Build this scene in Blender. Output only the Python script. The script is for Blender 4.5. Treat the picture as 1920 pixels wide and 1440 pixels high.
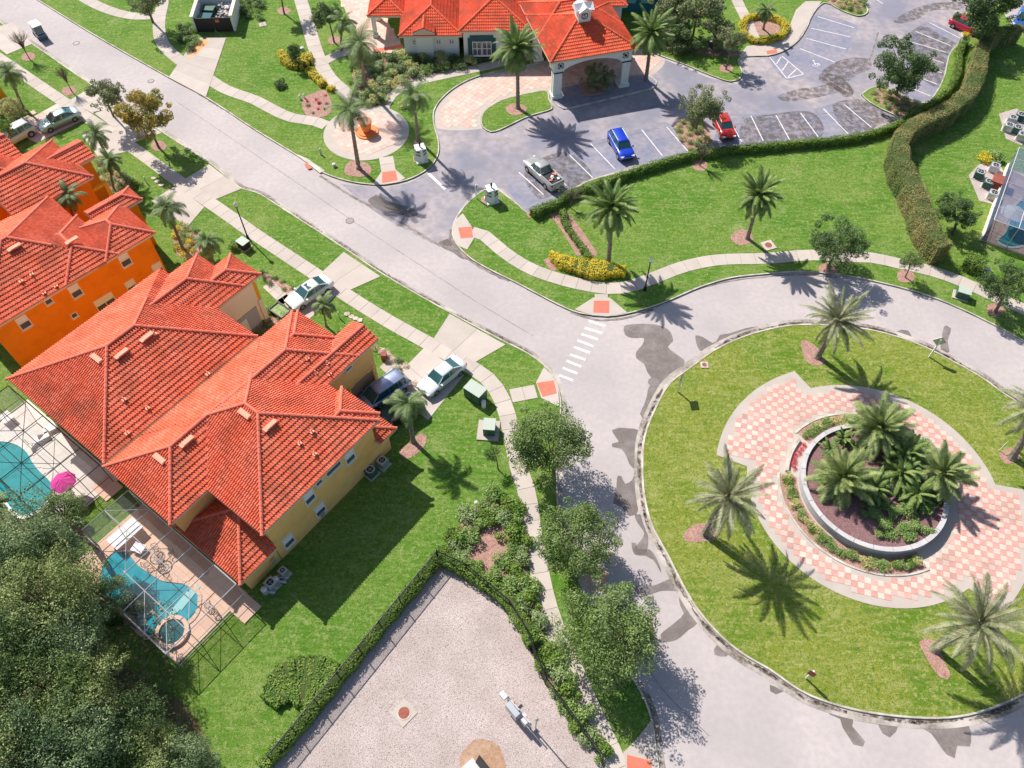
import bpy, bmesh, math, random
from mathutils import Vector, Matrix, Euler
from mathutils.geometry import tessellate_polygon
R = random.Random(7)
D2R = math.radians
for o in list(bpy.data.objects): bpy.data.objects.remove(o)
SC = bpy.context.scene
COL = SC.collection
# ------------------------------------------------------------------ camera, sky, sun, exposure
CAM_H = 60.0; FPX = 1500.0; TILT = D2R(35)
cd = bpy.data.cameras.new('camera'); cam = bpy.data.objects.new('camera', cd); COL.objects.link(cam)
cam.location = (0, 0, CAM_H); cam.rotation_euler = (TILT, 0, 0)
cd.sensor_width = 36; cd.lens = 36*FPX/1920; cd.clip_start = .5; cd.clip_end = 2000
SC.camera = cam
SUN_AZ = D2R(132); SUN_EL = D2R(46)
w = bpy.data.worlds.new('World'); SC.world = w; w.use_nodes = True
wn = w.node_tree.nodes; sky = wn.new('ShaderNodeTexSky'); sky.sky_type = 'NISHITA'; sky.sun_disc = False
sky.sun_elevation = SUN_EL; sky.sun_rotation = math.pi/2 - SUN_AZ
bg = wn['Background']; bg.inputs['Strength'].default_value = .095
w.node_tree.links.new(sky.outputs['Color'], bg.inputs['Color'])
sl = bpy.data.lights.new('sun', 'SUN'); sun = bpy.data.objects.new('sun', sl); COL.objects.link(sun)
sl.energy = 4.9; sl.angle = D2R(.53); sl.color = (1, .95, .88)
sd = Vector((math.cos(SUN_AZ)*math.cos(SUN_EL), math.sin(SUN_AZ)*math.cos(SUN_EL), math.sin(SUN_EL)))
sun.rotation_euler = sd.to_track_quat('Z', 'Y').to_euler(); sun.location = sd*150
SC.view_settings.view_transform = 'Standard'; SC.view_settings.look = 'None'
SC.view_settings.exposure = .45; SC.view_settings.gamma = 1; SC.view_settings.use_curve_mapping = False
SC.render.engine = 'CYCLES'

# ------------------------------------------------------------------ survey: photo point -> place on a level h metres up
def P(x, y, h=0.0):
    dx = (x-960)/FPX; dy = -(y-720)/FPX
    X = dx; Y = dy*math.cos(TILT)+math.sin(TILT); Z = dy*math.sin(TILT)-math.cos(TILT)
    k = (CAM_H-h)/(-Z)
    return Vector((X*k, Y*k, h))
def PP(pts, h=0.0):
    return [P(p[0], p[1], h) if p[0] != 'w' else Vector((p[1], p[2], h)) for p in pts]

# ------------------------------------------------------------------ object helpers
def tag(o, label=None, cat=None, group=None, kind=None):
    if label: o['label'] = label
    if cat: o['category'] = cat
    if group: o['group'] = group
    if kind: o['kind'] = kind
    return o
def empty(name, loc=(0, 0, 0), rz=0.0, label=None, cat=None, group=None, kind=None):
    o = bpy.data.objects.new(name, None); COL.objects.link(o); o.empty_display_size = .2
    o.location = loc; o.rotation_euler = (0, 0, rz)
    return tag(o, label, cat, group, kind)
def copy_tree(o, parent=None):
    c = o.copy(); COL.objects.link(c); c.parent = parent
    for ch in o.children: copy_tree(ch, c)
    return c
class MB:
    def __init__(s): s.v = []; s.f = []; s.m = []
    def add(s, vs, fs, mi=0):
        n = len(s.v); s.v += [tuple(v) for v in vs]; s.f += [tuple(i+n for i in f) for f in fs]; s.m += [mi]*len(fs)
    def box(s, c, d, rz=0.0, mi=0, M=None):
        hx, hy, hz = d[0]/2, d[1]/2, d[2]/2; cs, sn = math.cos(rz), math.sin(rz); vs = []
        for z in (-hz, hz):
            for x, y in ((-hx, -hy), (hx, -hy), (hx, hy), (-hx, hy)):
                v = Vector((c[0]+x*cs-y*sn, c[1]+x*sn+y*cs, c[2]+z)); vs.append(M @ v if M else v)
        s.add(vs, [(3, 2, 1, 0), (4, 5, 6, 7), (0, 1, 5, 4), (1, 2, 6, 5), (2, 3, 7, 6), (3, 0, 4, 7)], mi)
    def prism(s, pts, z0, z1, mi=0, bottom=True):
        n = len(pts); a = sum(pts[i][0]*pts[(i+1) % n][1]-pts[(i+1) % n][0]*pts[i][1] for i in range(n))
        if a < 0: pts = pts[::-1]
        tri = tessellate_polygon([[Vector((p[0], p[1], 0)) for p in pts]])
        vs = [(p[0], p[1], z1) for p in pts]+[(p[0], p[1], z0) for p in pts]; fs = []
        for t in tri:
            A, B, Cc = (pts[i] for i in t)
            cr = (B[0]-A[0])*(Cc[1]-A[1])-(B[1]-A[1])*(Cc[0]-A[0])
            t = tuple(t) if cr > 0 else tuple(t)[::-1]
            fs.append(t)
            if bottom: fs.append(tuple(i+n for i in t[::-1]))
        for i in range(n):
            j = (i+1) % n; fs.append((i+n, j+n, j, i))
        s.add(vs, fs, mi)
    def sheet(s, pts, z, mi=0):
        n = len(pts); tri = tessellate_polygon([[Vector((p[0], p[1], 0)) for p in pts]]); fs = []
        for t in tri:
            A, B, Cc = (pts[i] for i in t)
            cr = (B[0]-A[0])*(Cc[1]-A[1])-(B[1]-A[1])*(Cc[0]-A[0])
            fs.append(tuple(t) if cr > 0 else tuple(t)[::-1])
        s.add([(p[0], p[1], z) for p in pts], fs, mi)
    def tube(s, path, rad, n=7, mi=0, cap=True):
        path = [Vector(p) for p in path]; rs = rad if isinstance(rad, (list, tuple)) else [rad]*len(path)
        vs = []; fs = []
        for i, p in enumerate(path):
            d = (path[min(i+1, len(path)-1)]-path[max(i-1, 0)])
            if d.length < 1e-6: d = Vector((0, 0, 1))
            d.normalize(); u = d.cross(Vector((0, 0, 1)))
            if u.length < .05: u = d.cross(Vector((1, 0, 0)))
            u.normalize(); v = u.cross(d)
            for k in range(n):
                a = 2*math.pi*k/n; vs.append(p+(u*math.cos(a)+v*math.sin(a))*rs[i])
        for i in range(len(path)-1):
            for k in range(n):
                k2 = (k+1) % n; fs.append((i*n+k, (i+1)*n+k, (i+1)*n+k2, i*n+k2))
        if cap: fs.append(tuple(range(n))); fs.append(tuple(range(len(path)*n-1, (len(path)-1)*n-1, -1)))
        s.add(vs, fs, mi)
    def disc(s, c, r, z0, z1, n=20, mi=0, r2=None):
        r2 = r if r2 is None else r2
        vs = [(c[0]+r*math.cos(2*math.pi*k/n), c[1]+r*math.sin(2*math.pi*k/n), z0) for k in range(n)] + \
             [(c[0]+r2*math.cos(2*math.pi*k/n), c[1]+r2*math.sin(2*math.pi*k/n), z1) for k in range(n)]
        fs = [(k, (k+1) % n, n+(k+1) % n, n+k) for k in range(n)]+[tuple(range(n, 2*n)), tuple(range(n-1, -1, -1))]
        s.add(vs, fs, mi)
    def ring(s, c, r0, r1, z0, z1, a0=0.0, a1=2*math.pi, n=48, mi=0):
        full = abs(a1-a0-2*math.pi) < 1e-4; vs = []; fs = []; m = n if full else n+1
        for k in range(m):
            a = a0+(a1-a0)*k/n; cx, sx = math.cos(a), math.sin(a)
            for r, z in ((r0, z0), (r1, z0), (r1, z1), (r0, z1)): vs.append((c[0]+r*cx, c[1]+r*sx, z))
        for k in range(n):
            a = k*4; b = ((k+1) % m)*4
            for i in range(4):
                j = (i+1) % 4; fs.append((a+i, a+j, b+j, b+i)[::-1] if False else (a+i, b+i, b+j, a+j)[::-1])
        if not full: fs.append((0, 1, 2, 3)); e = (m-1)*4; fs.append((e+3, e+2, e+1, e))
        s.add(vs, fs, mi)
    def mesh(s, name, mats, smooth=False):
        me = bpy.data.meshes.new(name); me.from_pydata(s.v, [], s.f); me.update()
        for m in (mats if isinstance(mats, (list, tuple)) else [mats]): me.materials.append(m)
        if any(s.m): me.polygons.foreach_set('material_index', s.m)
        if smooth: me.polygons.foreach_set('use_smooth', [True]*len(s.f))
        return me
    def build(s, name, mats, parent=None, smooth=False, loc=None, rz=None, kind=None, label=None, cat=None, group=None):
        o = bpy.data.objects.new(name, s.mesh(name, mats, smooth)); COL.objects.link(o)
        if parent: o.parent = parent
        if loc is not None: o.location = loc
        if rz is not None: o.rotation_euler = (0, 0, rz)
        return tag(o, label, cat, group, kind)
def inst(name, me, parent=None, loc=(0, 0, 0), rot=(0, 0, 0), sc=1.0, **k):
    o = bpy.data.objects.new(name, me); COL.objects.link(o); o.parent = parent; o.location = loc; o.rotation_euler = rot
    o.scale = (sc, sc, sc) if isinstance(sc, (int, float)) else sc
    return tag(o, k.get('label'), k.get('cat'), k.get('group'), k.get('kind'))

# ------------------------------------------------------------------ materials
def mat(name, col, rough=.8, metal=0.0, var=None, vs=1.0, vamt=.5, fine=None, fs=20.0, famt=.15, bump=0.0, bs=30.0, spec=.3, rnd=0.0, coat=0.0, alpha=1.0, trans=0.0, extra=None):
    m = bpy.data.materials.new(name); m.use_nodes = True; nt = m.node_tree; N = nt.nodes; L = nt.links
    b = N['Principled BSDF']; b.inputs['Roughness'].default_value = rough; b.inputs['Metallic'].default_value = metal
    b.inputs['Specular IOR Level'].default_value = spec; b.inputs['Coat Weight'].default_value = coat
    c4 = (*col, 1); b.inputs['Base Color'].default_value = c4; cur = None
    if var or fine or bump or rnd or extra:
        tc = N.new('ShaderNodeNewGeometry'); pos = tc.outputs['Position']
        rgb = N.new('ShaderNodeRGB'); rgb.outputs[0].default_value = c4; cur = rgb.outputs[0]
    def noise(scale, det=3):
        n = N.new('ShaderNodeTexNoise'); n.inputs['Scale'].default_value = scale; n.inputs['Detail'].default_value = det
        L.new(pos, n.inputs['Vector']); return n
    def ramp(fac, lo, hi):
        r = N.new('ShaderNodeMapRange'); r.inputs[1].default_value = lo; r.inputs[2].default_value = hi; L.new(fac, r.inputs[0]); return r.outputs[0]
    def mix(fac, a, bcol, mode='MIX', f=None):
        x = N.new('ShaderNodeMix'); x.data_type = 'RGBA'; x.blend_type = mode
        if fac is not None: L.new(fac, x.inputs[0])
        else: x.inputs[0].default_value = f
        if isinstance(a, tuple): x.inputs[6].default_value = (*a, 1)
        else: L.new(a, x.inputs[6])
        if isinstance(bcol, tuple): x.inputs[7].default_value = (*bcol, 1)
        else: L.new(bcol, x.inputs[7])
        return x.outputs[2]
    if var:
        n = noise(vs, 4); f = ramp(n.outputs[0], .5-.22/max(vamt, .1), .5+.22/max(vamt, .1)) if False else ramp(n.outputs[0], .36, .64)
        mm = N.new('ShaderNodeMath'); mm.operation = 'MULTIPLY'; mm.inputs[1].default_value = vamt; L.new(f, mm.inputs[0])
        cur = mix(mm.outputs[0], cur, var)
    if fine:
        n = noise(fs, 2); f = ramp(n.outputs[0], .35, .65)
        mm = N.new('ShaderNodeMath'); mm.operation = 'MULTIPLY'; mm.inputs[1].default_value = famt; L.new(f, mm.inputs[0])
        cur = mix(mm.outputs[0], cur, fine)
    if extra:
        n = noise(extra[1], 6); f = ramp(n.outputs[0], .47, .66)
        mm = N.new('ShaderNodeMath'); mm.operation = 'MULTIPLY'; mm.inputs[1].default_value = extra[2]; L.new(f, mm.inputs[0])
        cur = mix(mm.outputs[0], cur, extra[0])
    if rnd:
        oi = N.new('ShaderNodeObjectInfo'); mr = N.new('ShaderNodeMapRange'); mr.inputs[3].default_value = 1-rnd; mr.inputs[4].default_value = 1+rnd
        L.new(oi.outputs['Random'], mr.inputs[0]); hs = N.new('ShaderNodeHueSaturation'); L.new(mr.outputs[0], hs.inputs['Value']); L.new(cur, hs.inputs['Color']); cur = hs.outputs[0]
    if cur is not None: L.new(cur, b.inputs['Base Color'])
    if bump:
        n = noise(bs, 4); bp = N.new('ShaderNodeBump'); bp.inputs['Strength'].default_value = bump; bp.inputs['Distance'].default_value = .05
        L.new(n.outputs[0], bp.inputs['Height']); L.new(bp.outputs[0], b.inputs['Normal'])
    if alpha < 1:
        b.inputs['Alpha'].default_value = alpha
    if trans: b.inputs['Transmission Weight'].default_value = trans
    return m
def leaf_mat(name, c1, c2, sc=1.3, tr=.25, rough=.55):
    m = bpy.data.materials.new(name); m.use_nodes = True; nt = m.node_tree; N = nt.nodes; L = nt.links
    b = N['Principled BSDF']; b.inputs['Roughness'].default_value = rough; b.inputs['Specular IOR Level'].default_value = .35
    g = N.new('ShaderNodeNewGeometry'); n = N.new('ShaderNodeTexNoise'); n.inputs['Scale'].default_value = sc; n.inputs['Detail'].default_value = 4
    L.new(g.outputs['Position'], n.inputs['Vector'])
    n2 = N.new('ShaderNodeTexNoise'); n2.inputs['Scale'].default_value = 14; L.new(g.outputs['Position'], n2.inputs['Vector'])
    ad = N.new('ShaderNodeMath'); ad.operation = 'ADD'; L.new(n.outputs[0], ad.inputs[0]); L.new(n2.outputs[0], ad.inputs[1])
    mr = N.new('ShaderNodeMapRange'); mr.inputs[1].default_value = .8; mr.inputs[2].default_value = 1.2; L.new(ad.outputs[0], mr.inputs[0])
    mx = N.new('ShaderNodeMix'); mx.data_type = 'RGBA'; L.new(mr.outputs[0], mx.inputs[0]); mx.inputs[6].default_value = (*c1, 1); mx.inputs[7].default_value = (*c2, 1)
    L.new(mx.outputs[2], b.inputs['Base Color'])
    t = N.new('ShaderNodeBsdfTranslucent'); L.new(mx.outputs[2], t.inputs['Color']); ms = N.new('ShaderNodeMixShader'); ms.inputs[0].default_value = tr
    L.new(b.outputs[0], ms.inputs[1]); L.new(t.outputs[0], ms.inputs[2]); L.new(ms.outputs[0], N['Material Output'].inputs[0])
    return m
def lawn_mat(name, g1, g2, g3, g4):
    m = bpy.data.materials.new(name); m.use_nodes = True; nt = m.node_tree; N = nt.nodes; L = nt.links
    b = N['Principled BSDF']; b.inputs['Roughness'].default_value = .9; b.inputs['Specular IOR Level'].default_value = .1
    g = N.new('ShaderNodeNewGeometry'); pos = g.outputs['Position']
    def ns(sc, det, lo, hi, vec=pos):
        n = N.new('ShaderNodeTexNoise'); n.inputs['Scale'].default_value = sc; n.inputs['Detail'].default_value = det; n.inputs['Roughness'].default_value = .6; L.new(vec, n.inputs['Vector'])
        r = N.new('ShaderNodeMapRange'); r.inputs[1].default_value = lo; r.inputs[2].default_value = hi; L.new(n.outputs[0], r.inputs[0]); return r.outputs[0]
    def mix(f, a, c):
        x = N.new('ShaderNodeMix'); x.data_type = 'RGBA'; L.new(f, x.inputs[0])
        for i, v in ((6, a), (7, c)):
            if isinstance(v, tuple): x.inputs[i].default_value = (*v, 1)
            else: L.new(v, x.inputs[i])
        return x.outputs[2]
    c = mix(ns(.09, 6, .44, .57), g1, g2)
    c = mix(ns(.23, 5, .54, .70), c, g3)
    c = mix(ns(.45, 4, .5, .72), c, g2)
    c = mix(ns(.8, 5, .56, .7), c, g4)
    mp = N.new('ShaderNodeMapping'); mp.inputs['Rotation'].default_value = (0, 0, .6); mp.inputs['Scale'].default_value = (.5, 3.0, 1); L.new(pos, mp.inputs['Vector'])
    c = mix(ns(1.0, 6, .46, .76, mp.outputs[0]), c, g3)
    c = mix(ns(5.5, 5, .47, .68), c, g4)
    c = mix(ns(3.2, 6, .52, .68), c, g3)
    c = mix(ns(16, 4, .46, .7), c, (g1[0]*.45, g1[1]*.45, g1[2]*.5))
    L.new(c, b.inputs['Base Color'])
    n = N.new('ShaderNodeTexNoise'); n.inputs['Scale'].default_value = 9; n.inputs['Detail'].default_value = 6; n.inputs['Roughness'].default_value = .75; L.new(pos, n.inputs['Vector'])
    bp = N.new('ShaderNodeBump'); bp.inputs['Strength'].default_value = .9; bp.inputs['Distance'].default_value = .12; L.new(n.outputs[0], bp.inputs['Height']); L.new(bp.outputs[0], b.inputs['Normal'])
    return m
M = {}
M['lawn'] = lawn_mat('lawn_grass', (.095, .23, .022), (.185, .29, .045), (.31, .37, .12), (.075, .175, .018))
M['lawn_island'] = lawn_mat('lawn_island_grass', (.13, .235, .02), (.27, .30, .045), (.42, .41, .14), (.10, .19, .02))
M['asphalt'] = mat('street_asphalt', (.50, .44, .425), .88, var=(.41, .365, .36), vs=.13, vamt=.9, fine=(.36, .32, .315), fs=2.2, famt=.35, bump=.25, bs=14, spec=.2)
M['lot'] = mat('parking_asphalt', (.23, .23, .29), .85, var=(.47, .40, .39), vs=.16, vamt=.85, fine=(.22, .20, .21), fs=1.1, famt=.55, bump=.25, bs=14, spec=.25)
M['conc'] = mat('concrete', (.52, .45, .395), .85, var=(.44, .375, .33), vs=.6, vamt=.6, fine=(.42, .37, .33), fs=9, famt=.25, bump=.1, bs=25, rnd=.06)
M['joint'] = mat('concrete_joint', (.22, .19, .17), .9)
M['kerb'] = mat('kerb_concrete', (.60, .55, .48), .85, var=(.30, .25, .20), vs=.9, vamt=.75, rnd=.07, bump=.1)
M['gutter'] = mat('gutter_concrete', (.50, .44, .40), .85, var=(.13, .10, .075), vs=.33, vamt=.95, fine=(.62, .57, .52), fs=4, famt=.3)
M['stain_solid'] = mat('wet_stain_solid', (.25, .205, .19), .45, var=(.185, .155, .145), vs=.8, vamt=.9, spec=.35)
M['lot2'] = mat('bay_asphalt', (.225, .235, .315), .8, var=(.33, .30, .335), vs=.35, vamt=.9, fine=(.18, .17, .2), fs=1.6, famt=.5)
M['crack'] = mat('asphalt_seam', (.15, .12, .11), .8, var=(.32, .27, .25), vs=1.5, vamt=.9)
M['white'] = mat('white_paint', (.74, .71, .70), .6, var=(.52, .48, .47), vs=2.5, vamt=.7)
M['redpad'] = mat('tactile_red', (.72, .16, .10), .8, var=(.6, .22, .16), vs=3, vamt=.4, rnd=.05)
M['pred'] = mat('paver_red', (.65, .34, .285), .85, var=(.66, .36, .31), vs=1.0, vamt=.8, fine=(.45, .22, .18), fs=3, famt=.45, rnd=.14, extra=((.40, .27, .22), .5, .5))
M['pcream'] = mat('paver_cream', (.70, .53, .45), .85, var=(.66, .43, .36), vs=1.5, vamt=.6, fine=(.55, .4, .35), fs=3, famt=.4, rnd=.12, extra=((.45, .33, .27), .5, .5))
M['mulch'] = mat('mulch', (.44, .25, .20), .95, var=(.56, .37, .30), vs=2, vamt=.6, fine=(.2, .1, .08), fs=11, famt=.75, bump=.9, bs=12)
M['mulchdark'] = mat('planter_mulch', (.26, .14, .14), .95, var=(.35, .2, .2), vs=2, vamt=.6, fine=(.1, .06, .06), fs=12, famt=.7, bump=.9, bs=12)
M['gravel'] = mat('gravel', (.60, .51, .485), .95, var=(.45, .375, .345), vs=.35, vamt=.8, fine=(.25, .19, .175), fs=15, famt=.7, bump=.7, bs=16)
def tilemat(name, c, c2, c3):
    m = mat(name, c, .8, var=c2, vs=.7, vamt=.7, fine=c3, fs=3.6, famt=.75, spec=.2, extra=((.34, .095, .05), .45, .55)); return m
M['tile'] = tilemat('roof_tile', (.78, .17, .085), (.80, .27, .17), (.56, .095, .045))
M['ventcol'] = mat('roof_vent_paint', (.82, .33, .21), .7)
M['pdust'] = mat('paver_faded', (.66, .40, .33), .85, var=(.72, .5, .42), vs=1.5, vamt=.6, rnd=.1)
M['cap'] = mat('ridge_tile', (.72, .16, .10), .75, var=(.8, .26, .17), vs=3, vamt=.6, fine=(.5, .09, .05), fs=6, famt=.4)
M['clubtile'] = tilemat('club_roof_tile', (.78, .13, .06), (.82, .2, .12), (.66, .1, .04))
M['yellow'] = mat('yellow_stucco', (.95, .56, .21), .9, var=(.86, .47, .15), vs=.5, vamt=.6, bump=.2, bs=18, extra=((.62, .36, .16), .9, .3))
M['orange'] = mat('orange_stucco', (.92, .27, .01), .9, var=(.84, .22, .008), vs=.5, vamt=.5, bump=.2, bs=18, extra=((.62, .17, .01), .9, .3))
M['amber'] = mat('amber_stucco', (.9, .40, .03), .9, bump=.15, bs=18)
M['beige'] = mat('beige_stucco', (.88, .73, .60), .9, bump=.15, bs=18)
M['pale'] = mat('club_stucco', (.74, .75, .70), .9, var=(.64, .67, .66), vs=.7, vamt=.5, bump=.15, bs=18)
M['teal'] = mat('teal_stucco', (.03, .20, .26), .8, bump=.1)
M['tealdk'] = mat('teal_trim', (.02, .09, .11), .6)
M['fascia'] = mat('fascia', (.70, .55, .42), .7)
M['frame'] = mat('white_frame', (.8, .79, .77), .5)
M['glass'] = mat('window_glass', (.10, .105, .13), .12, spec=.8)
M['shade'] = mat('window_shade', (.82, .78, .85), .5)
M['dark'] = mat('dark_trim', (.03, .03, .03), .6)
M['black'] = mat('black_metal', (.018, .02, .022), .45, metal=.3)
M['bronze'] = mat('bronze_aluminium', (.06, .05, .045), .45, metal=.5)
M['alu'] = mat('white_aluminium', (.62, .60, .60), .4, metal=.3)
M['galv'] = mat('galvanised', (.50, .53, .56), .4, metal=.6)
M['water'] = mat('pool_water', (.008, .27, .33), .04, var=(.03, .34, .42), vs=1.5, vamt=.8, bump=.25, bs=6, spec=.8)
M['water2'] = mat('pool_water_deep', (.002, .24, .25), .04, var=(.01, .32, .34), vs=1.2, vamt=.8, bump=.12, bs=7, spec=.3)
M['spa'] = mat('spa_water', (.01, .10, .11), .04, spec=.8)
M['step'] = mat('pool_step', (.22, .50, .52), .3)
M['peach'] = mat('peach_deck', (.74, .50, .38), .85, var=(.66, .43, .32), vs=1, vamt=.5, rnd=.06)
M['deck'] = mat('cream_deck', (.72, .66, .60), .85, var=(.62, .57, .53), vs=1, vamt=.5, rnd=.05)
M['bark'] = mat('bark', (.20, .15, .115), .9, var=(.12, .09, .07), vs=5, vamt=.7, bump=.6, bs=12)
M['palmbark'] = mat('palm_bark', (.30, .25, .20), .95, var=(.17, .13, .1), vs=6, vamt=.8, bump=.9, bs=9)
M['deadfrond'] = mat('dry_frond', (.40, .25, .13), .9)
M['frond'] = leaf_mat('date_frond', (.11, .15, .06), (.42, .40, .24), 1.6, .2)
M['frondgrey'] = leaf_mat('silver_frond', (.11, .19, .045), (.38, .42, .17), 1.6, .2)
M['frondclub'] = leaf_mat('club_frond', (.06, .15, .03), (.30, .37, .11), 1.6, .2)
M['frondqueen'] = leaf_mat('queen_frond', (.08, .15, .045), (.27, .34, .13), 1.6, .3)
M['oak'] = leaf_mat('oak_leaf', (.085, .16, .03), (.28, .36, .12))
M['oakdk'] = leaf_mat('dark_leaf', (.045, .10, .025), (.15, .22, .07))
M['forest'] = leaf_mat('woodland_leaf', (.06, .13, .04), (.33, .41, .20), .5)
M['forest2'] = leaf_mat('woodland_light_leaf', (.12, .19, .04), (.42, .46, .18), .5)
M['willow'] = leaf_mat('pale_leaf', (.17, .26, .09), (.40, .48, .22))
M['olive'] = leaf_mat('olive_leaf', (.12, .16, .06), (.34, .36, .17))
M['autumn'] = leaf_mat('autumn_leaf', (.20, .27, .05), (.56, .36, .07), .5)
M['hedge'] = leaf_mat('hedge_leaf', (.09, .20, .02), (.24, .34, .06))
M['hedgetan'] = leaf_mat('tan_hedge_leaf', (.13, .20, .05), (.40, .32, .13), .35)
M['yellowleaf'] = leaf_mat('yellow_leaf', (0.567, 0.459, 0.027), (0.837, 0.675, 0.054))
M['variegated'] = leaf_mat('variegated_leaf', (.30, .34, .10), (.72, .66, .30), 4)
M['redleaf'] = leaf_mat('red_leaf', (0.57, 0.038, 0.076), (0.855, 0.114, 0.152), 4)
M['shrub'] = leaf_mat('shrub_leaf', (.12, .25, .05), (.36, .46, .15), 2)
M['core'] = mat('foliage_core', (.06, .085, .02), .95)
M['grassblade'] = leaf_mat('ornamental_grass', (0.665, 0.532, 0.418), (0.9, 0.798, 0.684), 4)
M['tyre'] = mat('tyre', (.02, .02, .02), .8)
M['rim'] = mat('rim', (.45, .46, .47), .3, metal=.7)
M['carglass'] = mat('car_glass', (.02, .09, .10), .06, spec=.9, coat=.5)
M['lamp'] = mat('headlamp', (.7, .72, .74), .15, spec=.8)
M['tail'] = mat('tail_lamp', (.4, .01, .01), .3)
M['terracotta'] = mat('terracotta', (.80, .22, .05), .7, var=(.7, .3, .15), vs=4, vamt=.4)
M['greenbox'] = mat('green_cabinet', (.05, .12, .09), .5)
M['greenlid'] = mat('pale_green_lid', (.42, .47, .40), .6)
M['magenta'] = mat('magenta_canvas', (.70, .01, .28), .6)
M['canvas'] = mat('white_canvas', (.78, .76, .74), .7)
M['rust'] = mat('rust', (.26, .065, .045), .7, var=(.38, .13, .09), vs=4, vamt=.5)
M['iron'] = mat('iron_cover', (.22, .19, .19), .6, metal=.4, var=(.3, .26, .25), vs=6, vamt=.6)
M['reddoor'] = mat('red_mark', (.7, .05, .03), .6)
M['rubble'] = mat('mixed_waste', (.45, .38, .35), .8, var=(.2, .3, .4), vs=3, vamt=.9, rnd=.4)
def grime_mat(name, col, amt, sc=1.3, lo=.40, hi=.60):
    m = bpy.data.materials.new(name); m.use_nodes = True; N = m.node_tree.nodes; L = m.node_tree.links
    d = N['Principled BSDF']; d.inputs['Base Color'].default_value = (*col, 1); d.inputs['Roughness'].default_value = .75
    g = N.new('ShaderNodeNewGeometry'); n = N.new('ShaderNodeTexNoise'); n.inputs['Scale'].default_value = sc; n.inputs['Detail'].default_value = 7; n.inputs['Roughness'].default_value = .7; L.new(g.outputs['Position'], n.inputs['Vector'])
    r = N.new('ShaderNodeMapRange'); r.inputs[1].default_value = lo; r.inputs[2].default_value = hi; r.inputs[4].default_value = amt; L.new(n.outputs[0], r.inputs[0])
    t = N.new('ShaderNodeBsdfTransparent'); x = N.new('ShaderNodeMixShader'); L.new(r.outputs[0], x.inputs[0]); L.new(t.outputs[0], x.inputs[1]); L.new(d.outputs[0], x.inputs[2]); L.new(x.outputs[0], N['Material Output'].inputs[0]); return m
def screen_mat(name, col, a):
    m = bpy.data.materials.new(name); m.use_nodes = True; N = m.node_tree.nodes; L = m.node_tree.links
    d = N['Principled BSDF']; d.inputs['Base Color'].default_value = (*col, 1); d.inputs['Roughness'].default_value = .7
    t = N.new('ShaderNodeBsdfTransparent'); x = N.new('ShaderNodeMixShader'); x.inputs[0].default_value = a
    L.new(t.outputs[0], x.inputs[1]); L.new(d.outputs[0], x.inputs[2]); L.new(x.outputs[0], N['Material Output'].inputs[0]); return m
M['yellowface'] = mat('sign_yellow', (.7, .5, .03), .5)
M['grime'] = grime_mat('road_grime', (.13, .10, .085), .62)
M['stain'] = grime_mat('wet_stain', (.17, .135, .12), .72, .5, .12, .62)
M['gutterdirt'] = grime_mat('gutter_dirt', (.085, .065, .045), .85, 2.2)
M['screen'] = screen_mat('insect_screen', (.14, .15, .16), .15)
M['screendk'] = screen_mat('insect_screen_blue', (.08, .12, .22), .55)
M['fencemesh'] = screen_mat('chain_link', (.03, .04, .04), .42)

# ------------------------------------------------------------------ geometry helpers
def smooth(pts, step=1.0, closed=False):
    pts = [Vector((p[0], p[1])) for p in pts]; n = len(pts); out = []
    rng = range(n if closed else n-1)
    for i in rng:
        if closed: p0, p1, p2, p3 = pts[(i-1) % n], pts[i], pts[(i+1) % n], pts[(i+2) % n]
        else: p0, p1, p2, p3 = pts[max(i-1, 0)], pts[i], pts[i+1], pts[min(i+2, n-1)]
        L = (p2-p1).length; k = max(1, int(L/step)); k = min(k, 40)
        # centripetal-ish: damp tangents on uneven spacing
        t1 = (p2-p0); t2 = (p3-p1)
        t1 = t1*(L/max((p2-p1).length+(p1-p0).length, 1e-6)); t2 = t2*(L/max((p3-p2).length+(p2-p1).length, 1e-6))
        if L > 60: k = 1
        for j in range(k):
            t = j/k; a = 2*t**3-3*t**2+1; b = t**3-2*t**2+t; c = -2*t**3+3*t**2; d = t**3-t**2
            out.append(p1*a+t1*b+p2*c+t2*d)
    if not closed: out.append(pts[-1])
    return out
def resample(pts, step):
    d = [0]
    for i in range(len(pts)-1): d.append(d[-1]+(pts[i+1]-pts[i]).length)
    n = max(1, round(d[-1]/step)); out = []; j = 0
    for k in range(n+1):
        s = d[-1]*k/n
        while j < len(d)-2 and d[j+1] < s: j += 1
        t = (s-d[j])/max(d[j+1]-d[j], 1e-9); out.append(pts[j].lerp(pts[j+1], min(max(t, 0), 1)))
    return out
def normals(pts, closed=False):
    out = []; n = len(pts)
    for i in range(n):
        a = pts[(i-1) % n] if closed or i > 0 else pts[i]; b = pts[(i+1) % n] if closed or i < n-1 else pts[i]
        d = (b-a).normalized(); out.append(Vector((d.y, -d.x)))   # right-hand side of travel
    return out
def inside(p, poly):
    c = False; n = len(poly); j = n-1
    for i in range(n):
        a, b = poly[i], poly[j]
        if (a[1] > p[1]) != (b[1] > p[1]) and p[0] < (b[0]-a[0])*(p[1]-a[1])/(b[1]-a[1])+a[0]: c = not c
        j = i
    return c
LZ = .12   # level of the land above the roads

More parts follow.
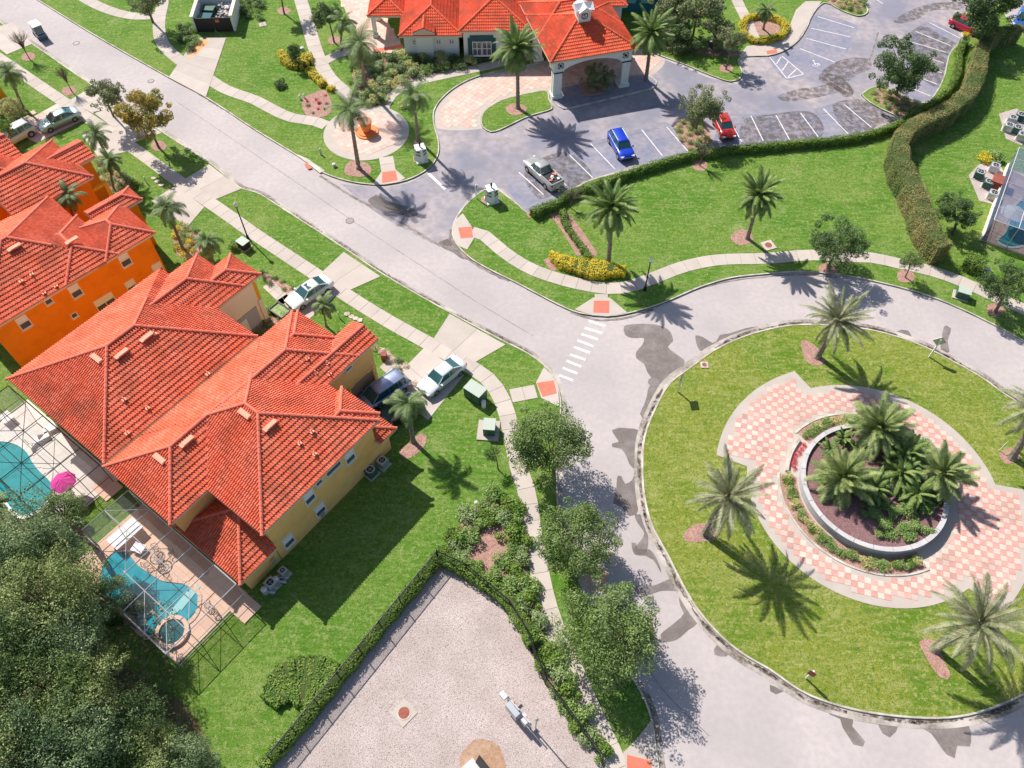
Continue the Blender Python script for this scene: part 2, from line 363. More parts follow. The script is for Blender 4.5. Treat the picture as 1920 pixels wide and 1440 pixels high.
# ------------------------------------------------------------------ the ground
base = MB(); base.sheet([(-400, -200), (400, -200), (400, 500), (-400, 500)], -.02)
base.build('ground', M['lawn'], kind='structure')
road = MB(); road.sheet([(-180, -70), (140, -70), (140, 240), (-180, 240)], 0.0)
ROAD = road.build('road', M['asphalt'], kind='structure')
KW = .17
kerb_root = empty('kerb', kind='structure')
def kerb_line(pts, side, closed=False, gutter=.42, step=2.6, seglimit=160):
    """pts: world outline of the land; side=+1 road on the right of travel"""
    fine = resample(pts+([pts[0]] if closed else []), step/3)
    nr = [n*side for n in normals(fine)]
    if closed: nr[0] = nr[-1] = ((nr[0]+nr[-1])/2).normalized()
    g = MB()
    for i in range(len(fine)-1):
        a, b = fine[i], fine[i+1]; na, nb = nr[i], nr[i+1]
        q = [a+na*(KW-.01), b+nb*(KW-.01), b+nb*(KW+gutter), a+na*(KW+gutter)]
        vs = [(q[0].x, q[0].y, .02), (q[1].x, q[1].y, .02), (q[2].x, q[2].y, .008), (q[3].x, q[3].y, .008)]
        g.add(vs, [(0, 1, 2, 3) if side < 0 else (3, 2, 1, 0)])
    if gutter > 0: g.build('gutter', M['gutter'], kerb_root)
    n = (len(fine)-1)//3
    for s in range(n):
        i0 = s*3; i1 = i0+3 if s < n-1 else len(fine)-1
        m = MB(); sec = []
        for i in range(i0, i1+1):
            a = fine[i]; na = nr[i]; t = (fine[min(i+1, len(fine)-1)]-fine[max(i-1, 0)]).normalized()
            sh = t*(.012 if i == i0 else (-.012 if i == i1 else 0))
            a = a+sh
            sec.append([(a.x, a.y, -.01), (a.x, a.y, LZ+.03), (a.x+na.x*.13, a.y+na.y*.13, LZ+.025), (a.x+na.x*KW, a.y+na.y*KW, .005)])
        vs = [v for q in sec for v in q]; fs = []
        for k in range(len(sec)-1):
            for j in range(3):
                f = (k*4+j, (k+1)*4+j, (k+1)*4+j+1, k*4+j+1); fs.append(f if side > 0 else f[::-1])
        fs += [(0, 1, 2, 3), tuple(len(vs)-1-q for q in (0, 1, 2, 3))]
        m.add(vs, fs); m.build('kerb_stone', M['kerb'], kerb_root)
def land(name, kerbs, rest, side, material=None, gutter=.42, step=2.6, closed=False):
    if closed:
        o = smooth([(p.x, p.y) for p in PP(kerbs)], .8, True); poly = o
    else:
        o = smooth([(p.x, p.y) for p in PP(kerbs)], .8); poly = o+[Vector((p.x, p.y)) for p in PP(rest)]
    m = MB(); m.prism([(p.x, p.y) for p in poly], -.05, LZ, bottom=False)
    m.build(name, material or M['lawn'], kind='structure')
    # only kerb what the camera or a small step could see
    vis = [p for p in o if -75 < p.x < 75 and -5 < p.y < 115]
    kerb_line(o if closed else vis, side, closed, gutter, step)
    return poly
# ------------------------------------------------------------------ land blocks, kerbs
landW = land('west_lawn', [(-300, -156), (-100, -24), (60, 84), (170, 160), (230, 198), (305, 250), (395, 309), (452, 355), (482, 363), (522, 388), (646, 468), (716, 515), (843, 588), (950, 645), (985, 662), (1015, 683), (1035, 705), (1046, 730), (1050, 755), (1048, 790), (1043, 850), (1042, 920), (1046, 965), (1060, 1030), (1090, 1105), (1130, 1180), (1177, 1260), (1203, 1305), (1220, 1350), (1226, 1400), (1232, 1440), (1245, 1520), (1280, 1650)],
             [('w', 9, -30), ('w', -160, -60), ('w', -170, 230), ('w', -150, 230)], -1)
landN = land('clubhouse_lawn', [(-40, -67), (67, -1), (175, 66), (317, 147), (387, 185), (480, 246), (555, 292), (605, 325), (655, 342), (690, 347), (720, 348), (767, 338), (805, 317), (822, 292), (823, 265), (815, 235), (815, 207), (835, 180), (867, 157), (905, 142), (960, 130), (1028, 116), (1110, 100), (1195, 90), (1235, 105), (1282, 122), (1330, 142), (1370, 155), (1387, 150), (1393, 140), (1384, 112), (1395, 107), (1440, 106), (1472, 96), (1497, 77), (1512, 55), (1525, 27), (1547, 6), (1575, 20), (1610, 32), (1628, 24), (1618, 5), (1580, -30), (1560, -80)],
             [('w', 60, 200), ('w', -130, 230)], -1)
landE = land('park_lawn', [(2080, 740), (1920, 642), (1865, 612), (1790, 576), (1727, 552), (1652, 532), (1575, 517), (1502, 511), (1440, 515), (1370, 523), (1310, 541), (1235, 573), (1175, 590), (1140, 595), (1110, 593), (1070, 584), (960, 528), (917, 507), (880, 485), (857, 462), (847, 440), (852, 415), (870, 388), (893, 366), (912, 354), (925, 351), (950, 368), (975, 387), (993, 402), (1045, 383), (1092, 345), (1180, 319), (1290, 290), (1350, 283), (1440, 274), (1560, 262), (1650, 242), (1690, 226), (1650, 205), (1625, 190), (1614, 179), (1628, 168), (1650, 162), (1690, 180), (1732, 195), (1755, 172), (1770, 140), (1775, 115), (1783, 95), (1803, 76), (1800, 56), (1786, 40), (1797, 30), (1830, 28), (1870, 0), (1900, -40)],
             [('w', 80, 190), ('w', 130, 60)], +1)
drive = MB(); drive.sheet([(p.x, p.y) for p in PP([(1883, 30), (1930, -20), (2100, 20), (2000, 75), (1905, 62)])], LZ+.02)
drive.build('side_driveway', M['asphalt'], kind='structure')
IC = Vector((29.25, 31.05))
isl = [(1257.5, 720), (1230, 767.5), (1210, 820), (1206, 875), (1210, 935), (1225, 990), (1250, 1035), (1272.5, 1080), (1305, 1137.5), (1350, 1190), (1395, 1227), (1440, 1252), (1502, 1295), (1550, 1315), (1615, 1332), (1690, 1342), (1765, 1345), (1830, 1335), (1917, 1300)]
isl = [P(*p).xy for p in isl]
a0 = math.atan2(isl[-1].y-IC.y, isl[-1].x-IC.x); top = [P(*p).xy for p in [(1915, 762), (1880, 740), (1840, 710), (1790, 682), (1727, 650), (1652, 625), (1590, 615), (1500, 611), (1440, 620), (1385, 637), (1335, 662), (1297, 690)]]
a1 = math.atan2(top[0].y-IC.y, top[0].x-IC.x); r0 = (isl[-1]-IC).length; r1 = (top[0]-IC).length
for k in range(1, 9):
    t = k/9; a = a0+(a1-a0)*t; isl.append(IC+Vector((math.cos(a), math.sin(a)))*(r0+(r1-r0)*t))
isl += top
islp = smooth(isl, .8, True)
mi = MB(); mi.prism([(p.x, p.y) for p in islp], -.05, LZ, bottom=False); mi.build('roundabout_lawn', M['lawn_island'], kind='structure')
kerb_line(islp, +1, True, .62, 2.4)
# small lawn island left of the portico, island under the portico
li = smooth([P(*p).xy for p in [(905, 240), (901, 226), (910, 207), (940, 189), (985, 177), (1026, 171), (1030, 187), (1036, 205), (1010, 214), (985, 222), (940, 244), (920, 249)]], .6, True)
m = MB(); m.prism([(p.x, p.y) for p in li], -.05, LZ, bottom=False); m.build('small_lawn_island', M['lawn'], kind='structure'); kerb_line(li, +1, True, .25, 2)
pi_ = [P(*p).xy for p in [(1038, 190), (1056, 206), (1140, 186), (1225, 166), (1231, 156), (1222, 146), (1205, 142), (1120, 152), (1042, 168)]]
m = MB(); m.prism([(p.x, p.y) for p in pi_], -.05, LZ, bottom=False); m.build('portico_island', M['lot2'], kind='structure'); kerb_line(resample(pi_+[pi_[0]], .8)[:-1], +1, True, 0, 2)

# parking lot surface (darker asphalt) 4 mm above the road
lot = smooth([P(*p).xy for p in [(640, 345), (700, 395), (760, 430), (820, 458), (850, 452), (846, 430), (858, 400), (892, 360), (925, 346), (998, 402), (1045, 380), (1092, 342), (1180, 316), (1290, 287), (1440, 271), (1560, 259), (1688, 224)]], 1.2)
lot += [P(*p).xy for p in [(1622, 190), (1612, 178), (1630, 165), (1734, 193), (1770, 140), (1783, 90), (1803, 74), (1786, 40), (1800, 28), (1880, -10), (1900, -60), (1590, -70), (1622, 5), (1630, 26), (1545, 2), (1525, 27), (1497, 77), (1440, 108), (1393, 112), (1385, 158), (1330, 146), (1246, 112), (1219, 143), (1052, 170), (1026, 172), (905, 241), (818, 240), (826, 268), (824, 296), (808, 320), (770, 342), (720, 352)]]
m = MB(); m.sheet([(p.x, p.y) for p in lot], .004); m.build('parking_lot', M['lot'], kind='structure')

# ------------------------------------------------------------------ slab paths
def slab_path(name, ctr, width, slab=1.5, z=LZ, parent_kind='structure', m=None, mj=None, gap=.016, smooth_it=True):
    root = empty(name, kind='structure')
    pts = smooth([P(*p).xy for p in ctr], .5) if smooth_it else [P(*p).xy for p in ctr]
    pts = resample(pts, slab); nr = normals(pts); w = width/2
    b = MB()
    for i in range(len(pts)-1):
        q = [pts[i]-nr[i]*(w-.01), pts[i+1]-nr[i+1]*(w-.01), pts[i+1]+nr[i+1]*(w-.01), pts[i]+nr[i]*(w-.01)]
        b.add([(v.x, v.y, z+.012) for v in q], [(3, 2, 1, 0)])
    b.build('slab_bed', M['joint'], root)
    for i in range(len(pts)-1):
        t = (pts[i+1]-pts[i]).normalized()*gap; h = .032+R.uniform(-.003, .004)
        q = [pts[i]-nr[i]*w+t, pts[i+1]-nr[i+1]*w-t, pts[i+1]+nr[i+1]*w-t, pts[i]+nr[i]*w+t]
        mm = MB(); mm.prism([(v.x, v.y) for v in q], z-.02, z+h, bottom=False); mm.build('slab', m or M['conc'], root)
    return root
def slabs_quad(name, quad, nu, nv, z=LZ, m=None, gap=.02, us=None, vs=None):
    """quad (photo points) p00 p10 p11 p01 divided into nu x nv concrete slabs"""
    root = empty(name, kind='structure'); q = [P(*p).xy for p in quad]
    def at(u, v): return (q[0]*(1-u)+q[1]*u)*(1-v)+(q[3]*(1-u)+q[2]*u)*v
    us = us or [i/nu for i in range(nu+1)]; vs = vs or [i/nv for i in range(nv+1)]
    b = MB(); b.sheet([(p.x, p.y) for p in q], z+.012); b.build('slab_bed', M['joint'], root)
    for i in range(len(us)-1):
        for j in range(len(vs)-1):
            c = [at(us[i], vs[j]), at(us[i+1], vs[j]), at(us[i+1], vs[j+1]), at(us[i], vs[j+1])]
            ce = sum(c, Vector((0, 0)))/4; c = [p+(ce-p).normalized()*gap for p in c]
            mm = MB(); mm.prism([(p.x, p.y) for p in c], z-.02, z+.036, bottom=False); mm.build('slab', m or M['conc'], root)
    return root
def mid(a, b): return ((a[0]+b[0])/2, (a[1]+b[1])/2)
# west sidewalk along the houses, then down beside the roundabout road
slab_path('west_sidewalk', [(-60, 72), (0, 111), (119, 192), (240, 272), (338, 343), (431, 407), (480, 442), (592, 516), (642, 550), (722, 600), (803, 645), (845, 668), (885, 691), (915, 712), (935, 738), (950, 775), (962, 830), (973, 880), (988, 925), (997, 990), (1010, 1065), (1024, 1130), (1048, 1200), (1076, 1260), (1104, 1325), (1148, 1417), (1165, 1460), (1190, 1530)], 1.5)
slab_path('east_sidewalk', [(884, 436), (908, 443), (930, 462), (955, 482), (1000, 508), (1060, 528), (1110, 539), (1145, 543), (1180, 539), (1225, 523), (1280, 502), (1345, 489), (1440, 486), (1515, 480), (1590, 483), (1635, 485), (1690, 497), (1750, 511), (1810, 533), (1860, 556), (1918, 581), (2000, 620)], 1.5)
slab_path('east_sidewalk_spur', [(1127, 553), (1127.5, 566)], 1.3, .8, smooth_it=False)
slab_path('corner_sidewalk_spur', [(958, 744), (1005, 735)], 1.45, 1.3, smooth_it=False)
slab_path('club_path', [(303, -12), (306, 5), (299, 40), (301, 72), (313, 93), (345, 120), (391, 149), (425, 170), (478, 189), (510, 206), (545, 222), (590, 229), (612, 237)], 1.6)
slab_path('club_path_branch', [(150, -8), (165, 2), (190, 15), (225, 27), (262, 33), (298, 30)], 1.6)
slab_path('club_path_west', [(560, -12), (570, 20), (580, 55), (592, 95), (604, 125), (622, 152), (645, 172), (663, 192)], 1.75)
slab_path('club_path_link', [(606, 118), (635, 103), (662, 97)], 1.5)
slab_path('club_path_east', [(717, 207), (735, 178), (775, 157), (842, 141), (895, 130), (940, 119), (1000, 106)], 1.5)
slab_path('plaza_spur', [(724, 296), (729, 323)], 1.6, 1.2, smooth_it=False)
slab_path('tennis_path', [(1372, -20), (1385, 10), (1400, 40), (1415, 75), (1440, 98)], 1.5)
slabs_quad('parking_walk', [(1468, 84), (1432, 100), (1395, 104), (1412, 78)], 2, 2) if False else None
m = MB(); m.prism([(p.x, p.y) for p in PP([(1384, 108), (1400, 88), (1440, 85), (1470, 70), (1482, 45), (1492, 20), (1510, 4), (1540, 4), (1522, 28), (1509, 56), (1494, 78), (1470, 97), (1440, 105)])], LZ-.02, LZ+.03, bottom=False); m.build('parking_pavement', M['conc'], kind='structure')
def pad(name, quad, mt, z, parent=None, h=.01):
    m = MB(); m.prism([(p.x, p.y) for p in PP(quad)], z-.05, z+h, bottom=False); return m.build(name, mt, parent, kind=None if parent else 'structure')
# kerb ramps: concrete flares with a red tactile pad
def ramp(flare, redq, label):
    r = empty('kerb_ramp', kind='structure')
    pad('flare', flare, M['conc'], LZ+.035, r); pad('tactile_pad', redq, M['redpad'], LZ+.05, r)
ramp([(1112, 560), (1143, 560), (1176, 588), (1140, 595), (1110, 593), (1077, 582)], [(1113, 566), (1142, 566), (1142, 589), (1112, 588)], '')
ramp([(884, 426), (890, 447), (876, 470), (858, 462), (848, 440), (853, 415), (868, 402)], [(859, 429), (884, 427), (887, 447), (864, 449)], '')
ramp([(1005, 719), (1015, 748), (1049, 765), (1046, 730), (1036, 707), (1020, 690)], [(1006, 720), (1038, 715), (1044, 739), (1017, 746)], '')
ramp([(717, 322), (742, 320), (760, 336), (745, 344), (720, 348), (700, 346)], [(717, 325), (742, 322), (746, 340), (717, 345)], '')
ramp([(1168, 1412), (1192, 1388), (1222, 1350), (1226, 1400), (1232, 1440), (1238, 1475), (1175, 1460)], [(1175, 1416), (1220, 1427), (1222, 1452), (1175, 1445)], '')
pad('kerb_ramp_pad', [(1436, 98), (1455, 94), (1457, 100), (1438, 104)], M['redpad'], LZ+.04)
pad('kerb_inlet_pad', [(571, 310), (578, 308), (586, 317), (578, 319)], M['redpad'], LZ+.03)
pad('kerb_inlet_pad', [(1150, 640)] and [(556, 291), (575, 298), (610, 322), (600, 326)], M['kerb'], LZ+.025)

# driveways on the house side
slabs_quad('driveway_apron_yellow_house', [(812, 638), (843, 590), (948, 648), (891, 681)], 1, 2)
slabs_quad('driveway_yellow_house', [(797, 652), (870, 705), (803, 790), (728, 722)], 2, 2)
slabs_quad('driveway_apron_middle_house', [(604, 512), (645, 474), (714, 520), (656, 546)], 1, 2)
slabs_quad('driveway_middle_house', [(582, 524), (632, 555), (575, 605), (520, 565)], 2, 2)
slabs_quad('driveway_apron_orange_house', [(347, 338), (393, 310), (453, 356), (404, 376)], 1, 2)
slabs_quad('driveway_orange_house', [(330, 350), (384, 390), (352, 428), (285, 378)], 1, 2)
slabs_quad('driveway_apron_far_house', [(175, 212), (231, 202), (304, 251), (250, 270)], 1, 2)
slabs_quad('driveway_far_house', [(155, 256), (192, 240), (250, 285), (185, 296)], 2, 1)
slabs_quad('driveway_apron_upper_house', [(131, 190), (171, 166), (229, 198), (175, 215)], 1, 2)
slabs_quad('driveway_upper_house', [(108, 196), (160, 226), (70, 270), (20, 245)], 2, 3, m=M['pcream'])
slabs_quad('driveway_apron_last_house', [(-40, 62), (25, 44), (62, 84), (14, 104)], 2, 1)
slabs_quad('entry_walk_middle_house', [(493, 540), (512, 527), (545, 560), (530, 575)], 2, 3)
slabs_quad('entry_walk_yellow_house', [(712, 690), (735, 668), (757, 690), (735, 712)], 2, 2)
slabs_quad('dumpster_driveway', [(317, 147), (387, 184), (425, 73), (368, 73)], 1, 5, z=LZ+.02, m=M['conc'])
rs = MB()
for q in ([(368, 76), (394, 76), (390, 86), (378, 96), (366, 106), (352, 116), (354, 106), (362, 90)],):
    rs.sheet([(p.x, p.y) for p in PP(q)], LZ+.062)
rs.build('rust_stain', mat('rust_water_stain', (.72, .30, .10), .8, var=(.68, .42, .27), vs=.9, vamt=.9), kind='structure')
# plaza by the road with paver disc
pc = Vector((-17.05, 77.9)); m = MB(); m.disc(pc, 5.0, LZ-.02, LZ+.03, 64); m.build('round_plaza', M['conc'], kind='structure')
def paver_field(name, test, u0, u1, v0, v1, s, ang, org, z, nmax=300, gap=.02, h=.012, near=None, pattern=None, under=None):
    """square pavers: the ones showing largest are objects, the rest one joined part"""
    root = empty(name, kind='structure'); cs, sn = math.cos(ang), math.sin(ang); cells = []
    for i in range(int(u0/s), int(u1/s)):
        for j in range(int(v0/s), int(v1/s)):
            u, v = (i+.5)*s, (j+.5)*s; p = org+Vector((u*cs-v*sn, u*sn+v*cs))
            if test(p): cells.append((p, i, j))
    cam2 = Vector((0, 0)); cells.sort(key=lambda c: (c[0]-cam2).length)
    meshes = {}
    q = s/2-gap/2
    for k in (0, 1, 2):
        b = MB(); b.box((0, 0, 0), (2*q, 2*q, h*2)); meshes[k] = b.mesh('paver', (M['pred'] if k == 1 else M['pdust']) if k else M['pcream'])
    rest = MB(); n = 0
    for p, i, j in cells:
        k = pattern(i, j, p) if pattern else (i+j) % 2
        if n < nmax: inst('paver', meshes[k], root, (p.x, p.y, z+R.uniform(0, .004)), (0, 0, ang)); n += 1
        else: rest.box((p.x, p.y, z+R.uniform(0, .004)), (2*q, 2*q, h*2), ang, k)
    if rest.f: rest.build('paver_field', [M['pcream'], M['pred'], M['pdust']], root, kind='stuff')
    return root
paver_field('round_plaza_paving', lambda p: (p-pc).length < 3.75, -4, 4, -4, 4, .62, .6, pc, LZ+.035, 160, pattern=lambda i, j, p: (R.random() < .4)*2)
# paved club drive
dpoly = smooth([P(*p).xy for p in [(905, 241), (818, 240), (817, 207), (836, 181), (868, 158), (905, 143), (960, 131), (1028, 118), (1110, 102), (1195, 92), (1246, 112), (1219, 142), (1150, 148), (1042, 166), (1026, 171), (985, 176), (940, 187), (908, 207), (900, 226)]], .8, True)
m = MB(); m.sheet([(p.x, p.y) for p in dpoly], .006); m.build('club_drive', M['conc'], kind='structure')
dc = sum(dpoly, Vector((0, 0)))/len(dpoly)
def indrive(p):
    return inside(p, dpoly) and all(inside(p+Vector((.7*math.cos(a), .7*math.sin(a))), dpoly) for a in (0, 1.57, 3.14, 4.71))
paver_field('club_drive_paving', indrive, -22, 22, -14, 14, .62, .95, dc, .012, 300, pattern=lambda i, j, p: 2 if (i % 3 == 0 and j % 2 == 0) or R.random() < .3 else 0)
np_ = [P(*p).xy for p in [(622, -30), (705, -30), (712, 18), (757, 92), (699, 107), (668, 60)]]
m = MB(); m.prism([(p.x, p.y) for p in np_], LZ-.03, LZ+.02, bottom=False); m.build('club_side_pavement', M['conc'], kind='structure')
paver_field('club_side_paving', lambda p: inside(p, np_), -9, 9, -14, 16, .62, .15, sum(np_, Vector((0, 0)))/6, LZ+.025, 200, pattern=lambda i, j, p: 2 if (i+j) % 4 == 0 else 0)
pad('red_paving_band', [(699, 95), (755, 85), (757, 91), (702, 102)], M['redpad'], LZ+.04)
# roundabout plaza
PC = Vector((29.95, 31.15)); PR = 5.9
def rim(a):   # outer radius of the plaza by bearing (degrees)
    a = a % 360
    if 107 < a < 166: return 12.8
    if a > 303 or a < 2: return 12.8
    return 10.65 if (a < 107) else 10.15
rp = []
for k in range(0, 3600, 25):
    a = k/10; r_ = rim(a); rp.append(PC+Vector((math.cos(D2R(a)), math.sin(D2R(a))))*r_)
m = MB(); m.prism([(p.x, p.y) for p in rp], LZ-.03, LZ+.03, bottom=False); m.build('roundabout_plaza', M['conc'], kind='structure')
def bedr(a):  # planting bed radius outside the planter wall
    a = a % 360
    if 84 < a < 133 or 5 < a < 60 or 168 < a < 292: return 7.45
    if 133 <= a <= 168: return 6.9
    return 6.5
def inplaza(p):
    d = p-PC; a = math.degrees(math.atan2(d.y, d.x)); r_ = d.length
    if not (bedr(a)+.45 < r_ < rim(a)-.75): return False
    for da in (-3.2, 3.2):
        if r_ > rim(a+da)-.6: return False
    return True
paver_field('roundabout_paving', inplaza, -13, 13, -13, 13, .5, D2R(-14), PC, LZ+.035, 300)
bed = MB()
for s0, s1 in ((84, 133), (5, 60), (168, 292)):
    pts = [PC+Vector((math.cos(D2R(a)), math.sin(D2R(a))))*7.45 for a in range(s0, s1+1, 3)]+[PC+Vector((math.cos(D2R(a)), math.sin(D2R(a))))*6.0 for a in range(s1, s0-1, -3)]
    bed.prism([(p.x, p.y) for p in pts], LZ, LZ+.045, bottom=False)
bed.build('planter_bed', M['mulch'], kind='structure')
cur = MB()
for s0, s1 in ((84, 133), (5, 60), (168, 292)): cur.ring(PC, 7.45, 7.62, LZ, LZ+.10, D2R(s0), D2R(s1), 40)
cur.ring(PC, 6.75, 7.0, LZ, LZ+.3, D2R(136), D2R(166), 14); cur.build('bed_edging', M['kerb'], kind='structure')
M['coping'] = mat('coping_render', (.55, .52, .53), .8, var=(.42, .39, .39), vs=1.2, vamt=.7)
wl = empty('round_planter', (PC.x, PC.y, 0), label='round raised planter with pale rendered wall in the middle of the roundabout', cat='planter')
m = MB(); m.ring((0, 0), PR-.32, PR, LZ, 1.0, n=72); m.build('wall', mat('planter_render', (.48, .47, .48), .8, var=(.38, .38, .40), vs=1, vamt=.5), wl, smooth=False)
for k in range(24):
    a = 2*math.pi*k/24; m = MB(); m.ring((0, 0), PR-.36, PR+.03, 1.0, 1.07, a+.003, a+2*math.pi/24-.003, 3); m.build('coping_stone', M['coping'], wl)
m = MB(); m.disc((0, 0), PR-.3, .5, .78, 64); m.build('soil', M['mulchdark'], wl)

# ------------------------------------------------------------------ road markings, stains, covers
def mark(q, mt=None, z=.012, parent=None, name='painted_bar'):
    m = MB(); m.prism([(p.x, p.y) for p in PP(q)], z-.006, z, bottom=False); return m.build(name, mt or M['white'], parent or ROAD)
for a, b in (((1105, 601), (1136, 611)), ((1097.5, 614), (1130, 624)), ((1091, 625.5), (1122.5, 636)), ((1084, 637.5), (1114, 649)), ((1077, 650), (1107.5, 661)), ((1070, 664), (1099, 674)), ((1063, 675.5), (1091, 687)), ((1056, 689), (1084, 700)), ((1049, 702.5), (1076, 713))):
    mark([(a[0], a[1]-1.2), (b[0], b[1]-1.4), (b[0]-2, b[1]+2.8), (a[0]-2, a[1]+2.8)])
def line(a, b, wd=.12, z=.012):
    A, B = P(*a).xy, P(*b).xy; t = (B-A).normalized(); n = Vector((t.y, -t.x))*wd/2
    m = MB(); m.prism([tuple(A-n), tuple(B-n), tuple(B+n), tuple(A+n)], z-.006, z, bottom=False); return m.build('painted_line', M['white'], LOT)
LOT = [o for o in bpy.data.objects if o.name == 'parking_lot'][0]
for a, b in (((973, 323), (1019, 365)), ((1062, 285), (1111, 333)), ((1107, 269), (1153, 317)), ((1203, 243), (1242, 292)), ((1365, 222), (1391, 266)), ((1408, 217), (1431, 264)), ((1455, 216), (1481, 263)), ((1501, 212), (1536, 259)), ((1544, 204), (1590, 251)), ((1583, 196), (1634, 239)),
             ((1742, 42), (1803, 73)), ((1717, 59), (1783, 86)), ((1703, 77), (1774, 98)), ((1720, 103), (1770, 118)), ((1733, 125), (1766, 137)), ((1715, 142), (1757, 158)), ((1697, 160), (1744, 180)),
             ((1533, 31), (1601, 52)), ((1521, 53), (1594, 69)), ((1512, 72), (1586, 92)), ((1500, 91), (1566, 117)), ((1443, 107), (1475, 147)), ((1466, 105), (1507, 139)), ((1475, 147), (1507, 139)), ((1456, 120), (1464, 107)), ((1466, 133), (1478, 116)), ((1477, 145), (1493, 130)),
             ((1645, 0), (1655, 7)), ((1250, 238), (1290, 284)), ((1018, 305), (1062, 348))):
    line(a, b)
# wheelchair symbol
for x, y in ((1529, 122),):
    c = P(x, y).xy; m = MB(); m.ring(c, .28, .36, .006, .012, D2R(150), D2R(400), 16); m.prism([(c.x-.05, c.y), (c.x+.08, c.y), (c.x+.02, c.y+.75), (c.x-.1, c.y+.75)], .006, .0115); m.disc((c.x-.05, c.y+.95), .13, .006, .012, 12); m.prism([(c.x, c.y+.3), (c.x+.4, c.y+.25), (c.x+.55, c.y-.1), (c.x+.65, c.y-.05), (c.x+.48, c.y+.36), (c.x, c.y+.42)], .005, .011); m.build('wheelchair_symbol', M['white'], LOT)
line((803, 325), (835, 355), .35)
def stain(pts, z, mt=None, st=.35):
    m = MB(); m.sheet([(p.x, p.y) for p in smooth([P(*p).xy for p in pts], st, True)], z); m.build('stain', mt or M['stain'], ROAD, kind='stuff')
zz = .0085
stain([(1170, 612), (1185, 608), (1225, 608), (1253, 618), (1262, 640), (1252, 650), (1268, 664), (1284, 678), (1262, 705), (1245, 722), (1230, 716), (1215, 700), (1207, 682), (1193, 672), (1193, 660), (1205, 645), (1207, 634), (1185, 634), (1172, 628)], zz)
stain([(1304, 629), (1318, 632), (1336, 643), (1343, 640), (1350, 628), (1368, 625), (1400, 615), (1432, 612), (1436, 618), (1395, 629), (1360, 648), (1330, 660), (1312, 657)], zz)
stain([(1262, 706), (1284, 690), (1300, 672), (1316, 661), (1322, 664), (1300, 686), (1278, 708), (1262, 720)], zz+.0015)
stain([(1217, 725), (1236, 722), (1238, 735), (1228, 752), (1218, 778), (1205, 786), (1200, 776), (1207, 760), (1213, 742)], zz)
stain([(1147, 806), (1160, 802), (1178, 803), (1198, 807), (1194, 832), (1194, 880), (1192, 882), (1180, 870), (1174, 855), (1165, 842), (1148, 838), (1147, 832), (1160, 828), (1155, 820)], zz)
stain([(1158, 892), (1165, 892), (1172, 907), (1185, 900), (1190, 888), (1197, 900), (1200, 930), (1193, 965), (1180, 968), (1165, 950), (1150, 945), (1155, 920)], zz)
stain([(1190, 965), (1208, 968), (1215, 1000), (1212, 1035), (1195, 1040), (1188, 1030), (1200, 1015), (1208, 1000), (1195, 980)], zz+.0015)
stain([(1184, 1017), (1192, 1018), (1196, 1030), (1218, 1030), (1235, 1055), (1240, 1075), (1225, 1050), (1210, 1042), (1190, 1040)], zz)
stain([(1196, 1097), (1225, 1098), (1245, 1090), (1262, 1085), (1275, 1103), (1275, 1108), (1240, 1108), (1215, 1116), (1190, 1112)], zz)
stain([(1274, 1117), (1290, 1125), (1305, 1140), (1308, 1168), (1290, 1182), (1268, 1200), (1240, 1203), (1238, 1190), (1262, 1170), (1282, 1150), (1275, 1135)], zz)
stain([(1325, 1170), (1345, 1190), (1370, 1222), (1362, 1231), (1340, 1228), (1338, 1218), (1345, 1208), (1330, 1190)], zz)
stain([(1443, 1284), (1462, 1292), (1470, 1296), (1455, 1302), (1444, 1296)], zz)
stain([(1552, 1330), (1575, 1337), (1600, 1343), (1598, 1362), (1612, 1378), (1622, 1390), (1618, 1400), (1600, 1396), (1590, 1380), (1580, 1365), (1575, 1348), (1556, 1340)], zz)
stain([(1645, 1352), (1665, 1357), (1685, 1358), (1680, 1372), (1668, 1383), (1655, 1375)], zz)
stain([(1725, 1362), (1760, 1360), (1815, 1358), (1820, 1370), (1818, 1400), (1795, 1398), (1790, 1422), (1775, 1415), (1760, 1395), (1745, 1375)], zz)
stain([(1674, 627), (1690, 618), (1703, 620), (1710, 636), (1700, 640), (1680, 634)], zz)
stain([(1770, 612), (1775, 610), (1783, 616), (1777, 640), (1780, 660), (1770, 664), (1763, 650), (1766, 630)], zz)
G_ = M['grime']
stain([(1458, 182), (1490, 168), (1530, 163), (1568, 155), (1580, 168), (1545, 180), (1500, 188), (1470, 190)], .0085, G_)
stain([(1535, 145), (1560, 120), (1600, 108), (1630, 112), (1632, 128), (1605, 142), (1590, 155), (1602, 172), (1585, 182), (1558, 160)], .0085, G_)
stain([(1535, 150), (1555, 138), (1585, 150), (1600, 175), (1590, 182), (1565, 165)], .010, G_)
stain([(1675, 40), (1715, 16), (1760, 5), (1810, 5), (1800, 18), (1750, 20), (1720, 36), (1690, 44)], .0085, G_)
stain([(1562, 195), (1600, 186), (1640, 194), (1695, 224), (1640, 240), (1588, 250), (1565, 215)], .0085, G_)
stain([(1728, 48), (1765, 66), (1800, 90), (1778, 135), (1762, 165), (1720, 140), (1697, 80)], .0085, G_)
stain([(1395, 225), (1440, 215), (1520, 210), (1545, 240), (1530, 262), (1440, 272), (1392, 272)], .0085, G_)
stain([(985, 320), (1060, 285), (1110, 330), (1050, 360), (1010, 372)], .0085, G_)
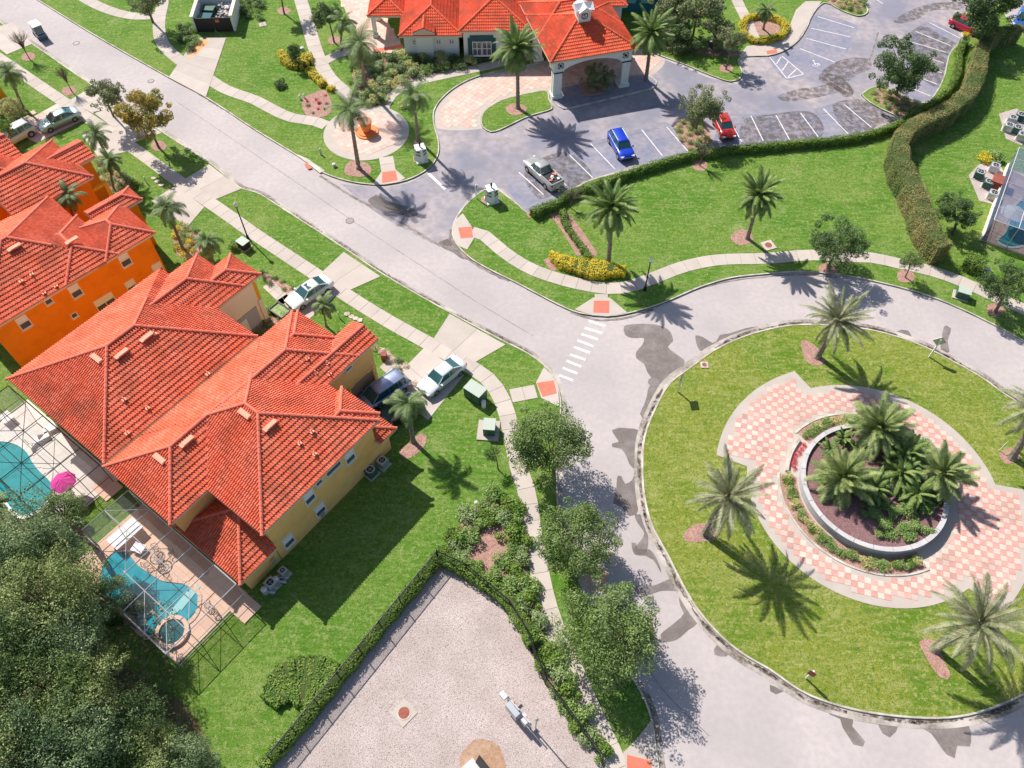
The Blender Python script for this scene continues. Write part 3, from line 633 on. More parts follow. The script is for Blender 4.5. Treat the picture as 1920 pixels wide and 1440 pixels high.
for bp_ in ([(970, 322), (1060, 284), (1105, 268), (1205, 240), (1253, 230), (1292, 286), (1242, 298), (1155, 320), (1092, 342), (1040, 372), (998, 400), (950, 350)],
            [(1362, 221), (1410, 215), (1500, 210), (1585, 194), (1640, 240), (1560, 258), (1440, 270), (1350, 280), (1338, 262)],
            [(1533, 28), (1606, 48), (1598, 72), (1590, 96), (1570, 120), (1530, 140), (1475, 150), (1442, 108), (1472, 100), (1500, 78), (1514, 55)],
            [(1742, 40), (1806, 72), (1785, 92), (1772, 140), (1756, 172), (1734, 190), (1690, 172), (1700, 110), (1704, 72)]):
    m = MB(); m.sheet([(p.x, p.y) for p in smooth([P(*p).xy for p in bp_], .8, True)], .006); m.build('bay_surface', M['lot2'], ROAD, kind='stuff')
def crack(pts, wd=.16, z=.011, gutter=False, mt=None):
    q = resample(smooth([P(*p).xy for p in pts], .6), .5); nr = normals(q); m = MB()
    L = [(q[i]+nr[i]*wd*R.uniform(.25, 1), q[i]-nr[i]*wd*R.uniform(.25, 1)) for i in range(len(q))]
    for i in range(len(q)-1): m.add([(*L[i][0], z), (*L[i+1][0], z), (*L[i+1][1], z), (*L[i][1], z)], [(0, 3, 2, 1)])
    m.build('seam', mt or M['crack'], ROAD, kind='stuff')
def gutter_dirt(pts, side, off, r0_, r1_, gap):
    q = resample(pts, .35); nr = normals(q); i = 2
    while i < len(q)-14:
        n_ = R.randint(r0_, r1_); seg = range(i, min(i+n_, len(q)-1)); m = MB(); L_ = []
        for k in seg:
            t = (k-i)/max(1, n_-1); w_ = R.uniform(.07, .19)*math.sin(math.pi*min(max(t, .05), .95))**.4; c_ = q[k]+nr[k]*side*(off+R.uniform(-.04, .04)); L_.append((c_-nr[k]*w_, c_+nr[k]*w_))
        for k in range(len(L_)-1): m.add([(*L_[k][0], .0275), (*L_[k+1][0], .0275), (*L_[k+1][1], .0275), (*L_[k][1], .0275)], [(0, 1, 2, 3)])
        m.build('gutter_dirt', M['gutterdirt'], ROAD, kind='stuff'); i += n_+R.randint(1, gap)
gutter_dirt(islp, +1, .38, 5, 16, 8); gutter_dirt(islp, +1, .27, 8, 22, 4)
vs_ = lambda poly: [p for p in poly if -45 < p.x < 60 and 5 < p.y < 100]
gutter_dirt([p for p in smooth([P(*p).xy for p in [(480, 362), (522, 388), (646, 468), (716, 515), (843, 588), (950, 645), (1015, 683), (1046, 730)]], .8)], -1, .3, 6, 20, 5)
gutter_dirt([p for p in smooth([P(*p).xy for p in [(317, 147), (480, 246), (555, 292), (605, 325), (690, 347), (767, 338)]], .8)], -1, .3, 6, 20, 5)
gutter_dirt([p for p in smooth([P(*p).xy for p in [(1920, 642), (1790, 576), (1652, 532), (1502, 511), (1370, 523), (1235, 573), (1140, 595), (1070, 584), (960, 528), (880, 485), (847, 440)]], .8)], +1, .3, 6, 24, 4)
crack([(600, 330), (640, 356), (685, 382), (720, 402), (752, 418), (790, 440), (820, 458), (850, 466)], .22, .0125)
crack([(752, 418), (760, 402)], .15, .0125)
crack([(845, 430), (850, 455), (868, 478), (905, 502), (955, 527)], .3, .0245)
crack([(1070, 585), (1110, 598), (1150, 600), (1190, 592), (1225, 580)], .16, .0245)
crack([(1300, 544), (1370, 527), (1440, 519), (1500, 515), (1570, 521)], .07, .0245)
crack([(700, 368), (730, 388), (760, 398)], .5, .0115, mt=M['stain'])
stain([(690, 375), (705, 368), (735, 380), (765, 388), (785, 400), (770, 408), (742, 400), (722, 398), (700, 388)], .0105)
stain([(822, 455), (838, 448), (852, 442), (862, 458), (880, 480), (868, 486), (850, 474), (832, 466)], .0105)
for q_ in ([(1390, 218), (1410, 240), (1425, 268)], [(1480, 218), (1500, 238), (1520, 262)], [(1610, 205), (1640, 222), (1665, 232)], [(1575, 200), (1592, 225), (1625, 240)], [(1700, 95), (1735, 108), (1765, 128)], [(1725, 60), (1745, 90), (1752, 120), (1740, 150)]): crack(q_, .12, .0115)
crack([(1230, 262), (1300, 250), (1365, 236), (1450, 226), (1540, 214), (1600, 205)], .09, .0115); crack([(560, 60)] and [(980, 320), (1060, 290), (1150, 262), (1235, 240)], .07, .0115)
crack([(1440, 640)] and [(330, 190), (420, 250), (520, 318), (600, 372), (700, 440), (800, 505), (900, 570), (1000, 630)], .035, .0115); crack([(1100, 900), (1104, 980), (1130, 1080), (1175, 1180), (1240, 1290), (1330, 1380)], .03, .0115)
crack([(830, 458), (858, 455), (872, 470)], .8, .0115, mt=M['stain'])
crack([(560, 420), (640, 465), (720, 512), (800, 560), (860, 594), (950, 640)], .1, .0245)
crack([(1541, 142), (1578, 165), (1602, 185)], .12, .0115); crack([(1647, 60), (1640, 85), (1632, 108), (1622, 126)], .14, .0115)
crack([(1690, 90), (1710, 62), (1742, 40)], .1, .0115)
def cover(x, y, r, label, sq=0):
    p = P(x, y); e = empty('manhole_cover', (p.x, p.y, 0), label=label, cat='manhole cover')
    m = MB(); m.disc((0, 0), r, 0, .018, 24); m.build('cover', M['iron'], e)
    m = MB(); m.ring((0, 0), r+.01, r+.12, 0, .016, n=24); m.ring((0, 0), r*.45, r*.52, .018, .024, n=20); m.build('frame', M['joint'], e)
cover(1226, 717, .42, 'round iron manhole cover on the wet patch left of the roundabout')
cover(656, 414, .35, 'round manhole cover in the main street across from the club entrance')
cover(143, 81, .33, 'small manhole cover in the street behind the golf cart')
cover(283, 152, .3, 'small manhole cover in the street near the orange leaved tree')
def lid(x, y, s, rz, label, mt='rust', z=LZ):
    p = P(x, y); e = empty('manhole_cover', (p.x, p.y, z), rz, label=label, cat='manhole cover')
    m = MB(); m.box((0, 0, .03), (s, s, .08)); m.build('concrete_collar', M['conc'], e)
    m = MB(); m.disc((0, 0), s*.3, .06, .085, 24); m.build('lid', M[mt], e)
    m = MB(); m.ring((0, 0), s*.3, s*.36, .06, .09, n=24); m.build('rim', M['kerb'], e)
lid(1440, 462, 1.25, .35, 'square concrete collar with red round lid beside the park sidewalk')
lid(758, 1338, 1.35, .8, 'square concrete collar with rust red round lid on the gravel yard')
lid(1320, 686, .7, 0, 'small worn round cover in the roundabout grass near its edge'); lid(493, 48, .9, .4, 'pale concrete utility lid in the lawn right of the dumpster enclosure', 'iron')
# ------------------------------------------------------------------ tiled hip roofs
def clip_poly(poly, cl):
    """clip polygon (2D) by convex ccw polygon cl"""
    out = poly; n = len(cl)
    for i in range(n):
        a, b = cl[i], cl[(i+1) % n]; ex, ey = b[0]-a[0], b[1]-a[1]; inp = out; out = []
        if not inp: return []
        for j in range(len(inp)):
            p, q = inp[j], inp[(j+1) % len(inp)]
            dp = ex*(p[1]-a[1])-ey*(p[0]-a[0]); dq = ex*(q[1]-a[1])-ey*(q[0]-a[0])
            if dp >= 0: out.append(p)
            if (dp > 0 and dq < 0) or (dp < 0 and dq > 0):
                t = dp/(dp-dq); out.append(tuple(p[k]+(q[k]-p[k])*t for k in range(len(p))))
    return out
PROF = [(0.0, .08), (.35, .07), (.5, .0), (.82, .0)]
def tile_plane(mb, org, ud, sd_, slope, poly, z0, per=.225, course=.40):
    """org 2D eave corner, ud unit along eave, sd_ unit upslope (plan), poly in (u,v)"""
    us = [p[0] for p in poly]; vs = [p[1] for p in poly]; u0, u1, v0, v1 = min(us), max(us), min(vs), max(vs)
    ulist = []
    k = math.floor(u0/per)
    while k*per < u1:
        for fu, h in PROF: ulist.append(((k+fu)*per, h))
        k += 1
    ulist.append((k*per, .08))
    nv = int(math.ceil((v1-v0)/course))
    def xyz(u, v, h): p = org+ud*u+sd_*v; return (p.x, p.y, z0+v*slope+h)
    a = sum(poly[i][0]*poly[(i+1) % len(poly)][1]-poly[(i+1) % len(poly)][0]*poly[i][1] for i in range(len(poly)))
    if a < 0: poly = poly[::-1]
    def edge_in(u, v):
        for i in range(len(poly)):
            A, B = poly[i], poly[(i+1) % len(poly)]
            if (B[0]-A[0])*(v-A[1])-(B[1]-A[1])*(u-A[0]) < 0: return False
        return True
    flip = ud.x*sd_.y-ud.y*sd_.x < 0
    for j in range(nv):
        va, vb = v0+j*course, v0+(j+1)*course; jit = R.uniform(-.006, .006)
        for i in range(len(ulist)-1):
            (ua, ha), (ub, hb) = ulist[i], ulist[i+1]
            c4 = [(ua, va, ha+.075+jit), (ub, va, hb+.075+jit), (ub, vb, hb+.0), (ua, vb, ha+.0)]
            ins = [edge_in(c[0], c[1]) for c in c4]
            if all(ins): pl = c4
            elif not any(ins) and not edge_in((ua+ub)/2, (va+vb)/2): continue
            else:
                pl = clip_poly(c4, poly)
                if len(pl) < 3: continue
            vv = [xyz(*c) for c in pl]; f = tuple(range(len(vv)))
            mb.add(vv, [f[::-1] if flip else f])
            if ins[0] and ins[1]:
                vv = [xyz(ua, va, ha+.075+jit), xyz(ub, va, hb+.075+jit), xyz(ub, va, hb-.02), xyz(ua, va, ha-.02)]
                mb.add(vv, [(0, 1, 2, 3) if flip else (3, 2, 1, 0)])
def cap_line(mb, a, b, r=.15, seg=.42):
    a, b = Vector(a), Vector(b); L = (b-a).length; n = max(1, int(L/seg)); d = (b-a)/n; t = d.normalized()
    s = t.cross(Vector((0, 0, 1))); s.normalize(); up = s.cross(t)
    for i in range(n):
        p0 = a+d*i-t*.05; p1 = a+d*(i+1); rr0, rr1 = r*1.0, r*.86; vs = []
        for p, rr in ((p0, rr0), (p1, rr1)):
            for k in range(5):
                an = math.pi*k/4; vs.append(p+s*math.cos(an)*rr+up*(math.sin(an)*rr+.05+R.uniform(0, .008)))
        mb.add(vs, [(k, k+1, 5+k+1, 5+k) for k in range(4)]+[(4, 3, 2, 1, 0), (5, 6, 7, 8, 9)])
class Frame:
    def __init__(s, org, ang): s.o = Vector(org[:2]); s.e1 = Vector((math.cos(ang), math.sin(ang))); s.e2 = Vector((-s.e1.y, s.e1.x)); s.ang = ang
    def w(s, a, b): return s.o+s.e1*a+s.e2*b
    def w3(s, a, b, z): p = s.w(a, b); return (p.x, p.y, z)
class House:
    def __init__(s, name, fr, label, cat='house', tile='tile', cap='cap'):
        s.fr = fr; s.root = empty(name, label=label, cat=cat); s.tm = MB(); s.cm = MB(); s.wm = MB(); s.fm = MB(); s.tile = M[tile]; s.capm = M[cap]; s.k = 0
        s.rroot = None
    def hip(s, a0, a1, b0, b1, h, pitch=.45, gable=(), sides='NSEW', wall=None, inset=.5, wz=None, cb=None, capt={}):
        """gable: set of ends left open: 'S' (b0), 'N' (b1), 'W' (a0), 'E' (a1)"""
        s.k += 1; dz = s.k*.012; F = s.fr; z0 = h+dz; w_, l_ = a1-a0, b1-b0
        along_b = l_ >= w_; half = min(w_, l_)/2
        def N(a, b): return (a, b)
        if along_b:
            am = (a0+a1)/2; rb0 = b0 if 'S' in gable else b0+half; rb1 = b1 if 'N' in gable else b1-half; r0, r1 = (am, rb0), (am, rb1)
        else:
            bm = (b0+b1)/2; ra0 = a0 if 'W' in gable else a0+half; ra1 = a1 if 'E' in gable else a1-half; r0, r1 = (ra0, bm), (ra1, bm)
        hz = z0+half*pitch; cor = {'SW': (a0, b0), 'SE': (a1, b0), 'NE': (a1, b1), 'NW': (a0, b1)}
        # (side, origin corner, u dir, upslope dir, polygon in u,v)
        def uv(side, pt):
            if side == 'E': return (pt[1]-b0, a1-pt[0])
            if side == 'W': return (b1-pt[1], pt[0]-a0)
            if side == 'S': return (pt[0]-a0, pt[1]-b0)
            if side == 'N': return (a1-pt[0], b1-pt[1])
        defs = {'E': (cor['SE'], F.e2, -F.e1), 'W': (cor['NW'], -F.e2, F.e1), 'S': (cor['SW'], F.e1, F.e2), 'N': (cor['NE'], -F.e1, -F.e2)}
        pol = {}
        if along_b:
            pol['E'] = [cor['SE'], cor['NE'], r1, r0]; pol['W'] = [cor['NW'], cor['SW'], r0, r1]
            if 'S' not in gable: pol['S'] = [cor['SW'], cor['SE'], r0]
            if 'N' not in gable: pol['N'] = [cor['NE'], cor['NW'], r1]
        else:
            pol['S'] = [cor['SW'], cor['SE'], r1, r0]; pol['N'] = [cor['NE'], cor['NW'], r0, r1]
            if 'W' not in gable: pol['W'] = [cor['NW'], cor['SW'], r0]
            if 'E' not in gable: pol['E'] = [cor['SE'], cor['NE'], r1]
        for sd_, pl in pol.items():
            if sd_ not in sides: continue
            oc, ud, up = defs[sd_]
            if cb:
                n_ = len(pl); ar = sum(pl[i][0]*pl[(i+1) % n_][1]-pl[(i+1) % n_][0]*pl[i][1] for i in range(n_))
                if ar < 0: pl = pl[::-1]
                pl = clip_poly(pl, [(-99, cb[0]), (99, cb[0]), (99, cb[1]), (-99, cb[1])])
                if len(pl) < 3: continue
                s.fm.add([F.w3(p[0], p[1], z0-.02+pitch*{'E': a1-p[0], 'W': p[0]-a0, 'S': p[1]-b0, 'N': b1-p[1]}[sd_]) for p in pl], [tuple(range(len(pl)))])
            tile_plane(s.tm, F.w(*oc), ud, up, pitch, [uv(sd_, p) for p in pl], z0)
        # solid under the tiles: fascia box + prism up to the ridge
        vs = [F.w3(*cor[c], z0-.22) for c in ('SW', 'SE', 'NE', 'NW')]+[F.w3(*cor[c], z0-.015) for c in ('SW', 'SE', 'NE', 'NW')]+[F.w3(*r0, hz-.02), F.w3(*r1, hz-.02)]
        if cb: s.fm.prism([tuple(F.w(*p)) for p in ((a0, max(b0, cb[0])), (a1, max(b0, cb[0])), (a1, min(b1, cb[1])), (a0, min(b1, cb[1])))], z0-.22, z0-.015)
        else: s.fm.add(vs, [(3, 2, 1, 0), (0, 1, 5, 4), (1, 2, 6, 5), (2, 3, 7, 6), (3, 0, 4, 7)])
        if along_b: fs = [(4, 5, 8), (5, 6, 9, 8), (6, 7, 9), (7, 4, 8, 9)]
        else: fs = [(4, 5, 9, 8), (5, 6, 9), (6, 7, 8, 9), (7, 4, 8)]
        if not cb: s.fm.add(vs, fs)
        if not cb and (Vector(r0)-Vector(r1)).length > .3: cap_line(s.cm, F.w3(*r0, hz), F.w3(*r1, hz))
        ends = []
        if along_b:
            if 'S' not in gable: ends += [('SW', r0), ('SE', r0)]
            if 'N' not in gable: ends += [('NW', r1), ('NE', r1)]
        else:
            if 'W' not in gable: ends += [('SW', r0), ('NW', r0)]
            if 'E' not in gable: ends += [('SE', r1), ('NE', r1)]
        for c, r_ in ends:
            A_, B_ = Vector((*cor[c], z0)), Vector((*r_, hz))
            if c in capt: A_ = A_.lerp(B_, capt[c])
            if cb:
                lo_, hi_ = cb; ta = [t for t in (0, .1, .2, .3, .4, .5, .6, .7, .8, .9, 1) if lo_ <= A_.lerp(B_, t).y <= hi_]
                if len(ta) < 2: continue
                A_, B_ = A_.lerp(B_, ta[0]), A_.lerp(B_, ta[-1])
            cap_line(s.cm, F.w3(*A_), F.w3(*B_))
        if wall:
            i0 = inset+s.k*.007; bb = (b0+i0, b1-i0) if not cb else (max(b0+i0, cb[0]), min(b1-i0, cb[1])); q = [F.w(a0+i0, bb[0]), F.w(a1-i0, bb[0]), F.w(a1-i0, bb[1]), F.w(a0+i0, bb[1])]
            s.wm.prism([tuple(p) for p in q], -.1 if wz is None else wz, h-.05+dz)
        return hz
    def wallbox(s, a0, a1, b0, b1, z0, z1):
        s.wm.prism([tuple(s.fr.w(*p)) for p in ((a0, b0), (a1, b0), (a1, b1), (a0, b1))], z0, z1)
    def finish(s, wallmat, fascia='fascia'):
        if s.wm.f: s.wm.build('wall', M[wallmat], s.root)
        r = s.fm.build('roof', M[fascia], s.root); s.rroot = r
        if s.tm.f: s.tm.build('roof_tiles', s.tile, r, kind='stuff')
        if s.cm.f: s.cm.build('ridge_tiles', s.capm, r, kind='stuff')
    def window(s, face, pos, u, z, w_, h, kind='hung', name='window', frame='frame', shade=True):
        """face 'E' at a=pos (u = b) or 'N'/'S' at b=pos (u = a); z = sill height"""
        F = s.fr; ang = F.ang+{'E': 0, 'W': math.pi, 'N': math.pi/2, 'S': -math.pi/2}[face]
        p = F.w(pos, u) if face in 'EW' else F.w(u, pos)
        fr = MB(); t = .07   # local: x outward, y along, z up
        for y in (-w_/2+t/2, w_/2-t/2): fr.box((.03, y, h/2), (.08, t, h))
        for zz_ in (t/2, h-t/2, h/2) if kind == 'hung' else (t/2, h-t/2): fr.box((.034, 0, zz_), (.08, w_-2*t, t))
        if kind == 'double':
            fr.box((.034, 0, h/2), (.08, w_-2*t, t)); fr.box((.05, 0, h/2), (.08, t, h-2*t))
        fr.box((.05, 0, -.05), (.16, w_+.1, .08))
        o = fr.build(name, M[frame], s.root, loc=(p.x, p.y, z), rz=ang)
        g = MB(); g.box((.012, 0, h*.27 if shade else h/2), (.03, w_-2*t, h*.48 if shade else h-2*t)); g.build('pane', M['glass'], o)
        if shade: g = MB(); g.box((.012, 0, h*.73), (.03, w_-2*t, h*.46)); g.build('shade', M['shade'], o)
        return o
    def roofbit(s, name, a, b, z, d, mt='ventcol', rz=0.0, slope=None, tilt=0.0):
        F = s.fr; m = MB(); Mx = Matrix.Translation(F.w3(a, b, z)) @ Matrix.Rotation(F.ang+rz, 4, 'Z') @ Matrix.Rotation(tilt, 4, 'X')
        m.box((0, 0, 0), d, M=Mx); m.box((0, d[1]*.1, d[2]*.5+.02), (d[0]*.92, d[1]*.8, .05), M=Mx); return m.build(name, M[mt], s.root)
FY = Frame(P(737, 841), D2R(-37.5))
# ---- yellow house on the corner
H1 = House('yellow_house', FY, 'mustard yellow two storey house with terracotta tile roof beside the open lawn')
H1.hip(-13.4, .45, -13.4, -1.0, 6.2, wall=True, capt={'SW': .6, 'NW': .6})
H1.hip(-13.38, -5.5, -16.9, -6, 6.2, wall=True, gable='N')
H1.hip(-13.3, -5.28, -8, 2.65, 6.2, wall=True, gable='S')
H1.hip(-12.9, -8.0, -4, 2.95, 6.2, gable='S')
H1.hip(-8.3, -5.22, -3, 5.0, 6.2, wall=True, gable='SN')
H1.hip(-4.1, .05, -6, -.55, 6.2, gable='S')
H1.hip(-5.6, .48, -6, .45, 3.1, wall=True, gable='S', cb=(-1.5, 9))
H1.hip(-7.2, .47, -16.6, -8.4, 3.05, wall=True, gable='N', cb=(-17, -12.95))
H1.finish('yellow')
def on_wall_E(fr, pos, px):   # photo point -> (b, z) on the wall plane a = pos
    o = Vector((0, 0, CAM_H)); d = P(*px)-o; n = Vector((fr.e1.x, fr.e1.y, 0)); q = fr.w3(pos, 0, 0); t = (Vector(q)-o).dot(n)/d.dot(n); p = o+d*t
    return (p.xy-fr.o).dot(fr.e2), p.z
for px, wd, h, sh in (((656, 856), 1.0, 1.5, True), ((580, 932), 1.0, 1.5, True), ((600, 955), 1.0, 1.5, True), ((541, 1014), 1.0, 1.5, True), ((625, 878), 1.6, .8, False), ((598, 904), .7, .7, False)):
    b, z = on_wall_E(FY, -.02, px); H1.window('E', -.05, b, max(z-h/2, .9), wd, h, shade=sh, kind='hung' if sh else 'fixed')
H1.window('N', 4.5, -6.8, 1.0, 1.0, 2.2, shade=False); H1.window('N', 2.15, -10.5, 3.9, 1.3, 1.4)
# side entry arch, garage door
g = MB(); F = FY
def lbox(mb, fr, a, b, z, da, db, dz, mi=0): mb.box(fr.w3(a, b, z), (da, db, dz), fr.ang, mi)
b0, z0 = on_wall_E(FY, -5.74, (662, 728))
m = MB(); lbox(m, FY, -5.77, 2.6, 1.25, .06, 2.6, 2.4); lbox(m, FY, -5.765, 2.6, 2.6, .06, 1.7, .3); m.build('entry_arch', mat('entry_brown', (.36, .21, .13), .9), H1.root)
m = MB(); lbox(m, FY, -5.70, 1.15, 1.3, .12, .18, 2.6); lbox(m, FY, -5.70, 4.05, 1.3, .12, .18, 2.6); lbox(m, FY, -5.70, 2.6, 2.85, .12, 3.1, .2); m.build('arch_trim', M['yellow'], H1.root)
b, z = on_wall_E(FY, -5.74, (653, 688)); H1.window('E', -5.76, b, z-.4, .8, .8, shade=False)
m = MB(); lbox(m, FY, -2.6, -.03, 1.1, 4.6, .08, 2.2); m.build('garage_door', M['canvas'], H1.root)
# roof vents
def vents(H, lst):
    for a, b, z, k in lst:
        if k == 'E': H.roofbit('ridge_vent', a, b, z, (.42, 1.2, .1), rz=0)
        elif k == 'S': H.roofbit('ridge_vent', a, b, z, (1.2, .42, .1), rz=0)
        elif k == 'p':
            m = MB(); p = H.fr.w3(a, b, z); m.tube([p, (p[0], p[1], p[2]+.4)], .05, 8); m.box((p[0], p[1], p[2]+.08), (.34, .34, .05), H.fr.ang); m.build('vent_pipe', M['ventcol'], H.root)
def roofz(px, fr, a1, h, p=.45):   # photo point on a plane sloping down to +a from eave a1 at h
    o = Vector((0, 0, CAM_H)); d = P(*px)-o
    n = Vector((fr.e1.x*p, fr.e1.y*p, 1)); q = Vector(fr.w3(a1, 0, h)); t = (q-o).dot(n)/d.dot(n); r = o+d*t; l = r.xy-fr.o
    return l.dot(fr.e1), l.dot(fr.e2), r.z
def roofS(px, fr, b0, h, p=.45):
    o = Vector((0, 0, CAM_H)); d = P(*px)-o
    n = Vector((-fr.e2.x*p, -fr.e2.y*p, 1)); q = Vector(fr.w3(0, b0, h)); t = (q-o).dot(n)/d.dot(n); r = o+d*t; l = r.xy-fr.o
    return l.dot(fr.e1), l.dot(fr.e2), r.z
for px in ((507, 800),): a, b, z = roofz(px, FY, .45, 6.25); vents(H1, [(a, b, z+.15, 'E')])
for px in ((351, 830),): a, b, z = roofz(px, FY, -5.5, 6.25); vents(H1, [(a, b, z+.15, 'E')])
for px in ((459, 778),): a, b, z = roofS(px, FY, -13.4, 6.25); vents(H1, [(a, b, z+.15, 'S')])
for px in ((300, 862),): a, b, z = roofS(px, FY, -16.9, 6.25); vents(H1, [(a, b, z+.15, 'S')])
for px in ((585, 810), (562, 832), (590, 852)): a, b, z = roofz(px, FY, .45, 6.25); vents(H1, [(a, b, z, 'p')])
for px in ((576, 673), (614, 682), (592, 700), (618, 702)): a, b, z = roofz(px, FY, -5.28, 6.25); vents(H1, [(a, b, z, 'p')])
# ---- middle house
H2 = House('terracotta_roofed_house', FY, 'amber two storey house with a terracotta roof between the yellow and the orange house')
H2.hip(-26.6, -13.65, -16.7, -1.1, 6.2, wall=True, capt={'NW': .55})
H2.hip(-25.3, -18.85, -8, 2.1, 6.22, wall=True, gable='S', pitch=.5)
H2.hip(-22.86, -18.8, -4, 4.0, 6.2, wall=True, gable='S')
H2.hip(-21.5, -14.2, -6, .1, 3.1, wall=True, gable='S', cb=(-1.6, 9))
H2.finish('amber')
m = MB(); lbox(m, FY, -19.35, -.2, 2.7, .1, 6.6, 5.6)
lbox(m, FY, -19.27, 3.2, 1.6, .2, .45, 3.2); lbox(m, FY, -19.27, -3.0, 1.6, .2, .45, 3.2); m.build('beige_side_wall', M['beige'], H2.root)
m = MB(); lbox(m, FY, -19.28, .9, 1.45, .12, 3.4, 2.7); m.build('entry_opening', mat('entry_shade', (.42, .39, .46), .9), H2.root)
m = MB(); lbox(m, FY, -19.2, .6, 1.4, .06, 1.2, 1.9); m.build('door_panel', M['frame'], H2.root)
for px in ((276, 634), (229, 665)): a, b, z = roofz(px, FY, -13.65, 6.25); vents(H2, [(a, b, z+.15, 'E')])
for px in ((182, 674),): a, b, z = roofS(px, FY, -16.7, 6.25); vents(H2, [(a, b, z+.15, 'S')])
for px in ((291, 627), (277, 766), (239, 813), (233, 750), (390, 702)): a, b, z = roofz(px, FY, -13.65, 6.25); vents(H2, [(a, b, z, 'p')])
for px in ((297, 790), (271, 811)):
    b, z = on_wall_E(FY, -14.15, px); H2.window('E', -14.14, b, max(z-.5, 3), 1.3, .9, shade=False, frame='amber')
# ---- orange house
FO = Frame(P(318, 511), D2R(-43.2))
H3 = House('orange_house', FO, 'vivid orange two storey house with terracotta roof and white sash windows')
H3.hip(-10.8, 1.2, -16.6, -4.1, 6.2, wall=True, capt={'NE': .6})
H3.hip(-6.25, 1.2, -9, -3.7, 6.2, wall=True, gable='SN')
H3.hip(-4.7, 1.22, -5, .15, 6.21, gable='SN', wall=True)
H3.hip(-6.2, -3.7, -3, 1.85, 6.2, gable='S', wall=True)
H3.finish('orange')
for px, wd, h, k in (((234, 487), 1.0, 1.5, 'hung'), ((296, 504), 1.0, 1.5, 'hung'), ((141, 545), 1.0, 1.5, 'hung'), ((246, 536), 1.0, 1.5, 'hung'), ((197, 566), 1.9, 1.5, 'double'), ((44, 604), 1.0, 1.5, 'hung'), ((91, 565), .7, .6, 'fixed'), ((139, 591), .6, .6, 'fixed')):
    b, z = on_wall_E(FO, .7, px); H3.window('E', .68, b, z-h/2, wd, h, kind=k, shade=k != 'fixed')
for px in ((28, 466), (136, 453)): a, b, z = roofz(px, FO, 1.2, 6.25); vents(H3, [(a, b, z+.15, 'E')])
for px in ((60, 515), (40, 528), (83, 550), (105, 537)): a, b, z = roofz(px, FO, 1.2, 6.25); vents(H3, [(a, b, z, 'p')])
H3b = (-3.4, .9, -2, 1.9, 2.9)
# ---- far orange house at the left edge
H4 = House('far_orange_house', FO, 'orange house with terracotta roof at the left edge, upper of the orange pair')
H4.hip(-24, -13.8, -20, -3.2, 6.2, wall=True)
H4.hip(-18.4, -10.2, -8, .3, 6.2, wall=True, gable='S')
H4.hip(-16.5, -12.8, -4, 2.05, 6.22, wall=True, gable='SN')
H4.hip(-23.7, -17.7, -14, -3.0, 6.2, wall=True, gable='SN')
H4.finish('orange')
m = MB(); lbox(m, FO, -11.2, 1.2, 2.2, .4, .4, 4.4); lbox(m, FO, -11.2, .2, 4.2, .3, 2.2, .3); m.build('porch_pier', M['amber'], H4.root)
# ---- amber porch of the next house up the street
FZ = Frame(P(10, 190), D2R(-43)); hz_ = House('porch_house', FZ, 'amber stucco porch front peeping in at the left edge behind the white pickup')
hz_.hip(-7, .0, -6, 1.0, 5.0, wall=True); hz_.finish('amber')

# ---- clubhouse
FC = Frame(P(767, 108), D2R(1))
C = House('clubhouse', FC, 'pale rendered clubhouse with bright terracotta roofs at the top of the scene', cat='clubhouse', tile='clubtile', cap='clubtile')
C.hip(-.9, 7.0, -.6, 12.5, 3.3, .42, wall=True, gable='N')
C.hip(6.6, 15.5, -1.2, 13, 4.2, .42, wall=True, gable='N')
C.hip(.8, 3.6, -.75, 4, 3.75, .42, gable='SN', wall=True, inset=.3)
C.hip(-5.2, -.3, 3.9, 13, 3.3, .42, gable='N')
C.hip(12.5, 27.8, 3.4, 22, 4.6, .42, wall=True)
C.hip(24, 34, 9.6, 24, 4.9, .40)
C.hip(-1, 13, 9, 24, 4.4, .42, wall=True)
C.finish('pale', 'fascia')
m = MB(); m.prism([tuple(FC.w(*p)) for p in ((24.5, 10.0), (33.2, 10.0), (33.2, 23), (24.5, 23))], -.1, 4.85); m.build('teal_wing', M['teal'], C.root)
for u in (29.4, 31.2):
    m = MB(); m.box(FC.w3(u, 9.96, 2.4), (1.15, .1, 2.2), FC.ang); m.build('arched_window', mat('aqua_glass', (.25, .55, .55), .3), C.root)
    m = MB(); p = FC.w3(u, 9.93, 3.5)
    m.tube([(p[0]+.85*math.cos(t*math.pi/10), p[1], p[2]+.85*math.sin(t*math.pi/10)) for t in range(11)], .13, 6); m.build('arch_trim', M['tealdk'], C.root)
for u in (1.0, 2.1, 3.95, 5.6): C.window('S', -.12, u, 1.95, .65, .55, kind='double', shade=False, name='small_window')
for u, wd in ((9.4, 2.4),):
    m = MB(); m.box(FC.w3(u, -.78, 1.75), (wd+1.1, .1, 2.6), FC.ang); m.box(FC.w3(u, -.79, 3.15), (wd+.5, .12, .5), FC.ang); m.build('window_surround', M['tealdk'], C.root)
    for k in range(2): C.window('S', -.84, u-.62+1.24*k, .75, 1.15, 1.9, kind='double', shade=False)
C.window('S', -.74, 13.4, 1.2, 1.0, 1.7, kind='double', shade=False)
for p in ((-4.6, 4.6), (-4.6, 8.6)):
    m = MB(); m.box(FC.w3(p[0], p[1], 1.6), (.5, .5, 3.2), FC.ang); m.box(FC.w3(p[0], p[1], .3), (.7, .7, .6), FC.ang); m.build('column', M['pale'], C.root)
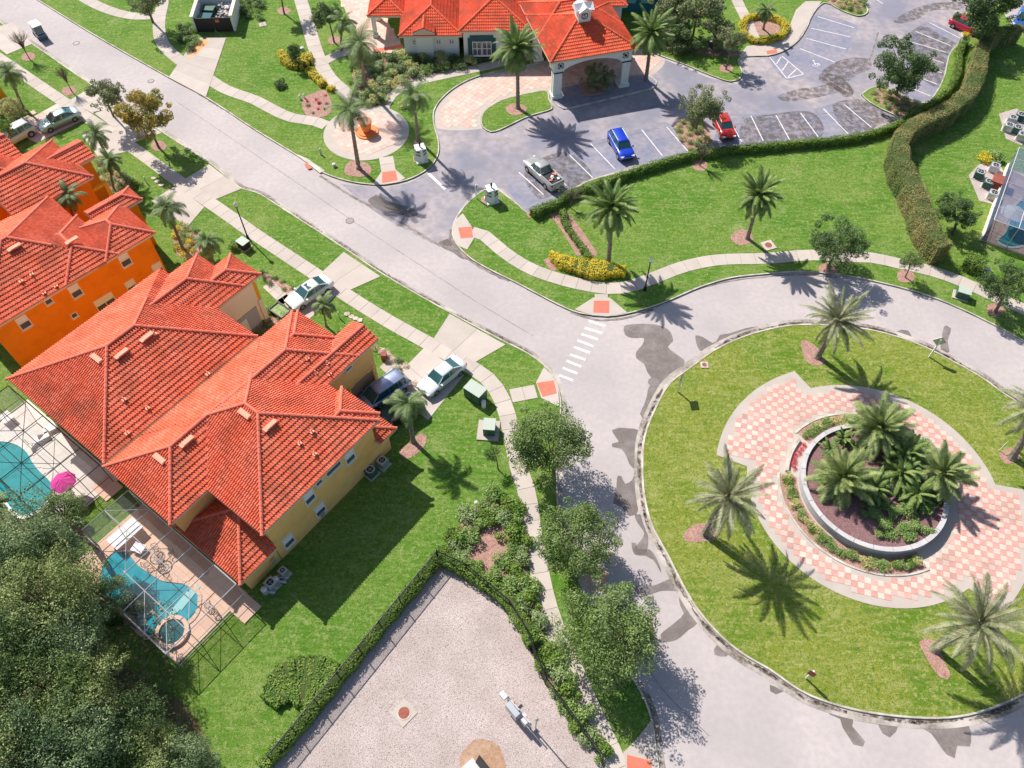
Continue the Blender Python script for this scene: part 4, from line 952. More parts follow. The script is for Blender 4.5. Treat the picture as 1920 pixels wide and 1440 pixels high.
# ---- portico
FQ = Frame(P(1037, 187), D2R(15.6))
Q = House('portico', FQ, 'drive-through portico with arched pale beams, terracotta hip roof and a cupola', cat='portico', tile='clubtile', cap='clubtile')
QE = 5.25
Q.hip(-.65, 10.25, -.3, 10.0, QE, .42)
Q.hip(-.6, 10.2, 5, 13, QE-.05, .42, gable='N')
Q.finish('pale')
def archwall(fr, side, L, z0, z1, rise, th, mt, parent, ends=1.25):
    """beam with an arched soffit, along the frame's a (side 'a') or b axis"""
    top = z1; pts = [(0, z0), (ends, z0)]
    for k in range(13):
        t = k/12; pts.append((ends+(L-2*ends)*t, z0+.25+rise*math.sin(math.pi*t)**.7))
    pts += [(L-ends, z0), (L, z0), (L, top), (0, top)]
    tri = tessellate_polygon([[Vector((p[0], p[1], 0)) for p in pts]]); n = len(pts); vs = []
    ax, org, nn = side
    for off in (0, th):
        for p in pts: q = org+ax*p[0]+nn*off; vs.append((q.x, q.y, p[1]))
    fs = [tuple(t) for t in tri]+[tuple(i+n for i in t[::-1]) for t in tri]+[(i, (i+1) % n, n+(i+1) % n, n+i) for i in range(n)]
    m = MB(); m.add(vs, fs); return m.build('arched_beam', mt, parent)
archwall(FQ, (FQ.e1, FQ.w(-.05, .0), FQ.e2), 9.7, 3.55, QE-.2, .85, .5, M['pale'], Q.root)
archwall(FQ, (FQ.e1, FQ.w(-.05, 8.6), FQ.e2), 9.7, 3.55, QE-.2, .85, .5, M['pale'], Q.root)
archwall(FQ, (FQ.e2, FQ.w(.45, .5), -FQ.e1), 8.1, 3.55, QE-.2, .7, .5, M['pale'], Q.root)
archwall(FQ, (FQ.e2, FQ.w(9.65, .5), -FQ.e1), 8.1, 3.55, QE-.2, .7, .5, M['pale'], Q.root)
for a, b in ((.5, .5), (9.1, .5), (.5, 8.5), (9.1, 8.5)):
    m = MB(); lbox(m, FQ, a, b, 1.8, 1.0, 1.0, 3.5); lbox(m, FQ, a, b, .28, 1.35, 1.35, .5)
    for dx in (-.3, .3): lbox(m, FQ, a+dx, b-.51, 1.9, .28, .08, 3.1); lbox(m, FQ, a+.51*(-1 if a < 5 else 1), b+dx, 1.9, .08, .28, 3.1)
    c = m.build('column', M['pale'], Q.root)
    m = MB(); lbox(m, FQ, a, b, 3.58, 1.2, 1.2, .12); m.build('capital_band', M['tealdk'], c)
for a, b in ((.75, -.02), (8.85, -.02)):
    m = MB(); p = FQ.w3(a, b, 4.45)
    for k in range(4):
        an = k*math.pi/2; pts = []
        for t in range(9):
            q = an+math.pi*.1+t*math.pi*.3/8*1.0; x = .36*math.cos(q); z = .36*math.sin(q); w_ = FQ.w(a+x, b-.04); pts.append((w_.x, w_.y, 4.45+z))
        m.tube(pts, .05, 5)
    for dx, dz in ((0, 0),):
        m.tube([(*FQ.w(a-.2, b-.04), 4.45), (*FQ.w(a+.2, b-.04), 4.45)], .07, 5); m.tube([(*FQ.w(a, b-.04), 4.25), (*FQ.w(a, b-.04), 4.65)], .07, 5)
    m.build('medallion', M['black'], Q.root)
cu = MB(); ca, cb = 4.75, 4.6
lbox(cu, FQ, ca, cb, 7.6, 1.5, 1.5, 1.9); cup = cu.build('cupola', M['canvas'], Q.root)
m = MB(); s_ = 1.15; zt = 8.5
for k in range(4):   # cross gabled lid
    a_ = k*math.pi/2; d = FQ.e1*math.cos(a_)+FQ.e2*math.sin(a_); n_ = Vector((-d.y, d.x)); c = FQ.w(ca, cb)
    v = [(*(c+d*s_), zt+.55), (*c, zt+.65), (*(c+d*s_+n_*s_*.75), zt-.05), (*(c+(d+n_)*s_*.55), zt-.05), (*(c+d*s_-n_*s_*.75), zt-.05), (*(c+(d-n_)*s_*.55), zt-.05)]
    m.add(v, [(0, 2, 3, 1), (0, 1, 5, 4), (0, 4, 2)])
m.build('cupola_roof', M['canvas'], cup)
m = MB(); c = FQ.w(ca-.0, cb-.77); pts = []
for t in range(17): q = t*math.pi/8; w_ = FQ.w(ca+.36*math.cos(q), cb-.78); pts.append((w_.x, w_.y, 7.85+.36*math.sin(q)))
m.tube(pts, .05, 5); q = [FQ.w(ca+x, cb-.78) for x in (-.14, .14, -.14, .14)]; m.tube([(q[0].x, q[0].y, 8.02), (q[1].x, q[1].y, 8.06), (q[0].x, q[0].y, 7.85), (q[1].x, q[1].y, 7.82), (q[0].x, q[0].y, 7.64)], .035, 5); m.build('round_emblem', M['black'], cup)
pb = P(1120, 172); m = MB(); lbox(m, FQ, 5.2, .6, LZ+.12, 2.6, 2.6, .22); pbx = m.build('planter_bed', M['mulch'], None, kind='structure')

# ------------------------------------------------------------------ dumpster enclosure
FD = Frame(P(368, 62), D2R(3)); e = empty('dumpster_enclosure', label='roofless grey walled waste enclosure with a dark gate at its driveway end', cat='enclosure')
m = MB()
for a, b, da, db in ((.1, 2.6, .25, 5.2), (5.1, 2.6, .25, 5.2), (2.6, 5.1, 4.75, .25)): m.box(FD.w3(a, b, 1.15), (da, db, 2.2), FD.ang)
m.build('wall', M['pale'], e)
m = MB()
for a, b, da, db in ((.1, 2.6, .42, 5.5), (5.1, 2.6, .42, 5.5), (2.6, 5.1, 4.5, .42)): m.box(FD.w3(a, b, 2.32), (da, db, .14), FD.ang)
m.build('coping', M['beige'], e)
m = MB(); m.box(FD.w3(1.4, .05, 1.05), (2.3, .1, 1.9), FD.ang); m.box(FD.w3(3.8, .05, 1.05), (2.3, .1, 1.9), FD.ang); m.build('gate', M['dark'], e)
m = MB(); m.box(FD.w3(3.2, -.03, 1.6), (.5, .05, .35), FD.ang); m.build('notice', M['redpad'], e)
for i, (a, b, c, nm) in enumerate(((1.3, 1.7, 'carglass', 'dark blue'), (1.4, 3.6, 'greenbox', 'green'), (3.9, 2.2, 'pcream', 'pinkish'), (3.8, 3.9, 'alu', 'grey'))):
    m = MB(); m.box((0, 0, .6), (1.5, 1.2, 1.1)); m.box((0, .1, 1.2), (1.6, 1.3, .1)); m.build('waste_bin', M[c], None, loc=FD.w3(a, b, LZ), rz=FD.ang+R.uniform(-.2, .2), label=f'{nm} waste bin inside the roofless enclosure by the street', cat='waste bin')
m = MB()
for k in range(60): m.box(FD.w3(R.uniform(2.8, 4.8), R.uniform(1.2, 4.6), R.uniform(1.2, 1.6)), (R.uniform(.1, .5), R.uniform(.1, .4), R.uniform(.05, .25)), R.uniform(0, 3))
m.build('rubbish_heap', M['rubble'], kind='stuff', label='loose bagged rubbish and boxes piled in the enclosure', cat='rubbish')
# ------------------------------------------------------------------ pools under screen cages
def deck_pool(fr, deck, mt, name, s=.61, z=.1):
    root = empty(name, kind='structure'); a0, a1, b0, b1 = deck
    m = MB(); m.prism([tuple(fr.w(*p)) for p in ((a0, b0), (a1, b0), (a1, b1), (a0, b1))], 0, LZ+.03, bottom=False); m.build('deck_bed', M['joint'], root)
    return root
def pool(fr, outline, deckpoly, mt, label, watermat, deckmat, tile=1.2, depth=.16, straight=False):
    """deck with real slabs around the pool; the water lies a little below its rim"""
    poly = resample(list(outline)+[outline[0]], .4)[:-1] if straight else smooth(outline, .4, True); e = empty('swimming_pool', label=label, cat='pool')
    m = MB(); m.sheet([(p.x, p.y) for p in poly], LZ+.055); m.build('water', M[watermat], e)
    n = len(poly); c = sum(poly, Vector((0, 0)))/n; pts = resample(poly+[poly[0]], .45)
    nr = normals(pts); sgn = 1 if (pts[0]+nr[0]*.2-c).length > (pts[0]-c).length else -1
    cp = MB()
    for i in range(len(pts)-1):
        t = (pts[i+1]-pts[i])*.03; q = [pts[i]+t, pts[i+1]-t, pts[i+1]-t+nr[i+1]*.3*sgn, pts[i]+t+nr[i]*.3*sgn]
        cp.prism([(v.x, v.y) for v in q], LZ, LZ+.12, bottom=False)
    cp.build('coping', deckmat, e, kind='stuff'); return e, poly
def deck(fr, a0, a1, b0, b1, name, mt, s=.9, hole=None):
    root = empty(name, kind='structure')
    m = MB(); m.prism([tuple(fr.w(*p)) for p in ((a0, b0), (a1, b0), (a1, b1), (a0, b1))], 0, LZ+.035, bottom=False); m.build('deck_bed', M['joint'], root)
    na, nb = round((a1-a0)/s), round((b1-b0)/s); da, db = (a1-a0)/na, (b1-b0)/nb
    for i in range(na):
        for j in range(nb):
            cpt = fr.w(a0+(i+.5)*da, b0+(j+.5)*db)
            if hole and all(inside(cpt+Vector((dx, dy)), hole) for dx in (-.3, .3) for dy in (-.3, .3)): continue
            m = MB(); m.box((0, 0, 0), (da-.012, db-.012, .04)); m.build('paver', mt, root, loc=(cpt.x, cpt.y, LZ+.03+R.uniform(0, .003)), rz=fr.ang)
def cage(fr, a0, a1, b0, b1, h, beams, purl, label, beam='alu', screen='screen', name='screen_cage', openback=True, braces=()):
    """b1 = house side (high), b0 = outer side"""
    e = empty(name, label=label, cat='screen cage'); bm = M[beam]; t = .07
    def bar(p, q, nm='beam', r=.045, mt=None):
        m = MB(); m.tube([fr.w3(*p), fr.w3(*q)], r, 4); m.build(nm, mt or bm, e)
    for a in beams: bar((a, b0, h), (a, b1, h)); bar((a, b0, LZ), (a, b0, h), 'post')
    for b in purl: bar((a0, b, h), (a1, b, h), 'purlin', .03)
    for b in (b0, b1): bar((a0, b, h), (a1, b, h), 'eave_beam', .05)
    for a in (a0, a1):
        for b in [b0]+list(purl)+[b1]: bar((a, b, LZ), (a, b, h), 'post', .04)
        bar((a, b0, 1.0), (a, b1, 1.0), 'rail', .03); bar((a, b0, LZ+.05), (a, b1, LZ+.05), 'rail', .03)
    bar((a0, b0, 1.0), (a1, b0, 1.0), 'rail', .03); bar((a0, b0, LZ+.05), (a1, b0, LZ+.05), 'rail', .03)
    for p, q in braces: bar((*p, h), (*q, h), 'brace', .028)
    bs = sorted([a0]+[b for b in beams if a0+.1 < b < a1-.1]+[a1]); k = 0
    for i in range(len(bs)-1):
        m = MB(); q = [fr.w3(bs[i]+.05, b0+.05, h-.03), fr.w3(bs[i+1]-.05, b0+.05, h-.03), fr.w3(bs[i+1]-.05, b1-.05, h-.03), fr.w3(bs[i]+.05, b1-.05, h-.03)]
        m.add(q, [(0, 1, 2, 3)]); m.build('screen_panel', M[screen], e)
        m = MB(); q = [fr.w3(bs[i]+.05, b0, LZ+.1), fr.w3(bs[i+1]-.05, b0, LZ+.1), fr.w3(bs[i+1]-.05, b0, h-.06), fr.w3(bs[i]+.05, b0, h-.06)]
        m.add(q, [(0, 1, 2, 3)]); m.build('screen_panel', M[screen], e)
    for a in (a0, a1):
        m = MB(); m.add([fr.w3(a, b0+.05, LZ+.1), fr.w3(a, b1-.05, LZ+.1), fr.w3(a, b1-.05, h-.06), fr.w3(a, b0+.05, h-.06)], [(0, 1, 2, 3)]); m.build('screen_panel', M[screen], e)
    return e
# yellow house pool
yp = [P(*p).xy for p in [(222, 1032), (243, 1040), (262, 1064), (305, 1092), (345, 1096), (373, 1114), (371, 1147), (354, 1169), (338, 1163), (318, 1160), (303, 1170), (296, 1182), (281, 1198), (240, 1162), (200, 1122), (188, 1085), (200, 1050)]]
e, ypoly = pool(FY, yp, None, None, 'turquoise swimming pool under the screen cage behind the yellow house', 'water', M['peach'], straight=True)
stp = MB()
for k in range(3): q = [P(349+k*6, 1100+k*4), P(372, 1113+k*3), P(372, 1118+k*9), P(346+k*3, 1106+k*10)]
sc_ = P(360, 1122)
for k in range(3): stp.box((sc_.x-.15-.33*k, sc_.y+.0-.25*k, LZ+.05+.012*(3-k)), (.36, 2.1, .02), FY.ang+.15)
stp.build('steps', M['step'], e)
spc = P(325, 1187).xy; sp = empty('spa', (spc.x, spc.y, 0), label='small round dark spa basin beside the turquoise pool', cat='spa')
m = MB(); m.ring((0, 0), .95, 1.25, LZ, LZ+.3, n=32); m.build('rim', M['peach'], sp)
m = MB(); m.disc((0, 0), .95, LZ, LZ+.2, 32); m.build('water', M['spa'], sp)
deck(FY, -12.8, -.1, -23.2, -16.45, 'peach_pool_deck', M['peach'], 1.0, hole=ypoly)
cage(FY, -12.65, .1, -23.2, -16.75, 3.0, (-12.65, -9.9, -7.15, -4.85, -2.4, .1), (-19.0, -21.2), 'white framed screen cage over the turquoise pool behind the yellow house', braces=(((-9.9, -16.75), (-12.6, -19)), ((-9.9, -19), (-7.15, -21.2)), ((-4.85, -21.2), (-2.4, -23.1)), ((-2.4, -21.2), (.1, -23.1)), ((-2.4, -19), (.1, -21.2)), ((-7.15, -19), (-9.9, -21.2))))
# middle house pool
mp_ = [P(*p).xy for p in [(-40, 835), (0, 830), (30, 835), (52, 850), (62, 868), (78, 888), (98, 908), (100, 930), (82, 950), (60, 966), (38, 968), (0, 925), (-50, 880)]]
e, mpoly = pool(FY, mp_, None, None, 'green-blue swimming pool with a glittering surface, under the cage of the middle house', 'water2', M['deck'])
deck(FY, -29.5, -16.2, -22.4, -16.3, 'cream_pool_deck', M['deck'], 1.25, hole=mpoly)
cage(FY, -29.3, -16.4, -22.4, -16.75, 3.0, (-29.3, -26.6, -24.2, -21.6, -19.0, -16.4), (-18.6, -20.5), 'dark framed screen cage over the pool of the middle house at the left edge', beam='bronze', braces=(((-26.6, -16.8), (-24.2, -18.6)), ((-24.2, -18.6), (-26.6, -20.5)), ((-21.6, -20.5), (-24.2, -22.3)), ((-21.6, -20.5), (-19, -22.3)), ((-21.6, -20.5), (-19, -18.6)), ((-21.6, -20.5), (-24.2, -18.6))))
# doorstep slabs beside the cages
for px, s_, lb in (((1, 1), 1, ''),): pass
def step_slab(x, y, label, mt):
    p = P(x, y); m = MB(); m.prism([(-1.0, -.85), (1.0, -.85), (1.0, .85), (-1.0, .85)], 0, LZ+.09, bottom=False); o = m.build('door_slab', mt, None, loc=(p.x, p.y, 0), rz=FY.ang, label=label, cat='slab'); return o
step_slab(459, 1140, 'square peach slab at the corner of the yellow house pool cage', M['peach']); step_slab(203, 916, 'tan slab in the gap between the two pool cages', M['peach'])
# pool furniture
def lounger(x, y, rz, label, mt='canvas', group=None):
    p = P(x, y); e = empty('sun_lounger', (p.x, p.y, LZ+.05), rz, label=label, cat='sun lounger', group=group)
    m = MB(); m.box((.35, 0, .32), (1.25, .62, .06)); m.build('seat', M[mt], e)
    m = MB(); m.box((0, 0, 0), (.75, .62, .06), M=Matrix.Translation((-.55, 0, .5)) @ Matrix.Rotation(.6, 4, 'Y')); m.build('backrest', M[mt], e)
    for x_ in (-.6, .85):
        for y_ in (-.27, .27): m = MB(); m.box((x_, y_, .15), (.05, .05, .3)); m.build('leg', M['alu'], e)
lounger(75, 829, FY.ang+1.3, 'white sun lounger on the cream deck above the pool, upper left of a pair'); lounger(92, 812, FY.ang+1.3, 'white sun lounger nearest the middle house wall on the cream deck')
lounger(118, 1, 0, 'x') if False else None
def table(x, y, rz, w_, d_, h, top, legm, label, name='table', stripe=None, cat='table'):
    p = P(x, y); e = empty(name, (p.x, p.y, LZ+.05), rz, label=label, cat=cat)
    m = MB(); m.box((0, 0, h-.06), (w_, d_, .1)); m.build('top', M[top], e)
    if stripe: m = MB(); m.box((0, -d_*.16, h+.0), (w_*.86, d_*.3, .03)); m.build('cloth', M[stripe], e)
    for sx in (-1, 1):
        for sy in (-1, 1): m = MB(); m.box((sx*(w_/2-.12), sy*(d_/2-.12), (h-.1)/2), (.1, .1, h-.1)); m.build('leg', M[legm], e)
table(243, 1010, FY.ang+1.57, 2.5, 1.35, .85, 'shade', 'alu', 'mauve games table with a white strip on the peach pool deck', stripe='frame')
table(265, 1033, FY.ang+.3, 1.0, .75, .5, 'shade', 'alu', 'low pale side table by the head of the turquoise pool')
table(20, 790, FY.ang, 1.1, .9, .6, 'canvas', 'alu', 'white low table at the left edge under the dark framed cage')
def wire_set(x, y, label):
    p = P(x, y); e = empty('patio_table', (p.x, p.y, LZ+.05), 0, label=label, cat='patio table')
    m = MB(); m.ring((0, 0), .5, .58, .7, .74, n=24); m.ring((0, 0), .25, .29, .7, .74, n=20)
    for k in range(8): a = k*math.pi/4; m.tube([(0, 0, .72), (.55*math.cos(a), .55*math.sin(a), .72)], .014, 4)
    m.build('top', M['bronze'], e); m = MB(); m.tube([(0, 0, 0), (0, 0, .72)], .04, 6); m.disc((0, 0), .3, 0, .04, 14); m.build('pedestal', M['bronze'], e)
    for k in range(4):
        a = k*math.pi/2+.5; q = (p.x+.95*math.cos(a), p.y+.95*math.sin(a), LZ+.05)
        wire_chair(q, a, f'bronze wire chair on the {["right", "far", "left", "near"][k]} side of the round patio table')
def wire_chair(q, a, label):
    c = empty('patio_chair', q, a, label=label, cat='patio chair')
    m = MB(); m.ring((0, 0), .20, .25, .43, .46, n=16)
    for t in (-.12, 0, .12): m.tube([(-.2, t, .445), (.2, t, .445)], .012, 4)
    m.build('seat', M['bronze'], c)
    m = MB(); m.tube([(.2, -.22, .45), (.3, -.22, .8), (.32, 0, .92), (.3, .22, .8), (.2, .22, .45)], .02, 5); m.tube([(.3, -.12, .5), (.31, -.1, .85)], .012, 4); m.tube([(.3, .12, .5), (.31, .1, .85)], .012, 4); m.build('backrest', M['bronze'], c)
    for sx in (-1, 1):
        for sy in (-1, 1): m = MB(); m.tube([(sx*.16, sy*.16, .44), (sx*.22, sy*.2, 0)], .016, 4); m.build('leg', M['bronze'], c)
wire_set(303, 1054, 'round bronze wire patio table with four chairs on the peach deck')
wire_chair(tuple(P(392, 1139, LZ+.05)), .4, 'bronze wire chair standing alone at the right end of the peach deck'); wire_chair(tuple(P(405, 1151, LZ+.05)), 2.4, 'bronze wire chair by the cage corner nearest the house wall')
# magenta parasol
p = P(139, 925); e = empty('parasol', (p.x, p.y, LZ), 0, label='magenta parasol tilted beside the pool of the middle house', cat='parasol')
m = MB(); m.tube([(0, 0, 0), (0, 0, 2.1)], .03, 6); m.build('pole', M['alu'], e)
for k in range(8):
    a0_, a1_ = k*math.pi/4, (k+1)*math.pi/4; m = MB()
    m.add([(0, 0, 2.3), (1.05*math.cos(a0_), 1.05*math.sin(a0_), 1.85), (1.05*math.cos(a1_), 1.05*math.sin(a1_), 1.85), (.55*math.cos((a0_+a1_)/2), .55*math.sin((a0_+a1_)/2), 2.12)], [(0, 1, 3), (1, 2, 3), (2, 0, 3)])
    o = m.build('canvas_panel', M['magenta'], e)
# right hand pool and cage
FR = Frame(P(1838, 452), math.atan2(P(1905, 262).y-P(1838, 452).y, P(1905, 262).x-P(1838, 452).x))
FRc = Frame(FR.o, FR.ang-math.pi/2)   # a to the right (outward of picture), b up the picture
deck(FRc, .1, 12, .1, 13, 'pink_pool_deck', M['pcream'], 1.2)
rp_ = [P(*p).xy for p in [(1870, 455), (1884, 440), (1893, 415), (1898, 395), (1925, 375), (1960, 400), (1960, 450), (1915, 462), (1890, 465)]]
pool(FRc, rp_, None, None, 'aqua pool seen through the blue screen roof at the right edge', 'water', M['deck'])
cage(FRc, 0, 12, 0, 13.2, 3.0, (0, 2.4, 4.8, 7.2, 9.6, 12), (2.2, 4.4, 6.6, 8.8, 11), 'large white framed cage with bluish screen roof at the right edge', screen='screendk')
m = MB(); m.prism([tuple(FRc.w(*p)) for p in ((-.12, -.1), (.02, -.1), (.02, 13.2), (-.12, 13.2))], 0, .75); m.build('cage_side_wall', M['beige'], label='low beige wall along the left side of the blue screened cage', cat='wall')
p = P(1881, 428); e = empty('parasol', (p.x, p.y, LZ), 0, label='white parasol by the aqua pool at the right edge', cat='parasol')
m = MB(); m.tube([(0, 0, 0), (0, 0, 2.3)], .03, 6); m.build('pole', M['alu'], e)
m = MB(); m.add([(0, 0, 2.5)]+[(1.35*math.cos(k*math.pi/4), 1.35*math.sin(k*math.pi/4), 2.05) for k in range(8)], [(0, k+1, (k+1) % 8+1) for k in range(8)]); m.build('canopy', M['canvas'], e)
# ---- outdoor units
def ac_unit(x, y, label, s=.8, rz=None, tone='alu'):
    p = P(x, y); e = empty('air_conditioner', (p.x, p.y, LZ), FY.ang if rz is None else rz, label=label, cat='air conditioner')
    m = MB(); m.box((0, 0, .04), (s+.25, s+.25, .08)); m.build('pad', M['conc'], e)
    m = MB(); m.box((0, 0, .46), (s, s, .74))
    m.build('cabinet', M['greenbox'] if tone == 'dark' else M['galv'], e)
    m = MB(); m.ring((0, 0), s*.36, s*.46, .83, .87, n=20); m.box((0, 0, .85), (s*.9, .03, .02)); m.box((0, 0, .853), (.03, s*.9, .02)); m.build('fan_guard', M['alu'], e)
    m = MB(); m.disc((0, 0), s*.36, .82, .845, 16); m.build('fan', M['dark'], e)
ac_unit(719, 873, 'pale condenser unit nearest the garage end of the yellow house wall', .8); ac_unit(697, 890, 'dark green condenser unit, second by the yellow house wall', .85, tone='dark')
ac_unit(512, 1100, 'pale condenser unit at the rear corner of the yellow house', .8); ac_unit(535, 1078, 'grey condenser unit in the corner shade behind the yellow house', .6)
for i, (x, y, lb) in enumerate(((1893, 232, 'grey condenser unit topmost of the cluster at the upper right'), (1908, 226, 'grey condenser unit at the right edge, beside the small wall'), (1886, 246, 'grey condenser unit, left in the upper right cluster'), (1902, 250, 'grey condenser unit on the pink slab, right cluster'), (1911, 263, 'round pale unit just above the blue screened roof'),
                            (1832, 334, 'condenser unit leftmost beside the white gravel strip'), (1860, 322, 'large round condenser unit near the yellow fern shrub'), (1848, 352, 'condenser unit in the middle of the gravel strip'), (1857, 373, 'condenser unit lowest in the gravel strip near the dark tree'))):
    ac_unit(x, y, lb, .95, FRc.ang, 'dark' if i % 2 else 'alu')
m = MB(); m.prism([(p.x, p.y) for p in PP([(1815, 330), (1835, 310), (1870, 305), (1885, 330), (1862, 385), (1835, 378)])], LZ-.02, LZ+.03, bottom=False); m.build('gravel_strip', M['gravel'], kind='structure')
m = MB(); m.prism([(p.x, p.y) for p in PP([(1872, 215), (1905, 205), (1935, 225), (1915, 275), (1885, 262)])], LZ-.02, LZ+.03, bottom=False); m.build('gravel_strip', M['gravel'], kind='structure')
p = P(1868, 352); m = MB(); m.box((0, 0, .5), (1.5, 1.3, .9)); m.box((0, 0, 1.0), (1.7, 1.5, .1)); m.build('pump_housing', M['rust'], label='brown boxy pump housing beside the beige cage wall', cat='pump housing', loc=(p.x, p.y, LZ), rz=FRc.ang)
def meter(b, z, label):
    q = FY.w3(.13, b, z); m = MB(); m.box((0, 0, 0), (.2, .35, .5)); o = m.build('meter_box', M['galv'], None, loc=q, rz=FY.ang, label=label, cat='meter box')
meter(-13.6, 1.3, 'small grey meter box on the rear end of the yellow wall'); meter(-8.4, 1.0, 'small grey meter box midway along the yellow wall')
# garden bins / equipment at the rear corner of the yellow house
def filt(x, y, label):
    p = P(x, y); e = empty('pool_pump', (p.x, p.y, LZ), FY.ang+.5, label=label, cat='pool pump'); m = MB(); m.tube([(0, 0, 0), (0, 0, .75), (0, 0, .9)], [.25, .27, .12], 10); m.build('filter_tank', M['alu'], e)
    m = MB(); m.tube([(.2, 0, .3), (.8, 0, .3)], .12, 8); m.build('motor', M['galv'], e); m = MB(); m.tube([(0, .25, .2), (.4, .4, .2), (.9, .3, .5)], .04, 6); m.build('pipe', M['canvas'], e)
filt(500, 1112, 'pool filter with white pipes behind the yellow house corner'); filt(521, 1093, 'second pool filter nearer the wall of the yellow house')

# ------------------------------------------------------------------ gravel lift-station yard
yard = [P(*p).xy for p in [(822, 1060), (872, 1082), (930, 1110), (968, 1160), (998, 1230), (1022, 1285), (1064, 1340), (1112, 1400), (1128, 1432), (1150, 1500), (470, 1500), (520, 1430)]]
m = MB(); m.prism([(p.x, p.y) for p in yard], LZ-.05, LZ+.03, bottom=False); m.build('gravel_yard', M['gravel'], kind='structure')
pebs = MB()
for k in range(7000):
    while True:
        p = P(R.uniform(500, 1130), R.uniform(1055, 1442)).xy
        if inside(p, yard): break
    s_ = R.uniform(.02, .05); a_ = R.uniform(0, 6.28); z_ = LZ+.03
    v = [(p.x+s_*math.cos(a_+t), p.y+s_*math.sin(a_+t), z_) for t in (0, 2.1, 4.2)]+[(p.x, p.y, z_+s_*.7)]
    pebs.add(v, [(0, 1, 3), (1, 2, 3), (2, 0, 3)], R.randrange(2))
pebs.build('loose_stones', [M['kerb'], mat('brown_stone', (.35, .24, .19), .9)], kind='stuff', label='loose stones scattered over the gravel yard', cat='gravel')
def fence(pts, h, label, post=2.2, gate=None):
    q = [P(*p).xy for p in pts]; e = empty('chain_link_fence', label=label, cat='fence'); fine = resample(q, .3)
    for s in range(len(q)-1):
        A, B = q[s], q[s+1]; n = max(1, round((B-A).length/post))
        for k in range(n+(1 if s == len(q)-2 else 0)):
            p = A.lerp(B, k/n); m = MB(); m.tube([(0, 0, 0), (0, 0, h+.08)], .045, 6); m.build('post', M['black'], e, loc=(p.x, p.y, LZ))
        m = MB(); m.tube([(A.x, A.y, LZ+h), (B.x, B.y, LZ+h)], .04, 5); m.build('top_rail', M['black'], e)
        m = MB(); m.tube([(A.x, A.y, LZ+.06), (B.x, B.y, LZ+.06)], .025, 5); m.build('bottom_rail', M['black'], e)
        m = MB(); m.add([(A.x, A.y, LZ+.06), (B.x, B.y, LZ+.06), (B.x, B.y, LZ+h), (A.x, A.y, LZ+h)], [(0, 1, 2, 3)]); m.build('wire_mesh', M['fencemesh'], e)
    return e
fence([(513, 1428), (822, 1051)], 1.8, 'black chain-link fence on the hedge side of the gravel yard')
fence([(822, 1051), (875, 1075), (955, 1142), (985, 1190), (1022, 1283), (1128, 1428)], 1.8, 'black chain-link fence between gravel yard and planting by the sidewalk')
# control panel rack
FK = Frame(P(956, 1322), math.atan2(P(1000, 1375).y-P(956, 1322).y, P(1000, 1375).x-P(956, 1322).x))
e = empty('control_panel', label='grey electrical control panel on posts in the gravel yard', cat='control panel')
def kb(nm, a, b, z, da, db, dz, mt): m = MB(); m.box(FK.w3(a, b, z), (da, db, dz), FK.ang); return m.build(nm, M[mt], e)
for a in (-.2, 1.0, 2.1): kb('post', a, .0, 1.0, .09, .09, 2.0, 'galv')
for z in (.8, 1.7): kb('rail', .95, 0, z, 2.7, .06, .08, 'alu')
kb('cabinet', .65, -.3, 1.25, 1.1, .4, 1.15, 'galv'); kb('cabinet', -.5, -.15, 1.45, .5, .35, .5, 'frame'); kb('breaker_box', 1.75, -.2, 1.4, .45, .25, .7, 'alu'); kb('switch', 1.45, .12, 1.5, .3, .18, .35, 'alu'); kb('conduit', .35, .15, 1.0, .06, .06, 1.6, 'galv'); kb('lamp', .9, .2, 1.9, .2, .3, .12, 'dark')
m = MB(); q = FK.w3(2.5, .2, 0); m.tube([(q[0], q[1], LZ), (q[0], q[1], 3.6)], .05, 6); m.tube([(q[0], q[1], 3.6), (q[0], q[1], 3.9)], [.14, .05], 8); m.build('antenna_mast', M['galv'], e)
# hatch at the bottom edge
FH = Frame(P(880, 1440), FK.ang); e = empty('pump_hatch', label='pale hatch with a raised lid and brown earth around, bottom edge of the gravel yard', cat='hatch')
m = MB(); m.box(FH.w3(.55, -.2, LZ+.15), (1.7, 1.5, .3), FH.ang); m.build('collar', M['alu'], e)
m = MB(); m.box((0, 0, 0), (1.7, .06, 1.2), M=Matrix.Translation(FH.w3(.9, .7, LZ+.75)) @ Matrix.Rotation(FH.ang, 4, 'Z') @ Matrix.Rotation(-.35, 4, 'X')); m.build('lid', M['bronze'], e)
m = MB(); c = P(905, 1432).xy; m.sheet([(c.x+R.uniform(1.5, 1.8)*math.cos(t*.4), c.y+R.uniform(1.4, 1.7)*math.sin(t*.4)) for t in range(16)], LZ+.036); m.build('earth_patch', mat('bare_earth', (.36, .20, .12), .95, var=(.48, .34, .24), vs=3, vamt=.7, bump=.5), kind='structure')
